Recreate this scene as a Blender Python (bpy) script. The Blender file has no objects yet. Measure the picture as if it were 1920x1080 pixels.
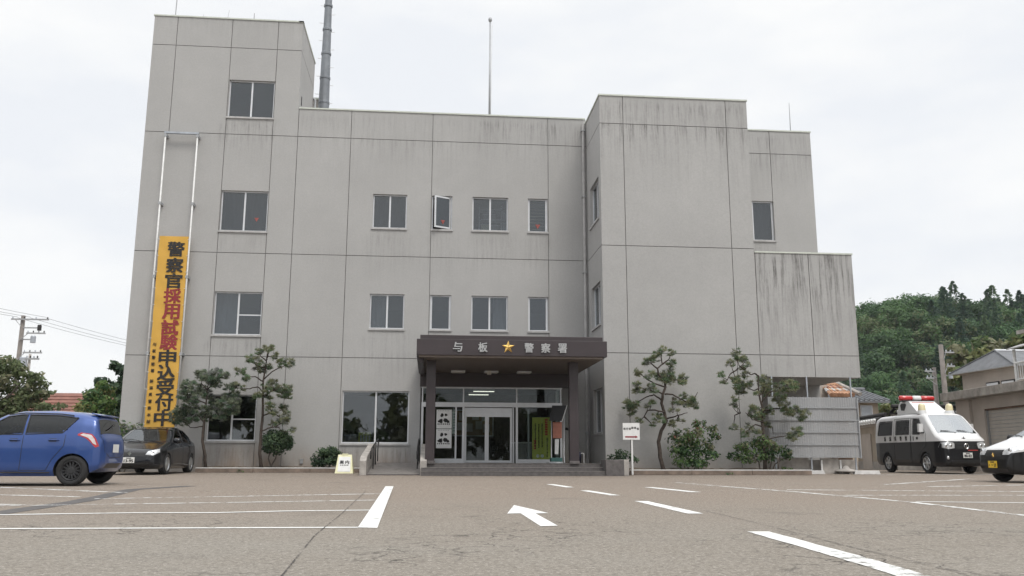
import bpy, bmesh, math, random
import numpy as np
from mathutils import Matrix, Vector

random.seed(7)
rng = np.random.default_rng(11)
S = bpy.context.scene
COL = S.collection
R = math.radians

# ------------------------------------------------------------------ camera
CAM_H = 0.6
cam_d = bpy.data.cameras.new('camera')
cam_d.sensor_width = 36.0
cam_d.lens = 1626.19 / 1920 * 36.0
cam_d.clip_end = 3000
cam = bpy.data.objects.new('camera', cam_d)
COL.objects.link(cam)
PITCH, ROLL, YAW = R(11.0645), R(-0.1278), R(-5.3508)


def cam_axis(x, y, f):
    c, s = math.cos(ROLL), math.sin(ROLL)
    x, y = c * x - s * y, s * x + c * y
    dx, dy, dz = x, f, -y
    c, s = math.cos(PITCH), math.sin(PITCH)
    dy, dz = c * dy - s * dz, s * dy + c * dz
    c, s = math.cos(YAW), math.sin(YAW)
    dx, dy = c * dx - s * dy, s * dx + c * dy
    return Vector((dx, dy, dz))


_r, _u, _f = cam_axis(1, 0, 0), cam_axis(0, -1, 0), cam_axis(0, 0, 1)
cam.matrix_world = Matrix(((_r.x, _u.x, -_f.x, 0), (_r.y, _u.y, -_f.y, 0),
                           (_r.z, _u.z, -_f.z, CAM_H), (0, 0, 0, 1)))
S.camera = cam

# ------------------------------------------------------------------ sky, sun, exposure
SUN_DIR = Vector((0.22, -0.50, 0.80)).normalized()
SUN_EL = math.asin(SUN_DIR.z)
SUN_AZ = math.atan2(SUN_DIR.x, SUN_DIR.y)
W = bpy.data.worlds.new('World')
S.world = W
W.use_nodes = True
nt = W.node_tree
nt.nodes.clear()
N = nt.nodes.new
out = N('ShaderNodeOutputWorld')
bg = N('ShaderNodeBackground')
bg.inputs['Strength'].default_value = 0.1
sky = N('ShaderNodeTexSky')
sky.sky_type = 'NISHITA'
sky.sun_disc = False
sky.sun_elevation = SUN_EL
sky.sun_rotation = SUN_AZ
tc = N('ShaderNodeTexCoord')
mp = N('ShaderNodeMapping')
mp.inputs['Scale'].default_value = (1.5, 1.5, 4.5)
mp.inputs['Location'].default_value = (3.1, 0.7, 0.55)
nz = N('ShaderNodeTexNoise')
nz.inputs['Scale'].default_value = 1.7
nz.inputs['Detail'].default_value = 7
nz.inputs['Roughness'].default_value = 0.55
rp = N('ShaderNodeValToRGB')
rp.color_ramp.elements[0].position = 0.36
rp.color_ramp.elements[0].color = (6.6, 6.8, 7.1, 1)
rp.color_ramp.elements[1].position = 0.56
rp.color_ramp.elements[1].color = (7.45, 7.5, 7.5, 1)
mx = N('ShaderNodeMixRGB')
mx.inputs['Fac'].default_value = 0.97
L = nt.links.new
L(tc.outputs['Generated'], mp.inputs['Vector'])
L(mp.outputs['Vector'], nz.inputs['Vector'])
L(nz.outputs['Fac'], rp.inputs['Fac'])
L(sky.outputs['Color'], mx.inputs['Color1'])
L(rp.outputs['Color'], mx.inputs['Color2'])
# an overcast sky is brighter overhead than at the horizon
sz_ = N('ShaderNodeSeparateXYZ')
zr = N('ShaderNodeMapRange')
zr.interpolation_type = 'SMOOTHSTEP'
for i_, v_ in ((1, 0.48), (2, 0.95), (3, 1.0), (4, 2.1)):
    zr.inputs[i_].default_value = v_
zm = N('ShaderNodeMixRGB')
zm.blend_type = 'MULTIPLY'
zm.inputs['Fac'].default_value = 1.0
L(tc.outputs['Generated'], sz_.inputs[0])
L(sz_.outputs['Z'], zr.inputs[0])
L(mx.outputs['Color'], zm.inputs['Color1'])
L(zr.outputs[0], zm.inputs['Color2'])
L(zm.outputs['Color'], bg.inputs['Color'])
L(bg.outputs['Background'], out.inputs['Surface'])

sun_d = bpy.data.lights.new('sun', 'SUN')
sun_d.energy = 1.2
sun_d.angle = R(20)
sun_d.color = (1.0, 0.95, 0.87)
sun = bpy.data.objects.new('sun', sun_d)
COL.objects.link(sun)
sun.rotation_euler = SUN_DIR.to_track_quat('Z', 'Y').to_euler()
S.view_settings.view_transform = 'Standard'
S.view_settings.look = 'None'
S.view_settings.gamma = 1
S.view_settings.exposure = 0.43
try:
    S.view_settings.use_curve_mapping = False
except Exception:
    pass


# ------------------------------------------------------------------ materials
class NT:
    """tiny helper round a material's node tree"""
    def __init__(s, name):
        s.m = bpy.data.materials.new(name)
        s.m.use_nodes = True
        s.t = s.m.node_tree
        s.b = s.t.nodes['Principled BSDF']
        s.o = s.t.nodes['Material Output']

    def n(s, typ, **kw):
        x = s.t.nodes.new(typ)
        for k, v in kw.items():
            if k in x.inputs:
                x.inputs[k].default_value = v
            else:
                setattr(x, k, v)
        return x

    def l(s, a, b):
        s.t.links.new(a, b)

    def coord(s, scale=(1, 1, 1), loc=(0, 0, 0)):
        c = s.n('ShaderNodeTexCoord')
        m = s.n('ShaderNodeMapping')
        m.inputs['Scale'].default_value = scale
        m.inputs['Location'].default_value = loc
        s.l(c.outputs['Object'], m.inputs['Vector'])
        return m.outputs['Vector']

    def noise(s, scale, detail=4, rough=0.55, vec=None, dist=0.0):
        x = s.n('ShaderNodeTexNoise')
        x.inputs['Scale'].default_value = scale
        x.inputs['Detail'].default_value = detail
        x.inputs['Roughness'].default_value = rough
        x.inputs['Distortion'].default_value = dist
        s.l(vec if vec is not None else s.coord(), x.inputs['Vector'])
        return x.outputs['Fac']

    def ramp(s, fac, p0, c0, p1, c1):
        x = s.n('ShaderNodeValToRGB')
        x.color_ramp.elements[0].position = p0
        x.color_ramp.elements[0].color = c0 if len(c0) == 4 else (*c0, 1)
        x.color_ramp.elements[1].position = p1
        x.color_ramp.elements[1].color = c1 if len(c1) == 4 else (*c1, 1)
        s.l(fac, x.inputs['Fac'])
        return x.outputs['Color']

    def rng(s, fac, a, b, c=0.0, d=1.0):
        x = s.n('ShaderNodeMapRange')
        x.inputs[1].default_value = a
        x.inputs[2].default_value = b
        x.inputs[3].default_value = c
        x.inputs[4].default_value = d
        s.l(fac, x.inputs[0])
        return x.outputs[0]

    def math(s, op, a, b=None):
        x = s.n('ShaderNodeMath', operation=op)
        x.use_clamp = False
        for i, v in enumerate((a, b)):
            if v is None:
                continue
            if isinstance(v, (int, float)):
                x.inputs[i].default_value = v
            else:
                s.l(v, x.inputs[i])
        return x.outputs[0]

    def mix(s, fac, a, b, mode='MIX'):
        x = s.n('ShaderNodeMixRGB', blend_type=mode)
        for k, v in (('Fac', fac), ('Color1', a), ('Color2', b)):
            if isinstance(v, (int, float)):
                x.inputs[k].default_value = v
            elif isinstance(v, tuple):
                x.inputs[k].default_value = v if len(v) == 4 else (*v, 1)
            else:
                s.l(v, x.inputs[k])
        return x.outputs['Color']

    def color(s, c):
        if isinstance(c, tuple):
            s.b.inputs['Base Color'].default_value = (*c[:3], 1)
        else:
            s.l(c, s.b.inputs['Base Color'])

    def bump(s, h, strength=0.3, dist=0.01):
        x = s.n('ShaderNodeBump')
        x.inputs['Strength'].default_value = strength
        x.inputs['Distance'].default_value = dist
        s.l(h, x.inputs['Height'])
        s.l(x.outputs['Normal'], s.b.inputs['Normal'])

    def set(s, **kw):
        for k, v in kw.items():
            s.b.inputs[k.replace('_', ' ')].default_value = v
        return s


def simple(name, c, rough=0.6, metal=0.0, var=0.12, vs=6.0, bump=0.0, bs=60.0, coat=0.0, spec=None):
    a = NT(name)
    a.set(Roughness=rough, Metallic=metal)
    if coat:
        a.b.inputs['Coat Weight'].default_value = coat
        a.b.inputs['Coat Roughness'].default_value = 0.06
    if spec is not None:
        a.b.inputs['Specular IOR Level'].default_value = spec
    if var:
        f = a.noise(vs, 5)
        lo = tuple(x * (1 - var) for x in c)
        hi = tuple(min(1, x * (1 + var)) for x in c)
        a.color(a.ramp(f, 0.3, lo, 0.7, hi))
    else:
        a.color(c)
    if bump:
        a.bump(a.noise(bs, 3), bump, 0.01)
    return a.m


def wall_mat(name, c, stain_top=True):
    """painted sprayed-stucco concrete with dirt streaks driven by the 'stain' attribute and rust by 'rust'"""
    a = NT(name)
    a.set(Roughness=0.9)
    a.b.inputs['Specular IOR Level'].default_value = 0.2
    big = a.noise(0.35, 5, 0.6)
    mid = a.noise(2.3, 5, 0.65)
    base = a.ramp(big, 0.3, tuple(x * 0.90 for x in c), 0.7, tuple(x * 1.05 for x in c))
    base = a.mix(a.rng(mid, 0.35, 0.75, 0.0, 0.25), base, tuple(x * 0.82 for x in c))
    fine = a.noise(17, 4, 0.85)
    base = a.mix(a.rng(fine, 0.35, 0.65, 0.0, 0.26), base, tuple(x * 0.55 for x in c))
    at = a.n('ShaderNodeAttribute', attribute_name='stain')
    vec = a.coord((5.5, 5.5, 0.32))
    st = a.noise(1.6, 6, 0.75, vec)
    blot = a.noise(1.3, 5, 0.7, a.coord((1, 1, 0.8), (7, 3, 2)))
    m = a.math('MULTIPLY', a.rng(st, 0.46, 0.66), at.outputs['Fac'])
    m = a.math('MULTIPLY', m, a.rng(blot, 0.3, 0.6, 0.3, 1.0))
    m2 = a.math('MINIMUM', m, 0.8)
    base = a.mix(m2, base, (0.075, 0.07, 0.066))
    ar = a.n('ShaderNodeAttribute', attribute_name='rust')
    mr = a.math('MULTIPLY', a.rng(a.noise(1.1, 5, 0.7, a.coord((1.5, 1.5, 0.5))), 0.3, 0.7, 0.15, 1.0), ar.outputs['Fac'])
    base = a.mix(a.math('MINIMUM', mr, 0.75), base, (0.27, 0.175, 0.105))
    a.color(base)
    a.bump(a.noise(45, 3, 0.7), 0.35, 0.012)
    return a.m


def glass_mat(name, tint=(0.55, 0.58, 0.6), refl=0.10, rough=0.015):
    a = NT(name)
    t = a.t
    t.nodes.remove(a.b)
    tr = a.n('ShaderNodeBsdfTransparent')
    tr.inputs['Color'].default_value = (*tint, 1)
    gl = a.n('ShaderNodeBsdfGlossy')
    gl.inputs['Roughness'].default_value = rough
    gl.inputs['Color'].default_value = (0.9, 0.93, 0.95, 1)
    fr = a.n('ShaderNodeLayerWeight', Blend=0.5)
    f = a.rng(a.math('POWER', fr.outputs['Facing'], 4.0), 0.0, 1.0, refl, 0.9)
    mxs = a.n('ShaderNodeMixShader')
    a.l(f, mxs.inputs[0])
    a.l(tr.outputs[0], mxs.inputs[1])
    a.l(gl.outputs[0], mxs.inputs[2])
    a.l(mxs.outputs[0], a.o.inputs['Surface'])
    return a.m


def emit_mat(name, c, s):
    a = NT(name)
    a.color(c)
    a.b.inputs['Emission Color'].default_value = (*c, 1)
    a.b.inputs['Emission Strength'].default_value = s
    return a.m


def leaf_mat(name, c, var=0.35, vs=3.0):
    a = NT(name)
    a.set(Roughness=0.6)
    a.b.inputs['Specular IOR Level'].default_value = 0.3
    f = a.noise(vs, 3)
    col = a.ramp(f, 0.3, tuple(x * (1 - var) for x in c), 0.7, tuple(x * (1 + var) for x in c))
    a.color(col)
    trn = a.n('ShaderNodeBsdfTranslucent')
    a.l(col, trn.inputs['Color'])
    ms = a.n('ShaderNodeMixShader')
    ms.inputs[0].default_value = 0.38
    a.l(a.b.outputs[0], ms.inputs[1])
    a.l(trn.outputs[0], ms.inputs[2])
    a.l(ms.outputs[0], a.o.inputs['Surface'])
    return a.m


M = {}
M['wall'] = wall_mat('painted_wall', (0.435, 0.43, 0.423))
M['joint'] = simple('wall_joint', (0.17, 0.165, 0.16), 0.9, var=0.3, vs=2)
M['room'] = simple('interior_wall', (0.33, 0.32, 0.30), 0.9, var=0.05)
M['room_dark'] = simple('interior_floor', (0.14, 0.13, 0.12), 0.6, var=0.1)
M['alu'] = simple('aluminium_frame', (0.66, 0.67, 0.69), 0.35, 0.35, var=0.06, vs=4)
M['alu_dark'] = simple('dull_aluminium', (0.36, 0.37, 0.38), 0.45, 0.3, var=0.1)
M['glass'] = glass_mat('window_glass', (0.50, 0.53, 0.56), 0.10)
M['glass_frost'] = glass_mat('obscure_glass', (0.34, 0.36, 0.38), 0.11, 0.12)
M['glass_door'] = glass_mat('door_glass', (0.80, 0.84, 0.83), 0.03)
M['sill'] = simple('window_sill', (0.42, 0.415, 0.41), 0.7, var=0.15, vs=5)
M['coping'] = simple('roof_coping', (0.55, 0.58, 0.52), 0.6, var=0.1)
M['brown'] = simple('brown_panel', (0.043, 0.033, 0.036), 0.42, var=0.12, vs=2.0)
M['soffit'] = simple('brown_soffit', (0.125, 0.098, 0.08), 0.55, var=0.1)
M['stone'] = simple('dark_step_stone', (0.11, 0.10, 0.098), 0.65, var=0.25, vs=9, bump=0.2)
M['conc'] = simple('weathered_concrete', (0.36, 0.335, 0.31), 0.9, var=0.25, vs=4, bump=0.3)
M['kerb_top'] = simple('kerb_concrete', (0.55, 0.54, 0.53), 0.85, var=0.15, vs=5, bump=0.2)
M['kerb_side'] = simple('stained_shaded_kerb', (0.20, 0.155, 0.125), 0.9, var=0.35, vs=3, bump=0.3)
M['soil'] = simple('planter_soil', (0.13, 0.105, 0.08), 1.0, var=0.4, vs=9, bump=0.8, bs=25)
M['silver'] = simple('silver_letter', (0.46, 0.46, 0.46), 0.4, 0.7, var=0.08)
M['gold'] = simple('gold_emblem', (0.85, 0.56, 0.18), 0.25, 1.0, var=0.1)
M['steel'] = simple('galvanised_steel', (0.42, 0.45, 0.49), 0.5, 0.5, var=0.15, vs=3)
M['white_steel'] = simple('white_painted_steel', (0.70, 0.70, 0.69), 0.45, var=0.1)
M['black'] = simple('black_rubber_trim', (0.018, 0.018, 0.019), 0.5, var=0.1)
M['ink'] = simple('black_ink', (0.022, 0.02, 0.02), 0.7, var=0.1)
M['red_ink'] = simple('dark_red_ink', (0.26, 0.030, 0.035), 0.7, var=0.15)
M['red_mark'] = simple('faded_red_mark', (0.30, 0.075, 0.065), 0.5, var=0.05)
M['curtain'] = simple('pale_curtain', (0.64, 0.63, 0.60), 0.9, var=0.1, vs=3)
M['red'] = simple('red_paint', (0.55, 0.03, 0.025), 0.4, var=0.05)
M['banner'] = simple('yellow_banner', (0.62, 0.36, 0.065), 0.75, var=0.08, vs=1.2)
M['white'] = simple('white_paint', (0.74, 0.74, 0.73), 0.55, var=0.06)
M['cream'] = simple('cream_plastic', (0.72, 0.70, 0.46), 0.5, var=0.06)
M['lime'] = simple('yellow_green_board', (0.52, 0.55, 0.10), 0.6, var=0.06)
M['bark'] = simple('pine_bark', (0.055, 0.042, 0.034), 0.95, var=0.45, vs=7, bump=0.8, bs=22)
M['bark_grey'] = simple('grey_bark', (0.13, 0.11, 0.095), 0.95, var=0.4, vs=6, bump=0.6, bs=18)
M['lamp'] = emit_mat('fluorescent_tube', (1.0, 0.96, 0.84), 1.1)
M['hall'] = simple('brown_hall_wall', (0.13, 0.11, 0.09), 0.85, var=0.25, vs=1.5)
M['lamp_off'] = simple('frosted_lamp_cover', (0.62, 0.60, 0.54), 0.4, var=0.04)


# ------------------------------------------------------------------ geometry helpers
OFF = {}


def tag(o, label=None, cat=None, group=None, kind=None):
    if label: o['label'] = label
    if cat: o['category'] = cat
    if group: o['group'] = group
    if kind: o['kind'] = kind
    return o


def thing(name, loc, label, cat, group=None, rz=0.0):
    o = bpy.data.objects.new(name, None)
    o.empty_display_size = 0.2
    COL.objects.link(o)
    o.location = loc
    o.rotation_euler = (0, 0, rz)
    OFF[o.name] = Vector(loc)
    tag(o, label, cat, group)
    return o


class MB:
    def __init__(s):
        s.v, s.f, s.m, s.attr = [], [], [], {}
        s.mats = []

    def mi(s, mat):
        if mat not in s.mats:
            s.mats.append(mat)
        return s.mats.index(mat)

    def poly(s, pts, mat):
        i = len(s.v)
        s.v += [tuple(p) for p in pts]
        s.f.append(tuple(range(i, i + len(pts))))
        s.m.append(s.mi(mat))

    def box(s, x0, y0, z0, x1, y1, z1, mat):
        if x0 > x1: x0, x1 = x1, x0
        if y0 > y1: y0, y1 = y1, y0
        if z0 > z1: z0, z1 = z1, z0
        i = len(s.v)
        s.v += [(x, y, z) for z in (z0, z1) for y in (y0, y1) for x in (x0, x1)]
        k = s.mi(mat)
        for q in ((0, 2, 3, 1), (4, 5, 7, 6), (0, 1, 5, 4), (2, 6, 7, 3), (0, 4, 6, 2), (1, 3, 7, 5)):
            s.f.append(tuple(i + j for j in q))
            s.m.append(k)
        return s

    def hexa(s, b, t, mat):
        """b, t: four bottom and four top points, same winding"""
        i = len(s.v)
        s.v += [tuple(p) for p in b] + [tuple(p) for p in t]
        k = s.mi(mat)
        for q in ((3, 2, 1, 0), (4, 5, 6, 7), (0, 1, 5, 4), (1, 2, 6, 5), (2, 3, 7, 6), (3, 0, 4, 7)):
            s.f.append(tuple(i + j for j in q))
            s.m.append(k)
        return s

    def prism(s, pts, vec, mat):
        n = len(pts)
        i = len(s.v)
        vec = Vector(vec)
        s.v += [tuple(p) for p in pts] + [tuple(Vector(p) + vec) for p in pts]
        k = s.mi(mat)
        s.f.append(tuple(range(i, i + n))[::-1])
        s.f.append(tuple(range(i + n, i + 2 * n)))
        s.m += [k, k]
        for a in range(n):
            b = (a + 1) % n
            s.f.append((i + a, i + b, i + n + b, i + n + a))
            s.m.append(k)
        return s

    def tube(s, pts, rad, mat, n=8, cap=True):
        pts = [Vector(p) for p in pts]
        if not isinstance(rad, (list, tuple)):
            rad = [rad] * len(pts)
        k = s.mi(mat)
        rings = []
        for j, p in enumerate(pts):
            d = (pts[min(j + 1, len(pts) - 1)] - pts[max(j - 1, 0)])
            if d.length < 1e-9: d = Vector((0, 0, 1))
            d.normalize()
            a = d.cross(Vector((0.13, 0.97, 0.21)))
            if a.length < 0.1: a = d.cross(Vector((1, 0, 0)))
            a.normalize()
            b = d.cross(a)
            i = len(s.v)
            for q in range(n):
                t = 2 * math.pi * q / n
                s.v.append(tuple(p + (a * math.cos(t) + b * math.sin(t)) * rad[j]))
            rings.append(i)
        for r0, r1 in zip(rings, rings[1:]):
            for q in range(n):
                w = (q + 1) % n
                s.f.append((r0 + q, r0 + w, r1 + w, r1 + q))
                s.m.append(k)
        if cap:
            s.f.append(tuple(rings[0] + q for q in range(n))[::-1])
            s.f.append(tuple(rings[-1] + q for q in range(n)))
            s.m += [k, k]
        return s

    def lathe(s, prof, mat, n=24, origin=(0, 0, 0), axis='z', closed=False):
        k = s.mi(mat)
        i = len(s.v)
        o = Vector(origin)
        for (r, h) in prof:
            for q in range(n):
                t = 2 * math.pi * q / n
                a, b = r * math.cos(t), r * math.sin(t)
                p = (a, b, h) if axis == 'z' else ((a, h, b) if axis == 'y' else (h, a, b))
                s.v.append(tuple(o + Vector(p)))
        for j in range(len(prof) - 1):
            for q in range(n):
                w = (q + 1) % n
                s.f.append((i + j * n + q, i + j * n + w, i + (j + 1) * n + w, i + (j + 1) * n + q))
                s.m.append(k)
        if closed:
            s.f.append(tuple(i + q for q in range(n))[::-1])
            s.f.append(tuple(i + (len(prof) - 1) * n + q for q in range(n)))
            s.m += [k, k]
        return s

    def build(s, name, parent=None, smooth=False, bevel=0.0, kind=None):
        me = bpy.data.meshes.new(name)
        off = OFF.get(parent.name, Vector((0, 0, 0))) if parent else Vector((0, 0, 0))
        vs = [(x - off.x, y - off.y, z - off.z) for x, y, z in s.v]
        me.from_pydata(vs, [], s.f)
        for m in s.mats:
            me.materials.append(m)
        me.polygons.foreach_set('material_index', s.m)
        for nm, dat in s.attr.items():
            at = me.attributes.new(nm, 'FLOAT', 'POINT')
            at.data.foreach_set('value', dat)
        if smooth:
            me.polygons.foreach_set('use_smooth', [True] * len(me.polygons))
        me.update()
        o = bpy.data.objects.new(name, me)
        COL.objects.link(o)
        if parent:
            o.parent = parent
            OFF[o.name] = off
        if bevel:
            b = o.modifiers.new('bevel', 'BEVEL')
            b.width = bevel
            b.segments = 2
            b.limit_method = 'ANGLE'
        if kind: o['kind'] = kind
        return o


def fix_normals(o):
    bm = bmesh.new()
    bm.from_mesh(o.data)
    bmesh.ops.remove_doubles(bm, verts=bm.verts, dist=1e-5)
    bmesh.ops.recalc_face_normals(bm, faces=bm.faces)
    bm.to_mesh(o.data)
    bm.free()


def text_verts(ch, bold=0.0, depth=0.02):
    """outline of writing as (verts, faces), fitted in a 1 x 1 box, in the x-z plane facing -y"""
    cu = bpy.data.curves.new('writing', 'FONT')
    cu.body = ch
    cu.size = 1
    cu.extrude = depth
    cu.resolution_u = 3
    cu.align_x = 'CENTER'
    ob = bpy.data.objects.new('writing', cu)
    COL.objects.link(ob)
    dg = bpy.context.evaluated_depsgraph_get()
    me = bpy.data.meshes.new_from_object(ob.evaluated_get(dg))
    bpy.data.objects.remove(ob)
    v = np.array([p.co[:] for p in me.vertices])
    f = [tuple(p.vertices) for p in me.polygons]
    bpy.data.meshes.remove(me)
    bpy.data.curves.remove(cu)
    if len(v) == 0:
        return None
    lo, hi = v.min(0), v.max(0)
    sz = np.maximum(hi - lo, 1e-6)
    v = (v - (lo + hi) / 2)
    return v, f, sz


def put_text(mb, ch, c, w, h, mat, bold=0.0, depth=0.02, fit=True, ux=(1, 0, 0), uz=(0, 0, 1)):
    """writing centred on c, at most w wide and h high"""
    r = text_verts(ch, bold, depth)
    if r is None: return
    v, f, sz = r
    sx, sy = (w / sz[0], h / sz[1]) if fit else (min(w / sz[0], h / sz[1]),) * 2
    ux, uz, c = Vector(ux), Vector(uz), Vector(c)
    nrm = ux.cross(uz)
    k = mb.mi(mat)
    # heavier strokes: the outline is repeated a hair's breadth apart, each copy 0.4 mm prouder
    shifts = [(0, 0)] if not bold else [(-1, -.6), (1, -.6), (-1, .6), (1, .6), (0, 0)]
    for n_, (a, b) in enumerate(shifts):
        i = len(mb.v)
        for p in v:
            mb.v.append(tuple(c + ux * (p[0] * sx + a * bold * w) + uz * (p[1] * sy + b * bold * h) + nrm * (p[2] + n_ * .0004)))
        for q in f:
            mb.f.append(tuple(i + j for j in q))
            mb.m.append(k)


def G(y):
    """height of the forecourt, rising gently towards the building"""
    return 0.09 * min(max((y - 14) / 16.0, 0), 1)

# ================================================================== STATION BUILDING
FY, WY = 32.0, 29.2            # front planes: main body, projecting wing
ZB = 0.05
police_station = thing('police_station', (0, FY, 0.09),
                       'grey three storey concrete police station with stair tower and brown entrance canopy', 'building')


def front(Y):
    return lambda u, d, z: (u, Y + d, z)


def leftside(X):
    return lambda u, d, z: (X + d, u, z)


def mbox(mb, P, u0, d0, z0, u1, d1, z1, mat):
    a, b = P(u0, d0, z0), P(u1, d1, z1)
    mb.box(*a, *b, mat)


def facade(mb, P, u0, u1, z0, z1, openings, vgr, hgr, stain=None, rust=None, reveal=0.14, cell=0.3, gw=0.0115):
    """wall sheet with real openings (with reveals), recessed joints and per-vertex dirt"""
    us, zs = {u0, u1}, {z0, z1}
    for o in openings:
        us |= {o[0], o[1]}
        zs |= {o[2], o[3]}
    vg = [(g if isinstance(g, tuple) else (g, z0, z1)) for g in vgr]
    hg = [(g if isinstance(g, tuple) else (g, u0, u1)) for g in hgr]
    for g in vg:
        us |= {g[0] - gw, g[0] + gw}
        zs |= {g[1], g[2]}
    for g in hg:
        zs |= {g[0] - gw, g[0] + gw}
        us |= {g[1], g[2]}
    us = sorted(u for u in us if u0 - 1e-6 <= u <= u1 + 1e-6)
    zs = sorted(z for z in zs if z0 - 1e-6 <= z <= z1 + 1e-6)

    def fill(a):
        r = [a[0]]
        for b in a[1:]:
            if b - r[-1] < 1e-4: continue
            n = max(1, int((b - r[-1]) / cell))
            s = r[-1]
            for k in range(1, n + 1):
                r.append(s + (b - s) * k / n)
        return r
    us, zs = fill(us), fill(zs)

    def depth(u, z):
        for o in openings:
            if o[0] < u < o[1] and o[2] < z < o[3]: return None
        for g in vg:
            if abs(u - g[0]) < gw and g[1] - 1e-6 < z < g[2] + 1e-6: return 0.02
        for g in hg:
            if abs(z - g[0]) < gw and g[1] - 1e-6 < u < g[2] + 1e-6: return 0.02
        return 0.0
    nu, nz = len(us) - 1, len(zs) - 1
    D = [[depth((us[i] + us[i + 1]) / 2, (zs[j] + zs[j + 1]) / 2) for j in range(nz)] for i in range(nu)]
    st, ru = mb.attr.setdefault('stain', []), mb.attr.setdefault('rust', [])
    idx = {}

    def vtx(u, d, z):
        key = (round(u, 4), round(d, 4), round(z, 4))
        if key not in idx:
            idx[key] = len(mb.v)
            mb.v.append(P(u, d, z))
            st.append(min(1.0, stain(u, z)) if stain else 0.0)
            ru.append(min(1.0, rust(u, z)) if rust else 0.0)
        return idx[key]
    kw, kj = mb.mi(M['wall']), mb.mi(M['joint'])
    for i in range(nu):
        for j in range(nz):
            d = D[i][j]
            if d is not None:
                mb.f.append((vtx(us[i], d, zs[j]), vtx(us[i + 1], d, zs[j]), vtx(us[i + 1], d, zs[j + 1]), vtx(us[i], d, zs[j + 1])))
                mb.m.append(kj if d > 0 else kw)
            # step walls between this cell and the next ones
            for (di, dj) in ((1, 0), (0, 1)):
                ii, jj = i + di, j + dj
                if ii >= nu or jj >= nz: continue
                e = D[ii][jj]
                if e == d: continue
                a = reveal if d is None else d
                b = reveal if e is None else e
                if di:
                    q = (vtx(us[ii], a, zs[j]), vtx(us[ii], b, zs[j]), vtx(us[ii], b, zs[j + 1]), vtx(us[ii], a, zs[j + 1]))
                else:
                    q = (vtx(us[i], a, zs[jj]), vtx(us[i + 1], a, zs[jj]), vtx(us[i + 1], b, zs[jj]), vtx(us[i], b, zs[jj]))
                mb.f.append(q)
                mb.m.append(kj if (d is not None and e is not None) else kw)


def plain(mb, pts, mat):
    """extra wall sheet in the wall mesh (keeps the attribute lists in step)"""
    mb.poly(pts, mat)
    for k in ('stain', 'rust'):
        mb.attr[k] += [0.0] * len(pts)


def pbox(mb, *a):
    mb.box(*a)
    for k in ('stain', 'rust'):
        mb.attr[k] += [0.0] * 8


# openings: (u0, u1, z0, z1)
T_W = [(-7.90, -6.19, 13.31, 14.81), (-7.91, -6.19, 8.84, 10.39), (-7.90, -6.19, 4.95, 6.54), (-7.88, -6.18, 1.16, 2.79)]
M_W3 = [(-2.30, -1.02, 9.10, 10.42), (-0.07, 0.70, 9.10, 10.42), (1.47, 2.84, 9.10, 10.42), (3.61, 4.37, 9.10, 10.42)]
M_W2 = [(-2.29, -1.02, 5.26, 6.56), (-0.07, 0.71, 5.26, 6.56), (1.47, 2.84, 5.26, 6.56), (3.61, 4.37, 5.26, 6.56)]
M_G = (-3.16, -0.75, 1.09, 2.97)
ENT = (-0.35, 4.85, 0.41, 3.10)
S_W = [(29.62, 31.28, 9.08, 10.62), (29.62, 31.28, 5.22, 6.75), (29.62, 31.28, 1.45, 3.0)]
U_W = (12.52, 13.40, 9.0, 10.6)


def streaks(srcs):
    """srcs: (u0, u1, z under which it runs, length, strength)"""
    def f(u, z):
        s = 0.0
        for (a, b, zt, ln, k) in srcs:
            if a - 0.3 < u < b + 0.3 and z <= zt + 0.02:
                e = min(1.0, max(0.0, min(u - a + 0.3, b + 0.3 - u) / 0.3))
                s += k * e * math.exp(-(zt - z) / ln)
        return s
    return f


sill = lambda o, k=0.55, ln=0.5: (o[0], o[1], o[2] - 0.08, ln, k)
w = MB()
facade(w, front(FY), -10.87, -5.25, ZB, 17.31, T_W,
       [(-9.99, 12.61, 17.31), -7.925, -6.175], [16.13, 12.61, 8.0, 4.17],
       stain=streaks([(-10.9, -5.2, 17.3, 0.5, 0.22), sill(T_W[0], 1.0, 0.6), sill(T_W[1], 0.35), sill(T_W[2], 0.85, 0.5), sill(T_W[3], 0.9, 1.0),
                      (-10.9, -5.2, 12.6, 0.3, 0.2)]),
       rust=lambda u, z: max(0.0, 1.0 - z / 1.25) * (1.0 if u > -8.2 else 0.4))
facade(w, front(FY), -5.25, 5.905, ZB, 13.73, M_W3 + M_W2 + [M_G, ENT],
       [-5.225, -3.225, -0.10, 4.397], [12.61, 8.0, 4.17],
       stain=streaks([(-5.2, 5.9, 13.7, 0.8, 0.42), (1.8, 5.9, 13.7, 1.0, 0.5), (-4, 1, 12.6, 0.6, 0.3)] + [sill(o, 0.6, 0.6) for o in M_W3 + M_W2] +
                     [sill(M_G, 0.8, 0.8), (-5.2, 5.9, 8.0, 0.4, 0.15), (-5.2, 0, 4.17, 0.5, 0.2)]),
       rust=lambda u, z: max(0.0, 1.0 - z / 1.0) * 0.85)
facade(w, leftside(5.905), WY, FY, ZB, 13.54, S_W, [], [12.50, 7.96, 4.15],
       stain=streaks([(29, 32, 13.5, 0.6, 0.35)] + [sill(o, 0.6, 0.4) for o in S_W]))
facade(w, front(WY), 5.905, 11.41, ZB, 13.54, [], [6.762, 10.60], [12.48, 7.94, 4.14],
       stain=streaks([(5.9, 11.4, 13.5, 1.1, 0.85), (5.9, 11.4, 12.47, 0.8, 0.55)]), rust=lambda u, z: max(0.0, 0.5 - z / 1.6))
facade(w, front(WY), 11.41, 15.03, 3.38, 7.80, [], [11.43, 13.395], [4.14],
       stain=streaks([(11.4, 15.03, 7.8, 1.15, 1.6), (11.4, 15.03, 7.8, 2.8, 0.55), (11.4, 15.03, 4.1, 0.3, 0.2)]))
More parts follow.
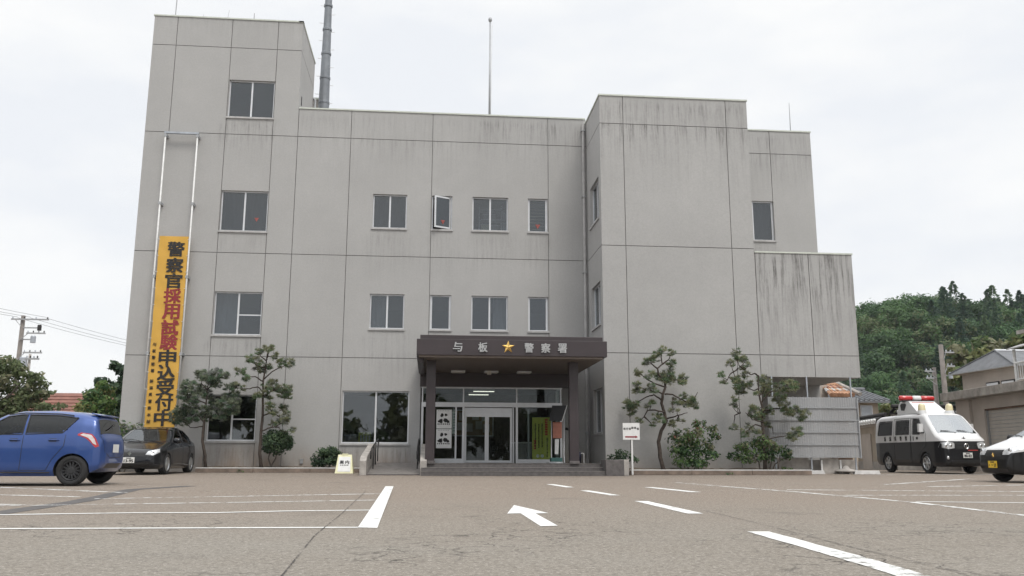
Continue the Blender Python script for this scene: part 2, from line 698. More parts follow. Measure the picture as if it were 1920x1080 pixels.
facade(w, front(FY), 11.36, 15.10, 7.78, 13.54, [U_W], [(13.385, 10.6, 13.54)], [12.58],
       stain=streaks([(11.3, 15.1, 13.5, 1.0, 0.6), sill(U_W, 0.5), (11.3, 15.1, 12.57, 0.5, 0.4)]))
# sides, backs and roofs
wl = M['wall']
BK = 45.0
plain(w, [(-10.87, FY, ZB), (-10.87, BK, ZB), (-10.87, BK, 13.73), (-10.87, 35.64, 13.73), (-10.87, 35.64, 17.31), (-10.87, FY, 17.31)], wl)
facade(w, lambda u, d, z: (-5.25 - d, u, z), FY, 35.64, 13.3, 17.31, [], [], [(16.13, 32.0, 35.64)],
       stain=streaks([(32, 35.6, 17.3, 1.6, 0.25)]))
plain(w, [(-10.87, 35.64, 13.3), (-5.25, 35.64, 13.3), (-5.25, 35.64, 17.31), (-10.87, 35.64, 17.31)], wl)
plain(w, [(-10.87, FY, 17.2), (-5.25, FY, 17.2), (-5.25, 35.64, 17.2), (-10.87, 35.64, 17.2)], M['conc'])
plain(w, [(-10.87, FY + .01, 13.25), (15.1, FY + .01, 13.25), (15.1, BK, 13.25), (-10.87, BK, 13.25)], M['conc'])
plain(w, [(5.905, WY, 13.25), (11.41, WY, 13.25), (11.41, FY, 13.25), (5.905, FY, 13.25)], M['conc'])
plain(w, [(11.41, WY, 7.94), (11.41, FY, 7.94), (11.41, FY, 13.54), (11.41, WY, 13.54)], wl)
plain(w, [(11.41, WY, ZB), (11.41, 33.0, ZB), (11.41, 33.0, 3.38), (11.41, WY, 3.38)], wl)
plain(w, [(11.41, WY, 7.72), (15.03, WY, 7.72), (15.03, FY, 7.72), (11.41, FY, 7.72)], M['conc'])
plain(w, [(15.03, WY, 3.38), (15.03, FY, 3.38), (15.03, FY, 7.80), (15.03, WY, 7.80)], wl)
plain(w, [(15.10, FY, 3.38), (15.10, BK, 3.38), (15.10, BK, 13.54), (15.10, FY, 13.54)], wl)
plain(w, [(15.03, FY, 3.38), (15.10, FY, 3.38), (15.10, FY, 7.80), (15.03, FY, 7.80)], wl)
plain(w, [(11.41, WY, 3.38), (15.03, WY, 3.38), (15.03, BK, 3.38), (11.41, BK, 3.38)], M['sill'])
plain(w, [(11.41, 32.6, ZB), (15.1, 32.6, ZB), (15.1, 32.6, 3.38), (11.41, 32.6, 3.38)], wl)
plain(w, [(15.1, 32.6, ZB), (15.1, BK, ZB), (15.1, BK, 3.38), (15.1, 32.6, 3.38)], wl)
plain(w, [(-10.87, BK, ZB), (15.1, BK, ZB), (15.1, BK, 13.5), (-10.87, BK, 13.73)], wl)
# inside: floors, ceilings, partitions so that every pane looks into a real room
for z in (0.40, 4.10, 7.95, 12.55):
    pbox(w, -10.80, FY + 0.16, z - 0.12, 11.30, 41.0, z, M['room_dark'])
    if z < 12:
        zc = {0.40: 3.2, 4.10: 6.95, 7.95: 10.9}[z]
        pbox(w, -10.80, FY + 0.16, zc, 5.85, 41.0, zc + 0.05, M['room'])
pbox(w, -10.80, 38.2, 0.4, 11.30, 38.3, 13.2, M['room'])
for x in (-10.82, -5.6, -2.75, 1.05, 3.2, 5.55):
    if x in (-2.75, 1.05, 3.2): pbox(w, x, FY + 0.16, 4.1, x + 0.08, 38.2, 12.5, M['room'])
    else: pbox(w, x, FY + 0.16, 0.4, x + 0.08, 38.2, 12.5, M['room'])
pbox(w, -0.5, FY + 0.16, 0.4, -0.42, 38.2, 4.0, M['hall'])
pbox(w, -0.41, 36.4, 0.4, 4.94, 36.5, 3.19, M['hall'])
pbox(w, 4.95, FY + 0.16, 0.4, 5.03, 38.2, 4.0, M['room'])
pbox(w, -10.8, 34.6, 12.6, -5.3, 34.7, 17.1, M['room'])
for z in (0.40, 4.15, 7.95, 12.45):
    pbox(w, 6.05, WY + 0.2, z - .1, 9.0, FY - 0.1, z, M['room_dark'])
pbox(w, 9.0, WY + 0.2, 0.4, 9.08, FY - 0.1, 12.4, M['room'])
pbox(w, 11.6, 34.5, 8.0, 15.0, 34.6, 12.9, M['room'])
wall_o = w.build('wall', police_station)
fix_normals(wall_o)

cop = MB()
c_ = M['coping']
for (x0, y0, x1, y1, z) in ((-10.90, FY - .035, -5.22, FY + .18, 17.31), (-5.40, FY - .035, -5.22, 35.67, 17.312), (-10.9, FY, -10.72, 35.67, 17.311),
                            (-5.22, FY - .035, 5.88, FY + .18, 13.73), (5.87, WY - .035, 11.44, WY + .18, 13.54), (5.872, WY + .18, 6.05, FY + .1, 13.541),
                            (11.26, WY + .18, 11.441, FY, 13.542), (11.44, FY - .035, 15.13, FY + .18, 13.54), (14.95, FY + .18, 15.131, BK, 13.541),
                            (11.42, WY - .03, 15.06, WY + .16, 7.80), (14.9, WY + .16, 15.061, FY - .01, 7.801)):
    cop.box(x0, y0, z, x1, y1, z + 0.055, c_)
cop.build('coping', police_station)


# ------------------------------------------------------------------ windows
def window(P, o, style='slide', depth=0.10, glass='glass', fw=0.045, tri=None, label=None, sills=True):
    u0, u1, z0, z1 = o
    a, b = depth, depth + 0.07
    f = MB()
    fm = M['alu']
    mbox(f, P, u0, a, z0, u1, b, z0 + fw, fm)
    mbox(f, P, u0, a, z1 - fw, u1, b, z1, fm)
    mbox(f, P, u0, a, z0 + fw, u0 + fw, b, z1 - fw, fm)
    mbox(f, P, u1 - fw, a, z0 + fw, u1, b, z1 - fw, fm)
    panes = []
    um = (u0 + u1) / 2
    if style == 'slide' or style == 'rail':
        mbox(f, P, um - 0.03, a + .003, z0 + fw, um + 0.03, b - .003, z1 - fw, fm)
        panes = [(u0 + fw, um - 0.03, z0 + fw, z1 - fw, a + 0.045), (um + 0.03, u1 - fw, z0 + fw, z1 - fw, a + 0.03)]
        if style == 'rail':
            zm = z0 + (z1 - z0) * 0.47
            mbox(f, P, um + .03, a + .012, zm - .022, u1 - fw, b - .01, zm + .022, fm)
    elif style == 'fixed':
        mbox(f, P, u0 + fw, a + .012, z0 + fw, u0 + fw + .03, b - .012, z1 - fw, fm)
        mbox(f, P, u1 - fw - .03, a + .012, z0 + fw, u1 - fw, b - .012, z1 - fw, fm)
        panes = [(u0 + fw + .03, u1 - fw - .03, z0 + fw, z1 - fw, a + 0.04)]
    fo = f.build('window', police_station)
    if label: fo['label'] = label
    for (p0, p1, q0, q1, d) in panes:
        m = MB()
        mbox(m, P, p0, d, q0, p1, d + 0.006, q1, M[glass])
        m.build('pane', fo)
    if sills:
        s = MB()
        mbox(s, P, u0 - 0.03, -0.05, z0 - 0.07, u1 + 0.03, depth, z0 - 0.002, M['sill'])
        s.build('sill', fo)
    if tri:
        t = MB()
        (tu, tz, ts) = tri
        t.prism([P(tu - ts, a + .022, tz + ts * .8), P(tu + ts, a + .022, tz + ts * .8), P(tu, a + .022, tz - ts)],
                Vector(P(0, .004, 0)) - Vector(P(0, 0, 0)), M['red_mark'])
        t.build('red_triangle', fo)
    return fo


PF, PS = front(FY), leftside(5.905)
window(PF, T_W[0], 'slide')
window(PF, T_W[1], 'slide', tri=(-6.60, 9.32, 0.085), glass='glass_frost')
window(PF, T_W[2], 'rail')
window(PF, T_W[3], 'rail')
window(PF, M_W3[0], 'slide', glass='glass_frost')
window(PF, M_W3[2], 'slide')
window(PF, M_W3[3], 'fixed', tri=(4.0, 9.34, 0.10))
window(PF, M_W2[0], 'slide')
window(PF, M_W2[1], 'fixed')
window(PF, M_W2[2], 'slide')
window(PF, M_W2[3], 'fixed')
window(PF, M_G, 'slide')
for o in S_W:
    window(PS, o, 'slide')
window(PF, U_W, 'fixed', glass='glass_frost')
# the open casement
u0, u1, z0, z1 = M_W3[1]
f = MB()
for q in ((u0, .1, z0, u1, .17, z0 + .04), (u0, .1, z1 - .04, u1, .17, z1), (u0, .1, z0 + .04, u0 + .04, .17, z1 - .04), (u1 - .04, .1, z0 + .04, u1, .17, z1 - .04)):
    mbox(f, PF, *q, M['alu'])
fo = f.build('window', police_station)
fo['label'] = 'white framed casement window swung open'
sb = MB()
mbox(sb, PF, u0 - 0.03, -0.05, z0 - 0.07, u1 + 0.03, 0.1, z0 - 0.002, M['sill'])
sb.build('sill', fo)
ang = R(27)
ca, sa = math.cos(ang), math.sin(ang)
wd = u1 - u0 - 0.08


def sash_pt(t, d, z):     # t: metres from the hinge on the right
    return (u1 - .05 - t * ca - d * sa, FY + 0.10 - t * sa + d * ca, z)


sm_ = MB()
gm_ = MB()
for (t0, t1, q0, q1) in ((0, wd, z0 + .04, z0 + .10), (0, wd, z1 - .10, z1 - .04), (0, .06, z0 + .10, z1 - .10), (wd - .06, wd, z0 + .10, z1 - .10)):
    b4 = [sash_pt(t0, 0, q0), sash_pt(t1, 0, q0), sash_pt(t1, .045, q0), sash_pt(t0, .045, q0)]
    t4 = [(x, y, q1) for x, y, z in b4]
    sm_.hexa(b4, t4, M['alu'])
so = sm_.build('sash', fo)
b4 = [sash_pt(.06, .02, z0 + .1), sash_pt(wd - .06, .02, z0 + .1), sash_pt(wd - .06, .026, z0 + .1), sash_pt(.06, .026, z0 + .1)]
gm_.hexa(b4, [(x, y, z1 - .1) for x, y, z in b4], M['glass'])
gm_.build('pane', fo)
t = MB()
c = .33
t.prism([sash_pt(c + .09, .012, 9.45), sash_pt(c - .09, .012, 9.45), sash_pt(c, .012, 9.28)], (-.003 * sa, -.003 * -ca, 0), M['red_mark'])
t.build('red_triangle', fo)
# shelving seen behind the third window and the narrow one beside it
shelf = thing('storage_shelf', (2.1, 32.7, 7.95), 'white storage rack standing inside behind an upper sliding window', 'shelf')
m = MB()
for z in (8.3, 8.75, 9.2, 9.65, 10.05):
    m.box(1.75, 32.5, z, 3.15, 32.9, z + .035, M['white'])
for x in (1.75, 2.62, 3.11):
    m.box(x, 32.5, 7.96, x + .04, 32.54, 10.25, M['white'])
    m.box(x, 32.86, 7.96, x + .04, 32.9, 10.25, M['white'])
m.build('rack_frame', shelf)
for i, (x, z, wd_, h_, mm) in enumerate(((1.85, 9.235, .3, .25, 'cream'), (2.2, 9.235, .35, .2, 'conc'), (2.7, 9.235, .3, .3, 'white'), (1.9, 9.685, .5, .2, 'conc'), (2.7, 9.685, .25, .25, 'white'))):
    m = MB()
    m.box(x, 32.55, z, x + wd_, 32.83, z + h_, M[mm])
    m.box(x - .008, 32.54, z + h_, x + wd_ + .008, 32.84, z + h_ + .03, M['white'])
    m.build('file_box', shelf)
blind = thing('venetian_blind', (4.0, 32.3, 9.1), 'pale horizontal blind hanging inside the narrow upper window with a red triangle', 'blind')
m = MB()
for k in range(9):
    z = 9.25 + k * 0.13
    m.hexa([(3.66, 32.27, z), (4.32, 32.27, z), (4.32, 32.33, z + .04), (3.66, 32.33, z + .04)],
           [(3.66, 32.268, z + .006), (4.32, 32.268, z + .006), (4.32, 32.328, z + .046), (3.66, 32.328, z + .046)], M['cream'])
m.box(3.64, 32.26, 10.36, 4.34, 32.34, 10.41, M['white'])
m.build('slat', blind)



def curtain(u0, u1, z0, z1, label, Y=FY + .34, mat='curtain'):
    t = thing('window_curtain', ((u0 + u1) / 2, Y, z0), label, 'curtain')
    m = MB()
    n = int((u1 - u0) / .025)
    for k in range(n):
        a, b = u0 + (u1 - u0) * k / n, u0 + (u1 - u0) * (k + 1) / n
        ya, yb_ = Y + .018 * math.sin(k * .9), Y + .018 * math.sin((k + 1) * .9)
        m.poly([(a, ya, z0), (b, yb_, z0), (b, yb_, z1), (a, ya, z1)], M[mat])
    m.build('cloth', t)
    m = MB()
    m.tube([(u0 - .04, Y, z1 + .01), (u1 + .04, Y, z1 + .01)], .012, M['alu_dark'], 6)
    m.build('curtain_rail', t)


curtain(-7.95, -6.15, 8.8, 10.38, 'pale curtain drawn across the second highest stair tower window')
curtain(-7.95, -7.1, 4.9, 6.5, 'pale curtain added as sky reflection behind the left pane of the tower window level with the canopy top')  # added cloth: its pale tone stands in for sky mirrored in this pane
curtain(-2.34, -.98, 9.05, 10.42, 'pale curtain drawn across the top floor window left of the open casement')
curtain(-2.34, -1.7, 5.2, 6.55, 'short pale curtain behind the left half of a first floor window')
curtain(2.3, 2.9, 5.2, 6.55, 'narrow pale curtain behind the right half of the window over the emblem')
curtain(12.5, 13.45, 8.95, 10.6, 'pale curtain in the single window of the set back right block')

# ------------------------------------------------------------------ entrance canopy
can = MB()
B = M['brown']
can.box(-0.43, 26.0, 3.62, 5.36, 26.16, 4.10, B)                 # front fascia
can.box(-0.43, 26.16, 3.62, -0.27, FY - .002, 4.10, B)
can.box(5.20, 26.16, 3.62, 5.36, WY - .0, 4.10, B)
can.box(5.20, WY, 3.62, 5.36, FY - .002, 4.10, B)
can.box(-0.33, 26.06, 4.10, 5.24, FY - .002, 4.23, B)             # set-back upper band and roof
can.box(-0.36, 26.05, 3.55, 5.24, FY - .003, 3.62, M['soffit'])     # soffit slab
can.box(-0.36, 30.86, 3.06, 5.0, 31.06, 3.549, B)                 # deep beam over the doors
can.box(-0.36, 26.30, 3.43, -0.22, 30.86, 3.549, B)
can_o = can.build('canopy', police_station, bevel=0.006)
tx = MB()
Yt = 25.985
for ch, px in (('与', 0.70), ('板', 1.46), ('警', 2.86), ('察', 3.37), ('署', 3.88)):
    put_text(tx, ch, (px + 0.095, Yt, 3.865), 0.27, 0.28, M['silver'], bold=0.028, depth=0.03)
tx.build('lettering', can_o)
# five-pointed emblem: raised star over a round five-lobed back
em = MB()
cx, cz = 2.325, 3.875
Y0 = 25.985


def star(r0, r1, y, rot=90):
    return [(cx + (r0 if k % 2 == 0 else r1) * math.cos(R(rot + 36 * k)), y, cz + (r0 if k % 2 == 0 else r1) * math.sin(R(rot + 36 * k))) for k in range(10)]


sp = star(0.20, 0.085, Y0)
tip = (cx, Y0 - 0.07, cz)
for k in range(10):
    em.poly([sp[k], sp[(k + 1) % 10], tip], M['gold'])
em.prism(sp, (0, 0.02, 0), M['gold'])
em.build('emblem', can_o)
for x in (0.95, 2.10, 3.25):
    m = MB()
    m.box(x - .24, 29.95, 3.50, x + .24, 30.35, 3.549, M['alu'])
    m.box(x - .22, 29.97, 3.488, x + .22, 30.33, 3.502, M['lamp_off'])
    m.build('ceiling_light', can_o)
m = MB()
m.lathe([(0.0, 3.42), (.07, 3.42), (.085, 3.46), (.085, 3.549)], M['lamp_off'], 16, (2.02, 30.0, 0))
m.build('smoke_detector', can_o)
for x in (-0.12, 4.32):
    m = MB()
    m.box(x, 26.85, 0.41, x + .285, 27.15, 3.55, B)
    m.box(x - .015, 26.835, 0.41, x + .30, 27.165, 0.50, M['stone'])
    m.build('column', can_o, bevel=0.01)

# landing and steps
st = MB()
sn = M['stone']
st.box(-0.22, 26.9, 0.02, 5.28, FY - .01, 0.41, sn)
st.box(-0.22, 26.55, 0.02, 5.28, 26.9, 0.302, sn)
st.box(-0.22, 26.2, 0.02, 5.28, 26.55, 0.195, sn)
st.box(5.28, 26.95, 0.02, 5.9, WY - .01, 0.408, sn)
for y, z in ((26.9, .41), (26.55, .302), (26.2, .195)):
    st.box(-0.22, y - .012, z, 5.28, y + .03, z + .006, M['conc'])
st.build('step', police_station)
ch = MB()
ch.box(5.29, 26.15, 0.02, 5.98, 26.95, 0.545, sn)
ch.box(5.84, 26.14, 0.02, 5.99, 26.96, 0.548, M['conc'])
ch.build('cheek_wall', police_station, bevel=0.012)

# glazed entrance porch: plane at y = 31
EY = 31.0
g = MB()
al = M['alu']
X0, X1 = -0.30, 4.72
zt, zd0, zd1 = 3.06, 2.36, 2.52
g.box(X0, EY, zt - .05, X1, EY + .10, zt, al)
g.box(X0, EY - .01, zd0, X1, EY + .12, zd1, al)
for x in (X0, 1.15, 3.05, X1 - .08):
    g.box(x, EY + .002, 0.41, x + .075, EY + .098, zd0, al)
    g.box(x + .01, EY + .01, zd1, x + .055, EY + .09, zt - .05, al)
g.box(X0 + .075, EY + .01, 0.41, 1.15, EY + .09, 0.56, al)
g.box(3.125, EY + .01, 0.41, X1 - .08, EY + .09, 0.54, al)
g.box(0.90, EY + .02, .56, .955, EY + .08, zd0, al)
g.box(3.50, EY + .25, .41, 3.56, EY + .33, 2.3, M['alu_dark'])
g.box(2.95, EY + .14, .41, 3.0, EY + .22, 2.36, al)
# side return on the right
g.box(X1 - .08, EY + .10, zt - .05, X1, FY - .01, zt - .002, al)
g.box(X1 - .079, EY + .10, zd0 + .02, X1 - .002, FY - .01, zd1 - .02, al)
g.box(X1 - .10, FY - .10, .41, X1 - .001, FY - .01, zt - .05, M['white_steel'])
g.box(X0 + .01, EY + .10, .41, X0 + .07, FY - .01, zt - .05, M['alu_dark'])
go = g.build('entrance_frame', police_station)


def pane(parent, x0, y0, z0, x1, y1, z1, mat='glass_door'):
    m = MB()
    m.box(x0, y0, z0, x1, y1, z1, M[mat])
    return m.build('pane', parent)


for (a, b) in ((X0 + .055, 1.16), (1.205, 3.06), (3.105, X1 - .07)):
    pane(go, a, EY + .045, zd1, b, EY + .052, zt - .05)
pane(go, X0 + .075, EY + .045, .56, .90, EY + .052, zd0)
pane(go, 3.125, EY + .045, .54, X1 - .08, EY + .052, zd0)
pane(go, X1 - .045, EY + .10, .41, X1 - .038, FY - .1, zt - .05)
for (a, b, y) in ((1.235, 2.03, EY + .13), (2.03, 2.93, EY + .16)):
    d = MB()
    fw = .07
    d.box(a, y, .42, b, y + .045, .50, al)
    d.box(a, y, 2.02, b, y + .045, 2.34, M['alu_dark'] if False else al)
    d.box(a, y, .50, a + fw, y + .045, 2.02, al)
    d.box(b - fw, y, .50, b, y + .045, 2.02, al)
    do = d.build('door', police_station)
    do['label'] = 'sliding glass entrance door in an aluminium frame'
    pane(do, a + fw, y + .02, .50, b - fw, y + .026, 2.02)
# lamps that are lit inside the hall
lit = thing('hall_lamps', (2.4, 34, 3.0), 'two lit fluorescent tubes under the entrance hall ceiling', 'ceiling light')
for (x, y) in ((2.05, 33.4), (1.95, 35.2)):
    m = MB()
    m.box(x - .42, y - .06, 3.10, x + .42, y + .06, 3.19, M['white'])
    m.build('lamp_body', lit)
    m = MB()
    m.box(x - .40, y - .025, 3.075, x + .40, y + .025, 3.099, M['lamp'])
    m.build('tube', lit)
# inside the hall: counter, notice board, curtain
cn = thing('reception_counter', (3.9, 34.5, .41), 'pale grey reception counter inside the entrance hall on the right', 'counter')
m = MB()
m.box(3.15, 32.6, .41, 3.9, 33.3, 1.12, M['sill'])
m.box(3.1, 32.55, 1.12, 3.95, 33.35, 1.17, M['white'])
m.build('counter_body', cn, bevel=.01)
nb = thing('notice_board', (1.6, 36, 1.5), 'tan framed notice board on the back wall of the entrance hall', 'notice board')
m = MB()
m.box(1.0, 36.32, 1.5, 2.6, 36.39, 2.5, simple('tan_cork', (.42, .33, .22), .8))
m.build('board', nb)
m = MB()
for q in ((.96, 1.46, 2.64, 1.5), (.96, 2.5, 2.64, 2.54), (.96, 1.5, 1.0, 2.5), (2.6, 1.5, 2.64, 2.5)):
    m.box(q[0], 36.28, q[1], q[2], 36.39, q[3], M['alu'])
m.build('board_frame', nb)
m = MB()
for (x, z) in ((1.15, 1.7), (1.5, 1.65), (1.9, 1.75), (2.2, 1.62), (1.2, 2.1), (1.75, 2.12), (2.15, 2.08)):
    m.box(x, 36.312, z, x + .28, 36.319, z + .33, M['white'])
m.build('paper_sheet', nb)
# downpipe in the corner
m = MB()
m.tube([(5.78, FY - .1, .42), (5.78, FY - .1, 13.5)], .055, M['sill'], 10)
for z in (1.5, 4.5, 7.5, 10.5, 13.2):
    m.box(5.70, FY - .17, z, 5.86, FY - .002, z + .04, M['alu_dark'])
m.build('downpipe', police_station, smooth=False)
# joints' low service boxes on the wall
m = MB()
m.box(-4.55, FY - .05, .38, -4.45, FY - .002, .52, M['alu_dark'])
m.box(-4.56, FY - .06, .52, -4.44, FY - .003, .54, M['alu_dark'])
m.build('wall_vent', police_station)
# tower roof vent and pipe on the side
m = MB()
m.box(-5.249, 32.5, 14.1, -5.23, 32.62, 14.45, M['black'])
m.build('wall_vent', police_station)
m = MB()
m.tube([(-5.15, 35.5, 13.3), (-5.15, 35.5, 15.6), (-5.25, 35.6, 15.7)], .05, M['alu_dark'], 8)
m.tube([(-5.0, 35.3, 13.3), (-5.0, 35.3, 15.1)], .03, M['alu_dark'], 8)
m.build('vent_pipe', police_station)

# ------------------------------------------------------------------ ramp with two low walls
ramp = thing('entrance_ramp', (-1.1, 27, .09), 'tiled wheelchair ramp between two low concrete walls left of the entrance', 'ramp')
m = MB()
m.hexa([(-2.22, 26.9, .05), (-.62, 26.9, .05), (-.62, 31.3, .05), (-2.22, 31.3, .05)],
       [(-2.22, 26.9, .10), (-.62, 26.9, .10), (-.62, 30.2, .42), (-2.22, 30.2, .42)], M['stone'])
m.box(-2.22, 30.2, .05, -.46, FY - .01, .409, M['stone'])
for k in range(16):
    y = 27.0 + k * .2
    z = .10 + (y - 26.9) * .097
    m.hexa([(-2.2, y, z), (-.64, y, z), (-.64, y + .03, z + .003), (-2.2, y + .03, z + .003)],
           [(-2.2, y, z + .006), (-.64, y, z + .006), (-.64, y + .03, z + .009), (-2.2, y + .03, z + .009)], M['conc'])
m.build('ramp_slab', ramp)
for x in (-2.42, -.62):
    m = MB()
    prof = [(26.75, .05), (26.75, .50), (27.1, .64), (30.4, 1.05), (31.2, 1.05), (31.2, .05)]
    m.prism([(x, y, z) for y, z in prof], (.20, 0, 0), M['conc'])
    m.build('ramp_wall', ramp, bevel=.015)
for x in (-2.12, -.72):
    m = MB()
    m.tube([(x, 27.2, .55), (x, 27.15, .78), (x, 27.4, .86), (x, 30.6, 1.22), (x, 31.0, 1.22), (x, 31.05, 1.0)], .02, M['black'], 8)
    for y in (28.4, 29.6, 30.8):
        m.tube([(x, y, .12 + (y - 27) * .09), (x, y, .82 + (y - 27.2) * .105)], .018, M['black'], 8)
    m.build('handrail', ramp, smooth=True)
for c_ in ramp.children:
    c_.location.x += .36

# ================================================================== ROOFTOP THINGS
M['mast'] = simple('weathered_mast_steel', (.20, .215, .235), .55, .3, var=.15, vs=2)
mast = thing('radio_mast', (-4.85, 36.2, 13.25), 'tall tapered grey steel radio mast with climbing pegs rising beside the stair tower', 'mast')
m = MB()
mx_, my_ = -4.87, 36.2
m.tube([(mx_, my_, 13.25), (mx_, my_, 15.5), (mx_, my_, 20.5), (mx_, my_, 26)], [.25, .235, .155, .10], M['mast'], 16)
m.build('mast_pole', mast, smooth=True)
for k in range(9):
    m = MB()
    z = 15.7 + k * 1.15
    r = .25 - (z - 13.25) * .0125
    m.lathe([(r + .02, z), (r + .03, z + .02), (r + .03, z + .10), (r + .02, z + .12)], M['mast'], 16, (mx_, my_, 0))
    m.build('joint_collar', mast)
for k in range(24):
    z = 15.3 + k * .42
    r = .25 - (z - 13.25) * .0125
    sgn = 1 if k % 2 else -1
    m = MB()
    m.tube([(mx_ + sgn * (r - .02) * .9, my_ - r * .3, z), (mx_ + sgn * (r + .15), my_ - r * .3, z), (mx_ + sgn * (r + .15), my_ - r * .3, z + .03)], .012, M['white_steel'], 6)
    m.build('climbing_peg', mast)
rb = thing('roof_unit', (-5.0, 37.2, 13.25), 'small weathered grey box on the roof at the foot of the mast', 'roof box')
m = MB()
m.box(-5.45, 36.9, 13.25, -4.95, 37.5, 16.2, M['conc'])
m.box(-5.5, 36.85, 16.2, -4.9, 37.55, 16.28, M['coping'])
m.build('cabinet', rb)
fp = thing('flagpole', (2.2, 33.6, 13.25), 'slender dark flagpole with a ball finial standing on the main roof', 'flagpole')
m = MB()
m.tube([(2.2, 33.6, 13.25), (2.2, 33.6, 18.6)], [.05, .03], M['alu_dark'], 10)
m.build('pole', fp, smooth=True)
m = MB()
m.lathe([(0, 18.57), (.06, 18.6), (.085, 18.68), (.06, 18.76), (0, 18.8)], M['alu_dark'], 12, (2.2, 33.6, 0))
m.build('finial', fp, smooth=True)
m = MB()
m.tube([(2.26, 33.58, 14.4), (2.28, 33.58, 18.5)], .008, M['white_steel'], 5)
m.build('halyard', fp)
m = MB()
m.box(2.05, 33.45, 13.25, 2.35, 33.75, 13.5, M['conc'])
m.build('pole_base', fp)


def rod(x, y, z0, z1, r, lean, label, name='lightning_rod', cat='lightning rod', grp=None):
    t = thing(name, (x, y, z0), label, cat, grp)
    m = MB()
    m.tube([(x, y, z0), (x + lean * .5, y, (z0 + z1) / 2), (x + lean, y, z1)], [r, r, r * .5], M['alu_dark'], 8)
    m.build('rod', t)
    m = MB()
    m.lathe([(.05, z0), (.05, z0 + .03), (.025, z0 + .06), (r, z0 + .12)], M['steel'], 10, (x, y, 0), closed=False)
    m.build('rod_base', t)


rod(15.0, 33.6, 13.25, 15.5, .022, .02, 'thin grey lightning rod on the roof of the right hand block')
rod(-7.4, 33.2, 17.2, 18.25, .028, 0, 'short upright rod near the middle of the stair tower roof')
rod(-10.4, 32.9, 17.2, 20.5, .020, .05, 'tall thin aerial at the left corner of the stair tower roof', 'roof_aerial', 'aerial')
rod(-9.35, 33.2, 17.2, 18.1, .012, -.05, 'short wire aerial leaning left on the stair tower roof', 'roof_aerial', 'aerial')
rod(-8.55, 33.2, 17.2, 18.35, .010, .16, 'short wire aerial leaning right on the stair tower roof', 'roof_aerial', 'aerial')

# ================================================================== RECRUITING BANNER
ban = thing('banner_board', (-9.4, 31.75, 1.6), 'tall narrow yellow banner with black and dark red Japanese writing held between two rails', 'banner')
bx0, bx1, bz0, bz1, by = -9.93, -8.90, 1.62, 8.50, 31.72
m = MB()
nx_, nz_ = 10, 60
for s_ in (0, .03):
    i0 = len(m.v)
    for j in range(nz_ + 1):
        for i in range(nx_ + 1):
            u_, v_ = i / nx_, j / nz_
            dy = .010 * math.sin(v_ * 23 + u_ * 3) * math.sin(u_ * 3.14) + .006 * math.sin(v_ * 61 + u_ * 7)
            m.v.append((bx0 + (bx1 - bx0) * u_ + .006 * math.sin(v_ * 40) * (1 if i == 0 else -1 if i == nx_ else 0), by + s_ + dy, bz0 + (bz1 - bz0) * v_))
    k_ = m.mi(M['banner'])
    for j in range(nz_):
        for i in range(nx_):
            q = i0 + j * (nx_ + 1) + i
            m.f.append((q, q + 1, q + nx_ + 2, q + nx_ + 1))
            m.m.append(k_)
m.build('banner_cloth', ban, smooth=True)
m = MB()
for j in range(12):
    z = bz0 + .1 + j * .605
    for x, xr in ((bx0 + .03, -10.02), (bx1 - .03, -8.86)):
        m.tube([(x, by - .012, z), (xr, by - .02, z + .02)], .007, M['white'], 5)
m.build('tie_cord', ban)
tb = MB()
tr_ = MB()
chars = '警察官採用試験申込受付中'
zs_ = [8.02, 7.42, 6.84, 6.29, 5.72, 5.14, 4.61, 4.06, 3.53, 2.99, 2.46, 1.93]
for k, (c0, z) in enumerate(zip(chars, zs_)):
    mt = 'red_ink' if c0 in '採用試験' else 'ink'
    put_text(tr_ if mt == 'red_ink' else tb, c0, (-9.31, by - .016, z), .57, .53, M[mt], bold=.034, depth=.003)
tb.build('black_lettering', ban)
tr_.build('red_lettering', ban)
ts = MB()
for k, c0 in enumerate('与板警察署'):
    put_text(ts, c0, (-9.79, by - .016, 4.53 - k * .235), .12, .12, M['ink'], bold=.02, depth=.003)
for k, c0 in enumerate('新潟県警察本部'):
    put_text(ts, c0, (-9.79, by - .016, 3.22 - k * .235), .12, .12, M['ink'], bold=.02, depth=.003)
ts.build('small_lettering', ban)
for x in (-10.02, -8.86):
    m = MB()
    m.tube([(x, 31.74, 1.3), (x, 31.74, 12.45)], .032, M['white_steel'], 8)
    m.build('guide_rail', ban, smooth=True)
for z in (12.38, 9.75, 7.0, 4.2, 1.55):
    for x in (-10.02, -8.86):
        m = MB()
        m.box(x - .05, 31.70, z - .05, x + .05, 32.0, z + .05, M['alu_dark'])
        m.build('bracket', ban)
m = MB()
m.box(-10.06, 31.70, 12.45, -8.82, 31.80, 12.52, M['steel'])
m.build('top_bar', ban)

# ================================================================== SIGNS AND ENTRANCE THINGS
ab = thing('sandwich_board', (-3.0, 29.0, .085), 'cream and white plastic sandwich board with black characters beside the ramp', 'sign')
m = MB()
gz = G(29) + 0.0
xa = -2.72
yb = 28.95
for s_, y0 in ((1, 0.0), (-1, 0.5)):
    b4 = [(xa - .29, yb + y0 + .25 * 0, gz), (xa + .29, yb + y0, gz), (xa + .29, yb + y0 + .035, gz), (xa - .29, yb + y0 + .035, gz)]
    yt = yb + .235
    t4 = [(xa - .22, yt, gz + .60), (xa + .22, yt, gz + .60), (xa + .22, yt + .03, gz + .60), (xa - .22, yt + .03, gz + .60)]
    m.hexa(b4, t4, M['cream'])
m.box(xa - .10, yb + .22, gz + .58, xa + .10, yb + .28, gz + .63, M['cream'])
m.build('board_shell', ab, bevel=.008)
m = MB()
lean = .235 / .60
yy = lambda z: yb - .012 + lean * (z - gz)
